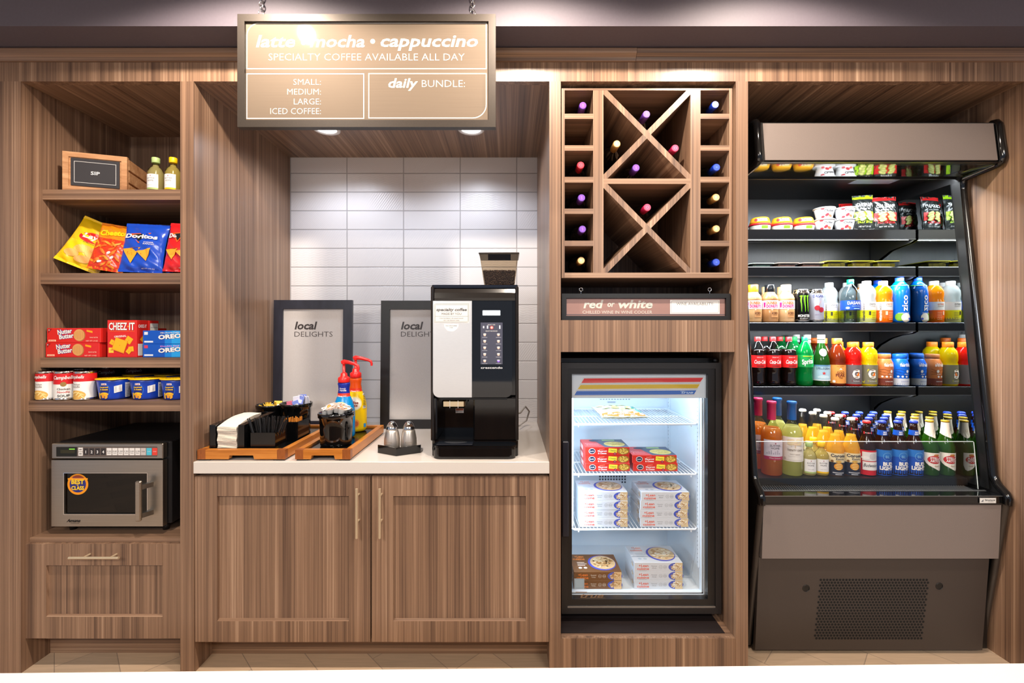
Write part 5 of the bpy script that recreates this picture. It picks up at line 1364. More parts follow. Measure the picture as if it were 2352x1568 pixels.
for i in range(3): b.put((PX(1396 - (0, 1, 1)[i], yb), yb + (.0, .002, .0)[i], z + i * .038), 'red frozen macaroni box, %s in the stack of three on the middle shelf' % ('bottom', 'middle', 'top')[i], 0, G)
for i in range(2): b.put((PX(1505.5 - 2 * i, yb), yb, z + i * .038), 'red frozen macaroni box, %s one in the stack of two' % ('lower', 'upper')[i], 0, G)
LW = mat('meal_white', (206, 212, 220), .35)
yb = 2.135; b = Boxes(meal_box(.225, .166, .0408, LW, lean_front((226, 96, 70), 'Fettuccini Alfredo', PAS), lean_top((216, 130, 110), PAS, (170, 186, 200)), lean_side)); z = FSZ[2] + .0005; G = 'white pasta meal boxes'
N4 = ('bottom', 'second from bottom', 'third from bottom', 'top')
for i in range(4): b.put((PX(1387, yb), yb + .002 * (i % 2), z + i * .041), 'white frozen pasta box, %s in the four-high stack beside the door handle' % N4[i], 0, G)
for i in range(4): b.put((PX(1526 + (0, -1.5, 0, 2)[i], yb), yb, z + i * .041), 'white frozen pasta box, %s in the four-high stack on the hinge side' % N4[i], 0, G)
yb = 2.118
for i in range(3): b.put((PX(1512.5, yb), yb, FZ0 + .0005 + i * .041), 'white frozen pasta box, %s in the stack of three on the fridge floor' % ('bottom', 'middle', 'top')[i], 0, G)
b = Boxes(meal_box(.222, .166, .0398, mat('meal_brown', (112, 70, 30), .35), lean_front((236, 120, 36), 'Roasted Turkey', TUR), lean_top((240, 130, 40), TUR, (226, 210, 190)), lean_side))
for i in range(2): b.put((PX(1373, yb), yb, FZ0 + .0005 + i * .040), 'brown frozen turkey meal box, %s one of the pair on the fridge floor' % ('lower', 'upper')[i], 0, 'brown turkey meal boxes')
def art_dumpling(m, S, w, h):
    m.rect(S, -w * .47, w * .47, h * .05, h * .24, C(230, 110, 40), 1, 8, 3); m.rect(S, w * .18, w * .47, h * .26, h * .93, C(60, 140, 124), 1, 6, 8)
    rn = random.Random(3)
    for i in range(24): blob(m, S, rn.uniform(-.42, .3) * w, rn.uniform(.3, .88) * h, .08 * w, .06 * h, C(*rn.choice([(230, 214, 150), (214, 190, 110), (170, 180, 110), (236, 226, 190)]), .5), 2 + i % 5, rn.uniform(-1, 1))
    m.text(S, 'DUMPLING', -.05 * w, .11 * h, .06 * h, WHITE, w=.6 * w, lay=3)
z = FSZ[0] + .002
chip_bag('flat multicoloured bag of frozen dumplings lying on the top wire shelf of the fridge', .225, .21, .036, 8, (226, 222, 190), (PX(1437, 2.16), 2.165, z + .017), R(4), R(-86), 0, art_dumpling, name='frozen_food_bag', cat='frozen food bag')
# ================================================================= WINE BOTTLES IN THE RACK
def rack_bottle(cap, disc, mark):
    def make():
        t = thing('wine_bottle', '', 'wine bottle', group='wine bottles lying in the rack')
        MX = Matrix.Rotation(-PI / 2, 4, 'X')   # the bottle's own upright axis laid along the depth of the rack
        GL = mat('dark_bottle_glass', (12, 12, 10), .06, spec=.6, coat=.3)
        L = .30
        def lay(m, prof, mt, **k): m.lathe([(r, L - h) for r, h in reversed(prof)], mt, M=MX, **k)
        m = MB(); lay(m, [(.034, 0), (.0375, .006), (.0375, .175), (.034, .195), (.020, .222), (.0155, .235), (.0148, .245)], GL, n=32); m.build('body', t)
        m = MB(); lay(m, [(.0156, .236), (.0158, .28), (.0165, .283), (.0165, .296), (.0150, .3)], C(*cap, .3), n=24); S = plane((0, -.0004, 0))
        m.disc(S, 0, 0, .0138, .0138, C(*disc, .35), 1, 24)
        if mark: m.text(S, mark, 0, -.006, .012, C(*[min(255, int(v * 1.3 + 40)) for v in disc]), lay=3)
        m.build('capsule', t)
        return t
    return make
PUR, REDC, BLU, GLD, MAG = Stock(rack_bottle((92, 50, 150), (128, 74, 190), 'S')), Stock(rack_bottle((190, 30, 50), (222, 64, 80), 'O')), Stock(rack_bottle((18, 54, 176), (60, 90, 206), '=')), Stock(rack_bottle((176, 132, 70), (232, 200, 140), 'R')), Stock(rack_bottle((186, 24, 76), (220, 74, 110), 'O'))
BLW = Stock(rack_bottle((18, 54, 176), (200, 206, 230), 'A'))
G = 'wine bottles lying in the rack'
yb = 1.992
def rackput(st, px, py, label, rz=0.0, lo=None):
    z = PZ(py, yb)
    if lo is not None: z = max(z, lo + .038)
    st.put((PX(px, yb), yb, z), label, rz, G)
def cell_floor(i): return rz(CELLS[i][1])
LC = 'near column of square cells, by the coffee niche'
for st, i, px, py, c in ((PUR, 0, 1339, 242, 'purple'), (REDC, 2, 1334, 379, 'red'), (PUR, 3, 1336, 454, 'purple'), (PUR, 4, 1338, 526, 'purple'), (GLD, 5, 1335, 598, 'gold')):
    rackput(st, px, py, '%s-capped wine bottle in the %s cell of the column beside the coffee niche' % (c, ('top', 'second', 'third', 'fourth', 'fifth', 'lowest')[i]), 0, cell_floor(i))
for st, i, px, py, c in ((BLW, 0, 1643, 240, 'blue'), (BLU, 2, 1646, 384, 'blue'), (GLD, 3, 1645, 453, 'gold'), (GLD, 4, 1645.5, 525, 'gold'), (BLU, 5, 1645.5, 602, 'blue')):
    rackput(st, px, py, '%s-capped wine bottle in the %s cell of the column beside the drinks cooler' % (c, ('top', 'second', 'third', 'fourth', 'fifth', 'lowest')[i]), 0, cell_floor(i))
rackput(PUR, 1485, 262, 'purple-capped wine bottle resting in the top notch of the upper crossed bin')
rackput(GLD, 1417, 330, 'gold-capped wine bottle in the upper crossed bin, on the coffee niche side')
rackput(MAG, 1551, 340, 'pink-capped wine bottle in the upper crossed bin, on the cooler side')
rackput(PUR, 1461, 385, 'purple-capped wine bottle at the foot of the upper crossed bin', 0, rz(410))
rackput(MAG, 1487, 476, 'pink-capped wine bottle in the top notch of the lower crossed bin')

# ================================================================= OPEN DRINKS COOLER
XA, XB = 1.088, 2.184
XM = 2.150                         # mirrored inner face of the end panel
YS = 2.400                         # front edge of the shelves
CSZ = {1: PZ(527, YS), 2: PZ(613, YS), 3: PZ(741, YS), 4: PZ(888, YS)}
ZD = .765
COOLB = noisy('cooler_black', (12, 12, 13), .36, scale=(400, 400, 400), amt=.08)
COOLG = noisy('cooler_grey_laminate', (126, 114, 108), .5, scale=(600, 600, 600), amt=.06)
COOLD = noisy('cooler_dark_panel', (62, 53, 48), .5, scale=(600, 600, 600), amt=.06)
INNER = noisy('cooler_inner_grey', (17, 18, 21), .34, scale=(200, 200, 200), amt=.08)
def cooler():
    t = thing('drinks_cooler', 'tall black open-front drinks cooler with lit shelves and a grey header', 'drinks cooler', (0, 0, 0))
    side = [(2.026, 2.385), (2.006, 2.235), (2.008, 2.21), (2.03, 2.198), (2.172, 2.190), (2.188, 2.172), (2.186, 2.13), (2.048, .80), (2.030, .765), (1.992, .742), (1.988, .705), (2.098, .004), (2.74, .004), (2.74, 2.385)]
    for a, b in ((XA, XA + .022), (XB - .022, XB)):
        MB().prism(side, 'x', a, b, COOLB).build('side_panel', t)
        # glossy bumper following the front edge
        m = MB(); mid = (a + b) / 2
        pts = [(2.05, 2.388), (2.030, 2.384), (2.022, 2.372), (2.004, 2.225), (2.010, 2.206), (2.03, 2.197), (2.166, 2.187), (2.182, 2.172), (2.184, 2.13), (2.046, .81), (2.026, .772), (1.992, .744), (1.983, .725), (1.986, .700)]
        m.tube([(mid, y, z) for y, z in pts], .0165, BLKGLOSS, 10); m.tube([(mid, 1.992, .70), (mid, 2.096, .02)], .013, mat('lower_bumper', (52, 44, 38), .4), 10)
        m.build('edge_bumper', t)
    a, b = XA + .022, XB - .022
    MB().prism([(2.022, 2.378), (2.003, 2.208), (2.02, 2.208), (2.04, 2.378)], 'x', a + .016, b - .012, COOLG).build('header_panel', t)
    m = MB(); m.prism([(2.05, 2.384), (2.028, 2.384), (2.012, 2.206), (2.004, 2.200), (2.03, 2.196), (2.05, 2.25)], 'x', a, b, COOLB); m.box(a, b, 2.05, 2.73, 2.37, 2.384, COOLB); m.build('canopy', t)
    HM = mat('canopy_mirror_black', (92, 92, 90), .05, .9)
    MB().prism([(2.02, 2.1965), (2.200, 2.1965), (2.200, 2.2015), (2.02, 2.2015)], 'x', a, b, HM).build('canopy_underside', t)
    m = MB(); m.box(a, b, 2.20, 2.70, 2.235, 2.245, COOLB); m.box(a, b, 2.2005, 2.208, 2.190, 2.245, COOLB)
    m.build('inner_ceiling', t)
    m = MB(); S = plane((0, 0, 2.2345), (1, 0, 0), (0, -1, 0)); L1 = C(150, 160, 190)
    for x, y, w, d in ((1.86, 2.27, .10, .03), (1.90, 2.36, .22, .10)):
        m.rect(S, x - w / 2, x + w / 2, -y - d / 2, -y + d / 2, L1)
        for i in range(4): m.rect(S, x - w * .45, x + w * .45, -y - d / 2 + d * (.15 + .22 * i), -y - d / 2 + d * (.2 + .22 * i), C(80, 90, 130), 2)
    m.build('notice_labels', t)
    # back wall with rows of bracket slots
    m = MB(); m.box(a, b, 2.70, 2.72, .70, 2.37, INNER); S = plane((0, 2.6995, 0)); SL = C(8, 8, 9)
    for zr in (2.13, 2.09, 1.915, 1.875, 1.70, 1.43, 1.40, 1.09, 1.06):
        for i in range(46):
            if i % 9 in (6, 7): continue
            x = a + .02 + i * .0225 + (.011 if int(zr * 100) % 2 else 0); m.rect(S, x, x + .0016, zr, zr + .03, SL)
    m.build('back_wall', t)
    MB().box(a, a + .004, 2.20, 2.70, ZD, 2.20, INNER).build('inner_side_wall', t)
    MIR = mat('end_panel_mirror', (176, 184, 186), .015, 1.0)
    MB().prism([(2.22, 2.17), (2.082, .80), (2.082, .745), (2.70, .745), (2.70, 2.17)], 'x', XM, XM + .004, MIR).build('end_mirror', t)
    MB().prism([(2.178, 2.17), (2.044, .745), (2.70, .745), (2.70, 2.17)], 'x', XM + .0045, b, COOLB).build('end_panel_liner', t)
    # shelves
    LED = mat('cooler_led', (236, 246, 255), .4, emit=9.0); CL = (.90, .95, 1.0)
    x0, x1 = a + .006, XM - .006
    for k, z in CSZ.items():
        d = 2.68; h = (23, 22, 20, 20)[k - 1] * YS / F
        m = MB(); m.box(x0, x1, YS + .012, d, z - .012, z, COOLB); m.build('shelf', t)
        m = MB(); m.box(x0, x1, YS, YS + .012, z - h, z + .001, mat('price_rail_black', (12, 12, 14), .22), .002)
        m.box(x0, x1, YS - .0006, YS, z - h + .001, z - h + .003, mat('rail_silver', (150, 150, 150), .3, .9)); m.build('price_rail', t)
        MB().box(x0 + .01, x1 - .02, YS + .014, YS + .026, z - h + (.002 if k == 1 else .010), z - h + (.010 if k == 1 else .016), LED).build('light_strip', t)
        lamp('cooler_strip_light', 'AREA', ((x0 + x1) / 2, YS + .02, z - h - .001), (5.0, 6.0, 5.5, 5.0)[k - 1], CL, (R(8), 0, 0), shape='RECTANGLE', size=1.0, size_y=.014)
        arm = [(YS + .004, z - h - .001), (YS + .03, z - h - .012), (YS + .10, z - h - .022), (2.56, z - .085), (2.64, z - .125), (2.695, z - .175), (2.695, z - .013), (YS + .004, z - .013)]
        for x in (x1 - .006, x0 + .002): MB().prism(arm, 'x', x, x + .004, COOLB).build('bracket', t)
    lamp('cooler_strip_light', 'AREA', ((x0 + x1) / 2, 2.222, 2.205), 11.0, CL, (R(9), 0, 0), shape='RECTANGLE', size=1.0, size_y=.02)
    MB().box(x0, x1, 2.212, 2.232, 2.208, 2.220, LED).build('light_strip', t)
    # deck, air grille, lip, guard
    m = MB(); m.box(a, XM - .001, 2.138, 2.70, ZD - .012, ZD, COOLB); m.box(a, XM - .001, 2.134, 2.140, .735, ZD, COOLB); m.build('deck', t)
    m = MB(); m.box(a, XM, 2.052, 2.134, .722, .727, SL)
    GM = mat('grille_metal', (150, 150, 148), .3, .8); n = 92
    for i in range(n):
        x = a + .012 + (XM - a - .05) * i / n; m.prism([(x, 2.060), (x + .0028, 2.060), (x + .0218, 2.130), (x + .019, 2.130)], 'z', .729, .734, GM)
    m.box(a, XM, 2.052, 2.060, .727, .7365, GM); m.build('air_grille', t)
    m = MB(); m.box(a, XB - .024, 1.992, 2.052, .700, .7345, mat('lip_black_gloss', (14, 14, 15), .06, coat=.5), .003); m.box(a, XB - .024, 1.990, 1.992, .7325, .7345, GM); m.box(a, XB - .024, 1.994, 2.01, .694, .722, mat('lip_brown_black', (40, 34, 30), .4)); m.build('front_lip', t)
    m = MB(); m.prism([(2.066, .736), (2.086, .949), (2.091, .949), (2.071, .736)], 'x', a + .004, 2.130, thin_glass('guard_clear', refl=.05, clear=.97))
    EDG = mat('guard_edge', (226, 236, 232), .2, emit=0)
    m.tube([(a + .004, 2.088, .949), (2.127, 2.088, .949), (2.130, 2.0875, .945), (2.130, 2.068, .738)], .0016, EDG, 6); m.build('front_guard', t)
    # lower front
    MB().prism([(1.996, .700), (2.008, .452), (2.03, .452), (2.018, .700)], 'x', a + .004, b - .004, COOLG).build('front_panel', t)
    m = MB(); m.prism([(2.022, .450), (2.052, .018), (2.07, .018), (2.04, .450)], 'x', a - .002, b - .030, COOLD); m.box(a, b, 2.08, 2.70, .02, .70, COOLB); m.box(b - .03, b, 2.06, 2.08, .02, .45, COOLB)
    m.build('kick_panel', t)
    # perforated vent: pressed holes in the kick panel
    uz = Vector((0, -.030, .432)).normalized(); o = Vector((0, 2.052, .018)); S = plane(o, (1, 0, 0), uz)
    VB = lambda py, y=2.04: (PZ(py, y) - .018) * 1.0024
    HO = C(8, 7, 7, .9); RM = C(40, 34, 31); m = MB(); rows = 22; cols_ = 34
    for j in range(rows):
        py = 1328 + (1468 - 1328) * j / (rows - 1); sh = 3.7 if j % 2 else 0
        off = -8 * j / (rows - 1)
        for i in range(cols_):
            px = 1882 + off * .9 + sh + (2126 - 1884) * i / (cols_ - 1) * 1.0
            u, v = PX(px, 2.038), VB(py); m.disc(S, u + .0006, v - .0006, .0060, .0060, RM, 1, 8); m.disc(S, u, v, .0056, .0056, HO, 2, 8)
    m.build('vent_grille', t)
    for px, py in ((1850, 1348), (2155, 1343)):
        m = MB(); u, v = PX(px, 2.036), VB(py); m.disc(S, u, v, .0150, .0150, C(20, 18, 17), 1, 20); m.disc(S, u + .002, v - .001, .0105, .0105, C(4, 4, 4), 2, 18)
        for i in range(20): pass
        q = [S(u + .0152 * math.cos(2 * PI * i / 20), v + .0152 * math.sin(2 * PI * i / 20), .001) for i in range(20)]; m.tube(q, .0012, BLKSATIN, 6, closed=True); m.build('lock', t)
    m = MB(); S = plane((0, 1.9885, 0)); U_ = lambda p: PX(p, 1.99); V_ = lambda p: PZ(p, 1.99)
    m.rect(S, U_(2249), U_(2287), V_(1155), V_(1142.5), C(226, 224, 220)); m.outline(S, U_(2249), U_(2287), V_(1155), V_(1142.5), .001, C(150, 146, 140), .004, 'abcd', 2)
    m.text(S, 'Structural', U_(2261), V_(1149.5), .0075, C(50, 50, 54), w=.044, al='l', lay=3, off=.02); m.text(S, 'CONCEPTS', U_(2268), V_(1152.5), .003, C(90, 90, 94), w=.024, al='l', lay=3)
    m.poly(S, [(U_(2252), V_(1151.5)), (U_(2258), V_(1146)), (U_(2257.5), V_(1151.5))], C(110, 112, 116), 3); m.build('maker_badge', t)
cooler()
# ================================================================= COOLER GOODS
SHELL = thin_glass('clear_bottle', refl=.05, clear=.95)
def drink(name, cat, prof, body, cap=None, fill=None, art=None, group=None, n=26, extra=None, neck=None):
    """prof: outer profile; cap: (profile, material); fill: (top height, material); art(m, S) draws the label round the body"""
    def make():
        t = thing(name, '', cat, group=group)
        MB().lathe(prof, body, n=n).build('body', t)
        if fill:
            top, fm = fill; q = []
            for (r0, h0), (r1, h1) in zip(prof, prof[1:]):
                if h0 < top: q.append((r0 - .0012, h0 + (.001 if h0 == 0 else 0)))
                if h0 < top <= h1: q.append((r0 + (r1 - r0) * (top - h0) / max(h1 - h0, 1e-6) - .0012, top))
            MB().lathe(q, fm, n=n).build('drink', t)
        if cap: MB().lathe(cap[0], cap[1], n=20).build('cap', t)
        if extra: extra(t)
        if art:
            def rf(v):
                for (r0, h0), (r1, h1) in zip(prof, prof[1:]):
                    if h0 <= v <= h1: return r0 + (r1 - r0) * (v - h0) / max(h1 - h0, 1e-6)
                return prof[-1][0]
            m = MB(); art(m, cyl(lambda v: rf(v) + .0006)); m.build('label', t)
            if neck: m = MB(); neck(m, cyl(lambda v: rf(v) + .0006)); m.build('neck_label', t)
        return t
    return Stock(make)
def capp(r, z0, z1): return [(r * .98, z0), (r, z0 + .001), (r, z1 - .002), (r * .93, z1)]
def wrap(m, S, r, v0, v1, c, lay=1, part=1.0, nv=1): L = PI * r * part; m.rect(S, -L, L, v0, v1, c, lay, 40, nv)
COLAP = [(.030, 0), (.037, .006), (.0385, .03), (.0350, .060), (.0355, .075), (.0385, .098), (.0388, .163), (.036, .188), (.027, .215), (.0155, .234), (.0140, .240)]
def a_cola(m, S):
    r = .0388; wrap(m, S, r, .098, .163, RED)
    m.text(S, 'Coca-Cola', .006, .119, .020, WHITE, w=.058, lay=4, shear=.35, off=.02); m.text(S, 'ORIGINAL TASTE', .004, .150, .0045, WHITE, w=.03, lay=3); m.rect(S, -.012, .026, .105, .108, C(60, 10, 12), 3, 8)
cola = drink('soda_bottle', 'soda bottle', COLAP, SHELL, (capp(.0150, .237, .261), RED), (.194, juice('cola_brown', (26, 11, 7), .03)), a_cola)
def a_lime(m, S):
    r = .0388; wrap(m, S, r, .100, .165, C(0, 160, 74)); m.text(S, 'Sprite', .004, .118, .026, WHITE, w=.054, lay=4, shear=.15, off=.03, rot=.15); m.rect(S, -.02, .03, .156, .160, C(190, 220, 40), 3, 8); m.poly(S, [(.012, .146), (.024, .152), (.022, .146)], C(230, 220, 60), 4)
GRN = C(0, 150, 70)
lime = drink('soda_bottle', 'soda bottle', COLAP, juice('green_soda_plastic', (0, 158, 72), .35), (capp(.0150, .237, .261), GRN), None, a_lime)
def a_spark(m, S):
    r = .0405; wrap(m, S, r, .028, .112, C(170, 208, 226)); wrap(m, S, r, .104, .112, C(100, 150, 190), 2); wrap(m, S, r, .028, .034, C(220, 230, 236), 2)
    m.text(S, 'S.PELLEGRINO', .0, .088, .011, C(40, 60, 90), w=.068, lay=3, off=.01); p = []
    for i in range(10): q = .010 if i % 2 == 0 else .0042; p.append((q * math.sin(PI * i / 5), .068 + q * math.cos(PI * i / 5)))
    m.poly(S, p, C(210, 50, 50), 3); m.disc(S, 0, .048, .03, .009, C(200, 226, 238), 2, 20, 3)
def n_spark(m, S):
    m.disc(S, 0, .178, .018, .020, C(206, 212, 216), 2, 22, 3); m.disc(S, 0, .178, .015, .016, C(170, 186, 196), 3, 22, 3); m.text(S, 'S.P', 0, .175, .006, INK, lay=5)
    wrap(m, S, .014, .228, .244, C(190, 214, 226))
spark = drink('water_bottle', 'water bottle', [(.036, 0), (.0405, .006), (.0405, .118), (.037, .145), (.026, .19), (.0175, .222), (.0150, .25)], juice('green_mineral_glass', (40, 104, 34), .4), (capp(.0180, .248, .272), C(232, 232, 230)), None, a_spark, neck=n_spark)
def a_peak(m, S):
    r = .0398; wrap(m, S, r, .014, .112, C(226, 152, 72)); m.text(S, 'REAL BREWED', .004, .102, .005, C(120, 50, 20), w=.034, lay=3); m.poly(S, [(-.016, .074), (.004, .096), (.024, .074)], C(80, 150, 160), 2); m.poly(S, [(-.004, .087), (.004, .096), (.012, .087)], WHITE, 3)
    m.text(S, 'GOLD', .004, .066, .012, C(110, 40, 20), w=.034, lay=4, off=.02); m.text(S, 'PEAK', .004, .050, .015, C(110, 40, 20), w=.044, lay=4, off=.03); m.text(S, 'TEA', .004, .040, .007, C(110, 40, 20), lay=4, off=.02)
    m.poly(S, [(-.016, .016), (.024, .016), (.024, .034), (-.016, .038)], C(214, 90, 40), 2); m.disc(S, -.026, .024, .007, .007, WHITE, 2, 14)
peak = drink('tea_bottle', 'tea bottle', [(.036, 0), (.0398, .006), (.0398, .118), (.0380, .124), (.0405, .135), (.040, .155), (.033, .185), (.024, .208), (.021, .225)], juice('amber_tea', (138, 46, 12), .2), (capp(.0235, .222, .253), C(226, 110, 30)), None, a_peak)
SPORTP = [(.038, 0), (.0405, .006), (.0410, .116), (.0382, .124), (.0410, .136), (.0408, .166), (.037, .187), (.024, .204), (.020, .209)]
def a_sport(bg, tri):
    def f(m, S):
        wrap(m, S, .0410, .010, .112, C(*bg)); m.text(S, 'G', .004, .044, .042, C(240, 232, 220), w=.034, lay=4, off=.05)
        m.poly(S, [(.004, .054), (.014, .076), (.018, .056)], C(240, 120, 20), 6); m.poly(S, [(-.014, .022), (.026, .022), (.026, .032), (-.014, .032)], C(*tri), 3); m.text(S, 'Thirst Quencher', .006, .0245, .004, WHITE, w=.03, lay=4)
        if bg[0] > 105: m.poly(S, [(-.04, .02), (-.014, .09), (-.008, .09), (-.03, .015)], C(210, 200, 40), 2)
    return f
ORC = C(240, 126, 26)
sport_r = drink('sports_drink', 'sports drink bottle', SPORTP, juice('red_sports_drink', (226, 28, 16), .2), (capp(.0240, .205, .232), ORC), None, a_sport((104, 96, 98), (120, 20, 30)))
sport_y = drink('sports_drink', 'sports drink bottle', SPORTP, juice('yellow_sports_drink', (240, 214, 6), .2), (capp(.0240, .205, .232), ORC), None, a_sport((116, 112, 90), (190, 190, 40)))
def a_milk(c, low, deep):
    def f(m, S):
        m.text(S, 'fairlife', .008, .104, .017, C(250, 246, 240), w=.046, lay=4, off=.02); wrap(m, S, .0415, .004, .040, C(*low), 2)
        for i in range(3): m.poly(S, [(-.035 + .02 * k, .086 - i * .012 + .005 * math.sin(k * 1.9 + i)) for k in range(5)] + [(-.035 + .02 * k, .083 - i * .012 + .005 * math.sin(k * 1.9 + i)) for k in range(4, -1, -1)], C(*deep), 2)
        m.disc(S, .018, .078, .006, .008, WHITE, 3, 14); m.text(S, 'MILK', .014, .060, .006, WHITE, lay=3)
        m.text(S, 'ULTRA-FILTERED', .008, .022, .005, WHITE if low[0] < 180 else C(60, 80, 160), w=.036, lay=4); 
        for u in (-.022, -.004, .014): m.disc(S, u, .050, .005, .005, C(236, 230, 226), 3, 12)
    return f
MILKP = [(.037, 0), (.0405, .008), (.039, .050), (.0415, .098), (.040, .120), (.032, .140), (.029, .146)]
def milk(c, low, deep): return drink('milk_bottle', 'milk bottle', MILKP, mat('milk_%d_%d_%d' % c, c, .28), (capp(.0305, .143, .169), mat('milkcap_%d_%d_%d' % c, tuple(int(v * .92) for v in c), .35)), None, a_milk(c, low, deep))
milk_o = milk((202, 118, 62), (110, 44, 30), (160, 84, 40)); milk_b = milk((0, 96, 206), (196, 200, 210), (0, 70, 160))
# third shelf
def a_latte(m, S):
    r = .0415; wrap(m, S, r, .072, .118, C(240, 226, 228)); m.text(S, 'DUNKIN', .002, .098, .0145, C(240, 118, 30), w=.054, lay=4, off=.035); m.text(S, 'DONUTS', .004, .080, .0145, C(224, 20, 130), w=.058, lay=4, off=.035)
    m.poly(S, [(-.038, .082), (-.031, .082), (-.029, .108), (-.040, .108)], C(224, 20, 130), 3); m.rect(S, -.002, .034, .028, .066, C(206, 150, 96), 2, 6); m.text(S, 'ICED', .015, .044, .0115, C(90, 44, 20), w=.030, lay=4, off=.03); m.text(S, 'COFFEE', .016, .036, .004, C(90, 44, 20), w=.024, lay=4)
LATTEP = [(.037, 0), (.0415, .006), (.0400, .014), (.0415, .020), (.0415, .068), (.0405, .071), (.0405, .119), (.0415, .122), (.041, .132), (.034, .148), (.0255, .158), (.0245, .164)]
def latte(c, cap): return drink('iced_coffee_bottle', 'iced coffee bottle', LATTEP, mat('latte_%d' % c[0], c, .16, coat=.4), (capp(.0245, .160, .204), cap), None, a_latte)
latte_o, latte_k, latte_b = latte((198, 156, 108), C(242, 140, 20)), latte((176, 128, 82), C(18, 20, 22, .15)), latte((206, 166, 120), C(238, 206, 150))
CANP = [(.026, .001), (.030, 0), (.0385, .010), (.0395, .016), (.0395, .156), (.036, .168), (.033, .172), (.0345, .175), (.0345, .178), (.031, .178), (.030, .174), (.0001, .174)]
def can(body, art, s): 
    ms = [CHROME, CHROME, CHROME, body, CHROME, CHROME, CHROME, CHROME, CHROME, CHROME, CHROME]
    return drink('drink_can', 'drink can', [(r * s, h) for r, h in CANP], ms, None, None, art)
def a_claw(m, S):
    g = C(120, 220, 20); rn = random.Random(2)
    for k, (u, w) in enumerate(((-.012, .006), (.004, .007), (.019, .006))):
        L, Rr = [], []
        for i in range(9):
            f = i / 8; v = .142 - .085 * f; x = u + .004 * f + rn.uniform(-.001, .001); q = w * (1 - f) ** .7 * .5 + .0004; L.append((x - q, v)); Rr.append((x + q, v))
        for i in range(8): m.poly(S, [L[i + 1], Rr[i + 1], Rr[i], L[i]], g, 3)
        m.poly(S, [(u - .008, .140), (u + .006, .138), (u + .006, .146), (u - .005, .143)], g, 3)
    m.text(S, 'MONSTER', .004, .030, .013, WHITE, w=.058, lay=3, off=.02); m.text(S, 'ENERGY', .004, .020, .005, WHITE, w=.04, lay=3)
can_k = can(mat('can_black', (14, 15, 16), .2, .5), a_claw, 1.0)
def a_cherry(m, S):
    m.text(S, 'DASANI', .004, .134, .015, C(30, 50, 120), w=.056, lay=3, off=.02); m.text(S, 'SPARKLING', .004, .122, .006, C(120, 126, 150), w=.052, lay=3)
    m.disc(S, -.004, .078, .0135, .0135, C(176, 24, 44), 2, 20, 3); m.disc(S, .016, .068, .0135, .0135, C(150, 20, 40), 3, 20, 3); m.poly(S, [(.000, .09), (.012, .116), (.0135, .116), (.002, .09)], C(200, 120, 110), 4); m.text(S, 'BLACK CHERRY', .006, .040, .005, C(130, 90, 130), w=.036, lay=3)
can_s = can(mat('can_silver', (206, 208, 222), .25, .6), a_cherry, .96)
VITP = [(.036, 0), (.0412, .006), (.0412, .116), (.0385, .126), (.0412, .146), (.040, .170), (.030, .191), (.020, .201), (.0185, .204)]
def a_vit(c, ink):
    def f(m, S):
        wrap(m, S, .0412, .004, .066, C(*c)); wrap(m, S, .0412, .066, .110, C(230, 228, 226), 1)
        m.text(S, 'vitamin', -.022, .008, .012, INK if not ink else WHITE, w=.056, al='l', lay=3, off=.03, rot=PI / 2); m.text(S, 'water', -.022, .067, .012, C(110, 104, 100), w=.040, al='l', lay=3, rot=PI / 2)
        m.text(S, 'zero', .012, .092, .015, C(70, 66, 66) if not ink else C(220, 110, 60), w=.032, lay=3); m.rect(S, -.002, .028, .085, .087, C(150, 146, 140), 3, 5)
        m.rect(S, -.006, .004, .040, .060, C(60, 60, 40) if not ink else C(250, 200, 170), 3, 3)
        for i in range(5): m.rect(S, .008, .030, .052 - i * .009, .055 - i * .009, C(150, 140, 20) if not ink else C(250, 170, 120), 3, 4)
    return f
vit_y = drink('vitamin_drink', 'vitamin drink bottle', VITP, juice('clear_lemon_drink', (224, 230, 230), .5), (capp(.0205, .200, .223), C(236, 236, 234)), None, a_vit((226, 222, 10), 0))
vit_o = drink('vitamin_drink', 'vitamin drink bottle', VITP, juice('orange_vitamin_drink', (250, 158, 10), .2), (capp(.0205, .200, .223), C(240, 226, 206)), None, a_vit((250, 106, 24), 1))
def a_water(m, S):
    r = .0435; wrap(m, S, r, .068, .118, C(10, 70, 180)); m.text(S, 'DASANI', .008, .096, .016, WHITE, w=.062, lay=3, off=.02); m.rect(S, -.004, .034, .086, .0885, C(150, 190, 240), 3, 6); m.disc(S, -.022, .078, .009, .006, C(190, 214, 240), 3, 14); m.rect(S, .004, .034, .072, .076, C(150, 200, 240), 3, 5)
WATP = [(.036, 0), (.0430, .010)] + [(.0430 - .0018 * (i % 2), .014 + .006 * i) for i in range(9)] + [(.0435, .068), (.0435, .118), (.0430, .130), (.040, .158), (.030, .184), (.017, .204), (.0150, .212)]
water = drink('water_bottle', 'water bottle', WATP, thin_glass('water_bottle_clear', (214, 226, 230), refl=.09, clear=.85), (capp(.0165, .207, .232), C(0, 150, 90)), None, a_water)
def a_coco(m, S):
    m.text(S, 'zico', .016, .060, .026, WHITE, w=.085, al='l', lay=3, off=.02, rot=PI / 2); m.disc(S, -.016, .030, .022, .022, C(110, 170, 40), 2, 22, 4); m.disc(S, .010, .026, .022, .024, C(236, 232, 220), 3, 22, 4); m.text(S, 'COCONUT WATER', .0, .048, .005, WHITE, w=.05, lay=3)
    m.disc(S, .026, .02, .006, .006, C(60, 80, 190), 4, 12)
COCOP = [(.038, 0), (.045, .012), (.0435, .050), (.044, .075), (.0452, .125), (.0442, .165), (.040, .195), (.026, .212), (.0195, .222)]
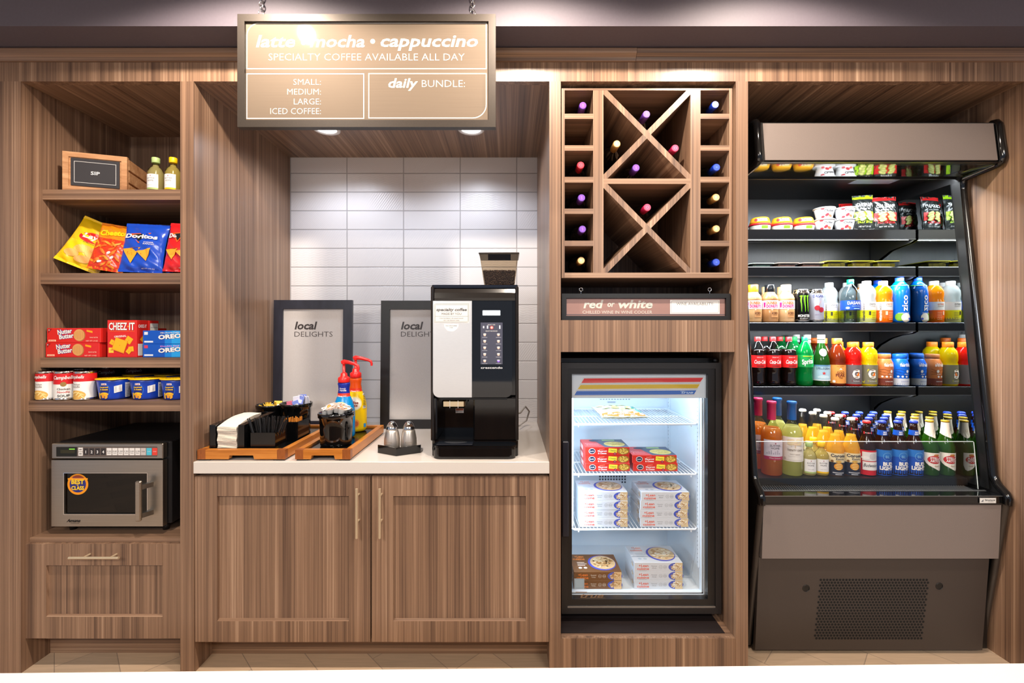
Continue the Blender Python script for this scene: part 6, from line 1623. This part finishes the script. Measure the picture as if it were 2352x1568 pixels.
coco = drink('coconut_water_bottle', 'coconut water bottle', COCOP, mat('coco_blue', (0, 104, 214), .2, coat=.4), (capp(.0195, .214, .241), C(40, 90, 220)), None, a_coco, neck=lambda m, S: wrap(m, S, .0445, .196, .200, C(60, 170, 60), 2))

def row(specs, y, z, what, dyn=0):
    for st, px, lab, r_ in specs: st.put((PX(px, y), y, z), lab, R(r_))
z3 = CSZ[3] + .0016; z4 = CSZ[4] + .0016; z1 = CSZ[1] + .0016; z2 = CSZ[2] + .0016
yr = 2.460; A = -16
row([(latte_o, 1730, 'iced coffee bottle with an orange cap, beside the cooler end wall', A), (latte_k, 1768, 'iced coffee bottle with a black cap, between the orange and beige capped ones', A), (latte_b, 1805, 'iced coffee bottle with a beige cap, next to the black energy drink can', A),
     (can_k, 1840, 'tall black energy drink can with green claw marks', A), (can_s, 1873.5, 'slim silver sparkling water can with two red cherries', A)], yr, z3, '')
row([(vit_y, 1904, 'pale lemon vitamin drink beside the silver can', A), (vit_y, 1946, 'pale lemon vitamin drink behind the green-capped water bottle', A)], 2.535, z3, '')
row([(water, 1953, 'clear water bottle with a green cap and blue label', A - 6), (vit_y, 1990, 'pale lemon vitamin drink with a white cap, between the water bottle and the orange drink', A), (vit_o, 2028, 'orange vitamin drink with a white cap beside the blue coconut water', A)], yr - .008, z3, '')
coco.put((PX(2066, 2.452), 2.452, z3), 'blue coconut water bottle at the mirrored end of its shelf', R(A))
yr2 = 2.58
row([(latte_b, 1760, 'beige-capped iced coffee bottle in the second row, behind the black-capped one', A), (latte_b, 1796, 'beige-capped iced coffee bottle in the second row, behind the front beige one', A), (can_s, 1846, 'silver can in the second row behind the energy drink', A),
     (vit_o, 1980, 'orange vitamin drink in the second row', A), (coco, 2016, 'blue coconut water bottle in the second row', A)], yr2, z3, '')
yr = 2.455
row([(cola, 1740, 'red-label cola bottle cut off by the cooler end wall', A), (cola, 1775, 'red-label cola bottle, the middle of the three in front', A), (cola, 1812, 'red-label cola bottle beside the green lemon-lime bottle', A), (lime, 1848.5, 'bright green lemon-lime soda bottle with a green cap', A),
     (spark, 1886, 'dark green sparkling mineral water bottle with a pale blue label', A), (peak, 1922, 'amber iced tea bottle with an orange cap', A), (sport_r, 1958, 'red sports drink with an orange cap', A - 4), (sport_y, 1994, 'yellow sports drink in front, beside the caramel milk bottle', A - 4),
     (milk_o, 2030, 'caramel brown milk bottle beside the yellow sports drink', A), (milk_b, 2066, 'blue milk bottle in front at the mirrored end of its shelf', A)], yr, z4, '')
yr2 = 2.552
row([(cola, 1756, 'red-label cola bottle in the second row, behind the middle one', A), (cola, 1791, 'red-label cola bottle in the second row, behind the one beside the lemon-lime', A), (lime, 1824, 'green lemon-lime bottle in the second row', A), (spark, 1854, 'dark green mineral water bottle in the second row', A),
     (peak, 1889, 'amber iced tea bottle in the second row', A), (sport_y, 1925, 'yellow sports drink in the second row, behind the red one', A), (sport_y, 1961, 'yellow sports drink in the second row, behind the yellow one', A), (milk_b, 1997, 'blue milk bottle in the second row, behind the caramel milk', A), (milk_b, 2031, 'blue milk bottle in the second row, behind the front blue one', A)], yr2, z4, '')
yr3 = 2.645
row([(lime, 1796, 'green lemon-lime bottle at the very back of its shelf', A), (spark, 1829, 'dark green mineral water bottle at the very back of its shelf', A), (peak, 1868, 'amber iced tea bottle at the very back of its shelf', A)], yr3, z4, '')

# top shelf: dips, yogurts, pouches
def a_dip(m, S):
    wrap(m, S, .052, .006, .026, C(226, 220, 206)); m.rect(S, -.004, .030, .008, .024, C(110, 190, 30), 2, 5)
def dip():
    t = thing('hummus_tub', '', 'hummus tub', group='hummus tubs')
    MB().lathe([(.044, 0), (.048, .003), (.052, .028)], C(226, 218, 200), n=30).build('tub', t)
    MB().lathe([(.0535, .028), (.0550, .030), (.0550, .036), (.052, .038)], C(206, 30, 40), n=30).build('rim', t)
    m = MB(); m.lathe([(.052, .038), (.049, .052), (.044, .068), (.040, .072), (.0001, .073)], mat('dip_lid', (240, 170, 40), .25), n=30)
    S = cyl(lambda v: .052 - (v - .038) * .27 + .0005); m.rect(S, -.026, .026, .048, .064, C(250, 236, 200), 1, 8); m.text(S, 'Sabra', .002, .052, .012, C(120, 20, 30), w=.038, lay=3, off=.03); m.disc(S, -.030, .056, .009, .008, C(220, 50, 50), 2, 14, 2)
    m.build('lid', t)
    m = MB(); a_dip(m, cyl(lambda v: .0478 + (v - .003) * .17)); m.build('label', t)
    return t
dp = Stock(dip); G = 'hummus tubs'; yd = 2.462
for px, l in ((1745, 'hummus tub with an orange lid, beside the cooler end wall'), (1795, 'hummus tub with an orange lid, the middle of the three'), (1845, 'hummus tub with an orange lid, next to the yogurt cups')): dp.put((PX(px, yd), yd, z1), l, R(-14), G)
def yogurt():
    t = thing('yogurt_cup', '', 'yogurt cup', group='yogurt cups')
    rf = lambda v: .036 + .012 * v / .056
    MB().lathe([(.034, 0), (.036, .002), (rf(.056), .056)], mat('yogurt_white', (240, 240, 240), .3), n=30).build('cup', t)
    MB().lathe([(.0500, .0562), (.0525, .0565), (.0525, .0605), (.050, .062), (.0001, .0622)], mat('yogurt_lid', (232, 232, 232), .3), n=30).build('lid', t)
    m = MB(); S = cyl(lambda v: rf(v) + .0003); m.text(S, 'Chobani', .006, .036, .0125, C(40, 34, 34), w=.050, lay=3, off=.03); m.poly(S, [(-.036, .054), (-.016, .054), (-.022, .046), (-.034, .048)], C(200, 30, 50), 2)
    m.disc(S, -.004, .020, .010, .007, C(206, 40, 50), 2, 14, 2, .7); m.disc(S, .012, .014, .010, .006, C(230, 90, 60), 3, 14, 2, -.5); m.disc(S, -.022, .010, .008, .006, C(206, 40, 50), 2, 14, 2)
    m.build('label', t)
    return t
yg = Stock(yogurt); G = 'yogurt cups'; yy = 2.458
for px, c in ((1892, 'beside the hummus tubs'), (1938.5, 'beside the pickle pouches')):
    yg.put((PX(px, yy), yy, z1), 'white yogurt cup, lower one of the pair %s' % c, R(-14), G); yg.put((PX(px + 1, yy), yy, z1 + .0626), 'white yogurt cup stacked on top of the pair %s' % c, R(-10), G)
def a_pouch(top, txt):
    def f(m, S, w, h):
        m.rect(S, -w * .499, w * .499, h * .88, h * .995, C(*top, .3), 2, 10, 4); m.text(S, 'OH SNAP!', 0, h * .655, h * .105, WHITE, w=w * .80, lay=5, off=.03); m.text(S, 'pickling co.', 0, h * .58, h * .05, WHITE, w=w * .5, lay=4, shear=.2)
        m.rect(S, -w * .48, w * .48, h * .28, h * .52, C(*top, .3), 2, 10, 5)
        for i in range(8):
            u, v = (-.20 + .38 * (i % 2) + .05 * (i // 2 % 2)) * w, (.49 - .062 * (i // 2)) * h
            m.disc(S, u, v, .17 * w, .050 * h, C(110, 124, 40, .5), 4 + i, 16, 2, .3 * (-1) ** i); m.disc(S, u, v, .15 * w, .041 * h, C(206, 206, 120, .5), 5 + i, 16, 2, .3 * (-1) ** i)
        m.text(S, txt, 0, h * .20, h * .06, C(*top), w=w * .72, lay=4, off=.03); m.text(S, 'NET WT 3.5 OZ', 0, h * .09, h * .035, WHITE, w=w * .6, lay=4)
    return f
DK = (36, 40, 38); yp = 2.452
chip_bag('green and black pickle snack pouch standing next to the yogurts', .100, .196, .036, 21, DK, (PX(1984, yp), yp, z1 + .002), R(-10), R(-5), 0, a_pouch((170, 220, 30), 'DILLY BITES'), name='snack_pouch', cat='snack pouch', group='pickle pouches')
chip_bag('red and black pickle snack pouch beside the green one', .118, .186, .036, 22, DK, (PX(2033, yp), yp, z1 + .002), R(-10), R(-5), 0, a_pouch((226, 40, 40), 'HOTTIE BITES'), name='snack_pouch', cat='snack pouch', group='pickle pouches')
chip_bag('red and black pickle snack pouch in the second row, by the mirrored end', .118, .180, .036, 23, DK, (PX(2028, 2.53), 2.53, z1 + .002), R(-10), R(-5), 0, a_pouch((226, 40, 40), 'HOTTIE BITES'), name='snack_pouch', cat='snack pouch', group='pickle pouches')
chip_bag('red and black pickle snack pouch in the second row, behind the yogurts', .118, .180, .036, 24, DK, (PX(1956, 2.55), 2.55, z1 + .002), R(-10), R(-5), 0, a_pouch((226, 40, 40), 'HOTTIE BITES'), name='snack_pouch', cat='snack pouch', group='pickle pouches')

# second shelf: shallow lidded trays
def food_tray(c, lidc, h):
    def make():
        t = thing('salad_tray', '', 'food tray', group='shallow food trays'); w, d = .062, .11
        def rr(s_, n=5):
            p = []; r = .02
            for cx_, cy_, a0 in ((1, 1, 0), (-1, 1, 90), (-1, -1, 180), (1, -1, 270)):
                p += [(cx_ * (w - r) * 1 + s_ * r * math.cos(R(a0 + 90 * i / n)) + (s_ - 1) * cx_ * w * .3, cy_ * (d - r) + s_ * r * math.sin(R(a0 + 90 * i / n))) for i in range(n + 1)]
            return p
        m = MB(); lo, hi = rr(.8), rr(1.0); n = len(lo)
        m.add([(x, y + d, 0) for x, y in lo] + [(x, y + d, h) for x, y in hi], [(i, (i + 1) % n, n + (i + 1) % n, n + i) for i in range(n)] + [tuple(range(n - 1, -1, -1))], thin_glass_('tray_plastic', (236, 240, 240), refl=.10, clear=.9)); m.build('tray', t)
        MB().box(-w + .016, w - .016, .02, 2 * d - .02, .002, h * .72, noisy('food_%d_%d_%d' % c, c, .6, scale=(60, 60, 60), amt=.35)).build('filling', t)
        m = MB(); m.prism([(x * 1.03, y * 1.02 + d) for x, y in hi], 'z', h + .0003, h + .004, mat('tray_lid_%d_%d' % lidc[:2], lidc, .25)); m.build('lid', t)
        return t
    return Stock(make)
tg, tp, ty = food_tray((150, 190, 170), (206, 226, 214), .018), food_tray((206, 150, 130), (214, 186, 168), .020), food_tray((206, 190, 30), (222, 210, 60), .030)
yt = 2.412; G = 'shallow food trays'
for st, px, l in ((tg, 1754, 'shallow pale green lidded tray beside the cooler end wall'), (tp, 1812, 'shallow pinkish lidded tray next to the pale green one'), (tp, 1869, 'second shallow pinkish lidded tray, next to the yellow trays'),
                  (ty, 1927, 'yellow lidded tray, first of the three'), (ty, 1985, 'yellow lidded tray, the middle of the three'), (ty, 2043, 'yellow lidded tray, at the mirrored end')):
    st.put((PX(px, yt), yt, z2), l, 0, G)

# bottom deck: wine and beer
WP = [(.042, 0), (.0465, .006), (.0468, .185), (.0445, .205), (.034, .228), (.0185, .250), (.0165, .262), (.0165, .29)]
def a_rose(m, S):
    m.rect(S, -.048, .048, .094, .172, C(216, 206, 218), 1, 14); m.rect(S, -.048, .048, .078, .094, C(176, 40, 84), 1, 14); m.outline(S, -.046, .046, .095, .170, .0008, C(170, 160, 176), lay=2)
    m.disc(S, .004, .156, .003, .003, C(150, 30, 60), 3, 10); m.text(S, 'SUTTER', .004, .141, .009, INK, w=.046, lay=3); m.text(S, 'HOME', .004, .129, .009, INK, w=.036, lay=3); m.text(S, 'White Zinfandel', .002, .084, .005, WHITE, w=.05, lay=3)
    for i in range(7): m.rect(S, -.034 + .009 * i, -.029 + .009 * i, .104, .112 + .006 * (i % 3), C(176, 168, 184), 2)
def a_oak(m, S):
    m.rect(S, -.056, .056, .070, .186, C(236, 230, 222), 1, 16); m.rect(S, -.0022, .0022, .134, .150, C(214, 190, 160), 2)
    rn = random.Random(5)
    for i in range(26): m.disc(S, rn.uniform(-.026, .026), rn.uniform(.150, .172) , .008, .006, C(232, 206 + i % 3 * 4, 176), 2 + i % 3, 10, 1)
    m.text(S, 'TRINITY OAKS', 0, .120, .0095, C(110, 90, 76), w=.066, lay=5, off=.01); m.text(S, 'PINOT GRIGIO', 0, .102, .005, C(150, 136, 120), w=.044, lay=3); m.rect(S, -.03, .03, .094, .095, C(190, 180, 168), 2, 6); m.rect(S, -.046, .046, .076, .078, C(214, 204, 190), 2, 10); m.disc(S, -.044, .082, .006, .007, C(200, 190, 176), 3, 14)
def wcap(c): return ([(.0190, .262), (.0195, .264), (.0195, .338), (.0215, .339), (.0215, .349), (.0185, .3515)], C(*c, .3))
GLW = thin_glass('pale_wine_glass', (234, 238, 214), refl=.08, clear=.9)
rose = drink('wine_bottle', 'wine bottle', WP, GLW, wcap((196, 40, 92)), (.226, juice('rose_wine', (250, 160, 80), .35)), a_rose)
oak = drink('wine_bottle', 'wine bottle', WP, GLW, wcap((20, 96, 176)), (.236, juice('white_wine', (240, 234, 176), .35)), a_oak)
zd = ZD + .0006; yf = 2.205
rose.put((PX(1772, yf), yf, zd), 'rose wine bottle with a pink capsule in front on the cooler deck', R(-14)); oak.put((PX(1818, yf), yf - .002, zd), 'white wine bottle with a blue capsule in front on the cooler deck', R(-14))
yk = 2.315
rose.put((PX(1741, yk), yk, zd), 'rose wine bottle with a pink capsule in the second row by the end wall', R(-14)); oak.put((PX(1785, yk), yk, zd), 'white wine bottle with a blue capsule in the second row, behind the rose', R(-14))
G = 'mini wine bottles'
mini_green.put((PX(1858, 2.192), 2.192, zd), 'small white wine bottle with pale green cap, in front on the cooler deck', R(-16), None, .95); mini_yellow.put((PX(1886.5, 2.192), 2.192, zd), 'small white wine bottle with yellow cap, in front on the cooler deck', R(-16), None, .95)
mini_yellow.put((PX(1872, 2.262), 2.275, zd), 'small white wine bottle with yellow cap, second row behind the green-capped one', R(-16), None, .95); mini_green.put((PX(1829, 2.275), 2.275, zd), 'small white wine bottle with pale green cap in the second row', R(-16), None, .95)
BEERP = [(.034, 0), (.0360, .006), (.0363, .118), (.036, .136), (.028, .164), (.0195, .188), (.0150, .228), (.0140, .246)]
def crown(z, c): return ([(.0160, z), (.0172, z + .002), (.0166, z + .009), (.013, z + .0125), (.0001, z + .013)], C(*c, .3))
def sc(p, k): return [(r, h * k) for r, h in p]
def a_mex(m, S):
    r = .0363; wrap(m, S, r, .064, .108, C(232, 214, 170)); wrap(m, S, r, .002, .064, C(30, 34, 52)); m.text(S, 'Corona', 0, .090, .014, C(30, 34, 60), w=.064, lay=3, off=.03); m.text(S, 'Extra', .006, .077, .010, C(30, 34, 60), w=.034, lay=3, off=.01)
    m.disc(S, 0, .046, .019, .017, C(226, 150, 40), 3, 22, 3)
    for i, w_ in enumerate((.02, .026, .022, .018)): m.rect(S, -w_ / 2, w_ / 2, .056 - i * .008, .0585 - i * .008, C(250, 226, 150), 4, 3)
    m.disc(S, .0, .069, .012, .006, C(214, 170, 80), 3, 16); m.rect(S, -.024, .024, .014, .018, C(200, 200, 206), 3, 6); m.rect(S, -.014, .014, .006, .010, C(200, 200, 206), 3, 5)
    m.disc(S, -.026, .070, .006, .006, C(120, 80, 30), 3, 10)
CORP = [(.035, 0), (.0360, .006), (.0363, .112), (.036, .132), (.028, .160), (.0205, .184), (.0165, .226), (.0145, .262)]
corona = drink('beer_bottle', 'beer bottle', CORP, SHELL, crown(.260, (226, 226, 222)), (.192, juice('gold_lager', (250, 208, 60), .45)), a_mex)
BRN = juice('brown_beer_glass', (52, 22, 8), .25)
def neckband(S, m, v0, v1, c, lay=1): m.rect(S, -.046, .046, v0, v1, C(*c), lay, 26)
def a_red(m, S):
    r = .0363; wrap(m, S, r, .004, .122, C(206, 24, 40)); m.rect(S, -.034, .036, .072, .114, C(224, 220, 220), 2, 10); m.disc(S, .008, .094, .014, .016, C(200, 196, 200), 3, 18, 2); m.disc(S, -.022, .086, .016, .008, C(236, 232, 232), 4, 16, 2)
    m.rect(S, -.032, .038, .028, .068, C(238, 234, 232), 3, 10); m.text(S, 'Budweiser', .002, .044, .016, C(30, 30, 50), w=.060, lay=5, shear=.4)
def n_red(m, S):
    m.poly(S, [(-.020, .196), (.0, .199), (.020, .196), (.020, .208), (0, .204), (-.020, .208)], C(206, 24, 40), 2); m.text(S, 'Budweiser', 0, .2005, .004, WHITE, w=.026, lay=4)
beer_r = drink('beer_bottle', 'beer bottle', BEERP, BRN, crown(.246, (206, 40, 40)), None, a_red, neck=n_red)
def a_blue(m, S):
    r = .0363; wrap(m, S, r, .002, .124, C(10, 76, 176)); wrap(m, S, r, .090, .124, C(30, 110, 190), 2); m.outline(S, -.014, .022, .074, .112, .0012, C(120, 180, 226), .018, 'abcd', 3); m.text(S, 'BL', .004, .086, .012, C(130, 186, 230), lay=3)
    m.text(S, 'BUD', .006, .050, .0165, WHITE, w=.040, lay=5, off=.05); m.text(S, 'LIGHT', .001, .030, .0165, WHITE, w=.054, lay=5, off=.05)
def n_blue(m, S):
    neckband(S, m, .190, .214, (10, 76, 176)); m.text(S, 'BUD', .003, .202, .006, WHITE, w=.014, lay=3, off=.04); m.text(S, 'LIGHT', .003, .193, .006, WHITE, w=.018, lay=3, off=.04)
beer_b = drink('beer_bottle', 'beer bottle', BEERP, BRN, crown(.246, (40, 64, 170)), None, a_blue, neck=n_blue)
def a_foil(m, S):
    low = [(-.040, .074), (-.032, .060), (-.022, .050), (-.010, .043), (.002, .036), (.014, .029), (.024, .025), (.032, .030), (.038, .050)]
    m.band(S, [(u, v, .110) for u, v in low], C(232, 226, 216), 1)
    m.disc(S, .002, .078, .029, .019, C(190, 30, 36), 2, 24, 4); m.text(S, 'STELLA', .004, .080, .0105, WHITE, w=.042, lay=5, off=.03); m.text(S, 'ARTOIS', .004, .067, .0105, WHITE, w=.042, lay=5, off=.03); m.disc(S, .008, .100, .012, .005, C(190, 120, 50), 2, 12, 2); m.text(S, 'Belgium', .010, .046, .006, C(170, 140, 100), w=.022, lay=3, shear=.3)
def n_foil(m, S):
    wrap(m, S, .0165, .196, .251, C(236, 228, 212), 1, 1.35, 3); m.band(S, [(-.026, .194, .2), (-.014, .188, .2), (0, .182, .2), (.012, .177, .2), (.022, .183, .2), (.028, .192, .2)], C(236, 228, 212), 2); m.outline(S, .004, .012, .206, .218, .0008, C(190, 170, 130), .004, 'abcd', 3)
def foilcap(t): MB().lathe([(.0163, .2515), (.0168, .256), (.0160, .260), (.0001, .2605)], mat('foil_gold', (206, 166, 40), .3, .6), n=20).build('cap', t)
beer_g = drink('beer_bottle', 'beer bottle', BEERP, juice('green_beer_glass', (52, 110, 10), .45), None, None, a_foil, extra=foilcap, neck=n_foil)
ROWN = ('front', 'second', 'third', 'rearmost')
def beers(st, px, desc, n, y0=2.198):
    x = PX(px, y0)
    for i in range(n): st.put((x, y0 + .081 * i, zd), '%s, %s row' % (desc, ROWN[i]), R(-12))
beers(corona, 1918, 'clear golden lager bottle, column next to the mini wine bottles', 4)
beers(corona, 1954.5, 'clear golden lager bottle, column next to the red-label beers', 4)
beers(beer_r, 1990.5, 'brown beer bottle with a red label', 4)
beers(beer_b, 2026.2, 'brown beer bottle with a blue label, column next to the red-label beers', 4)
beers(beer_b, 2062.4, 'brown beer bottle with a blue label, middle column of the three', 4)
beers(beer_b, 2098.6, 'brown beer bottle with a blue label, column next to the green beers', 4)
beers(beer_g, 2134.8, 'green beer bottle with a white foil neck, column next to the blue labels', 4)
beers(beer_g, 2171, 'green beer bottle with a white foil neck, column against the mirrored end', 4)
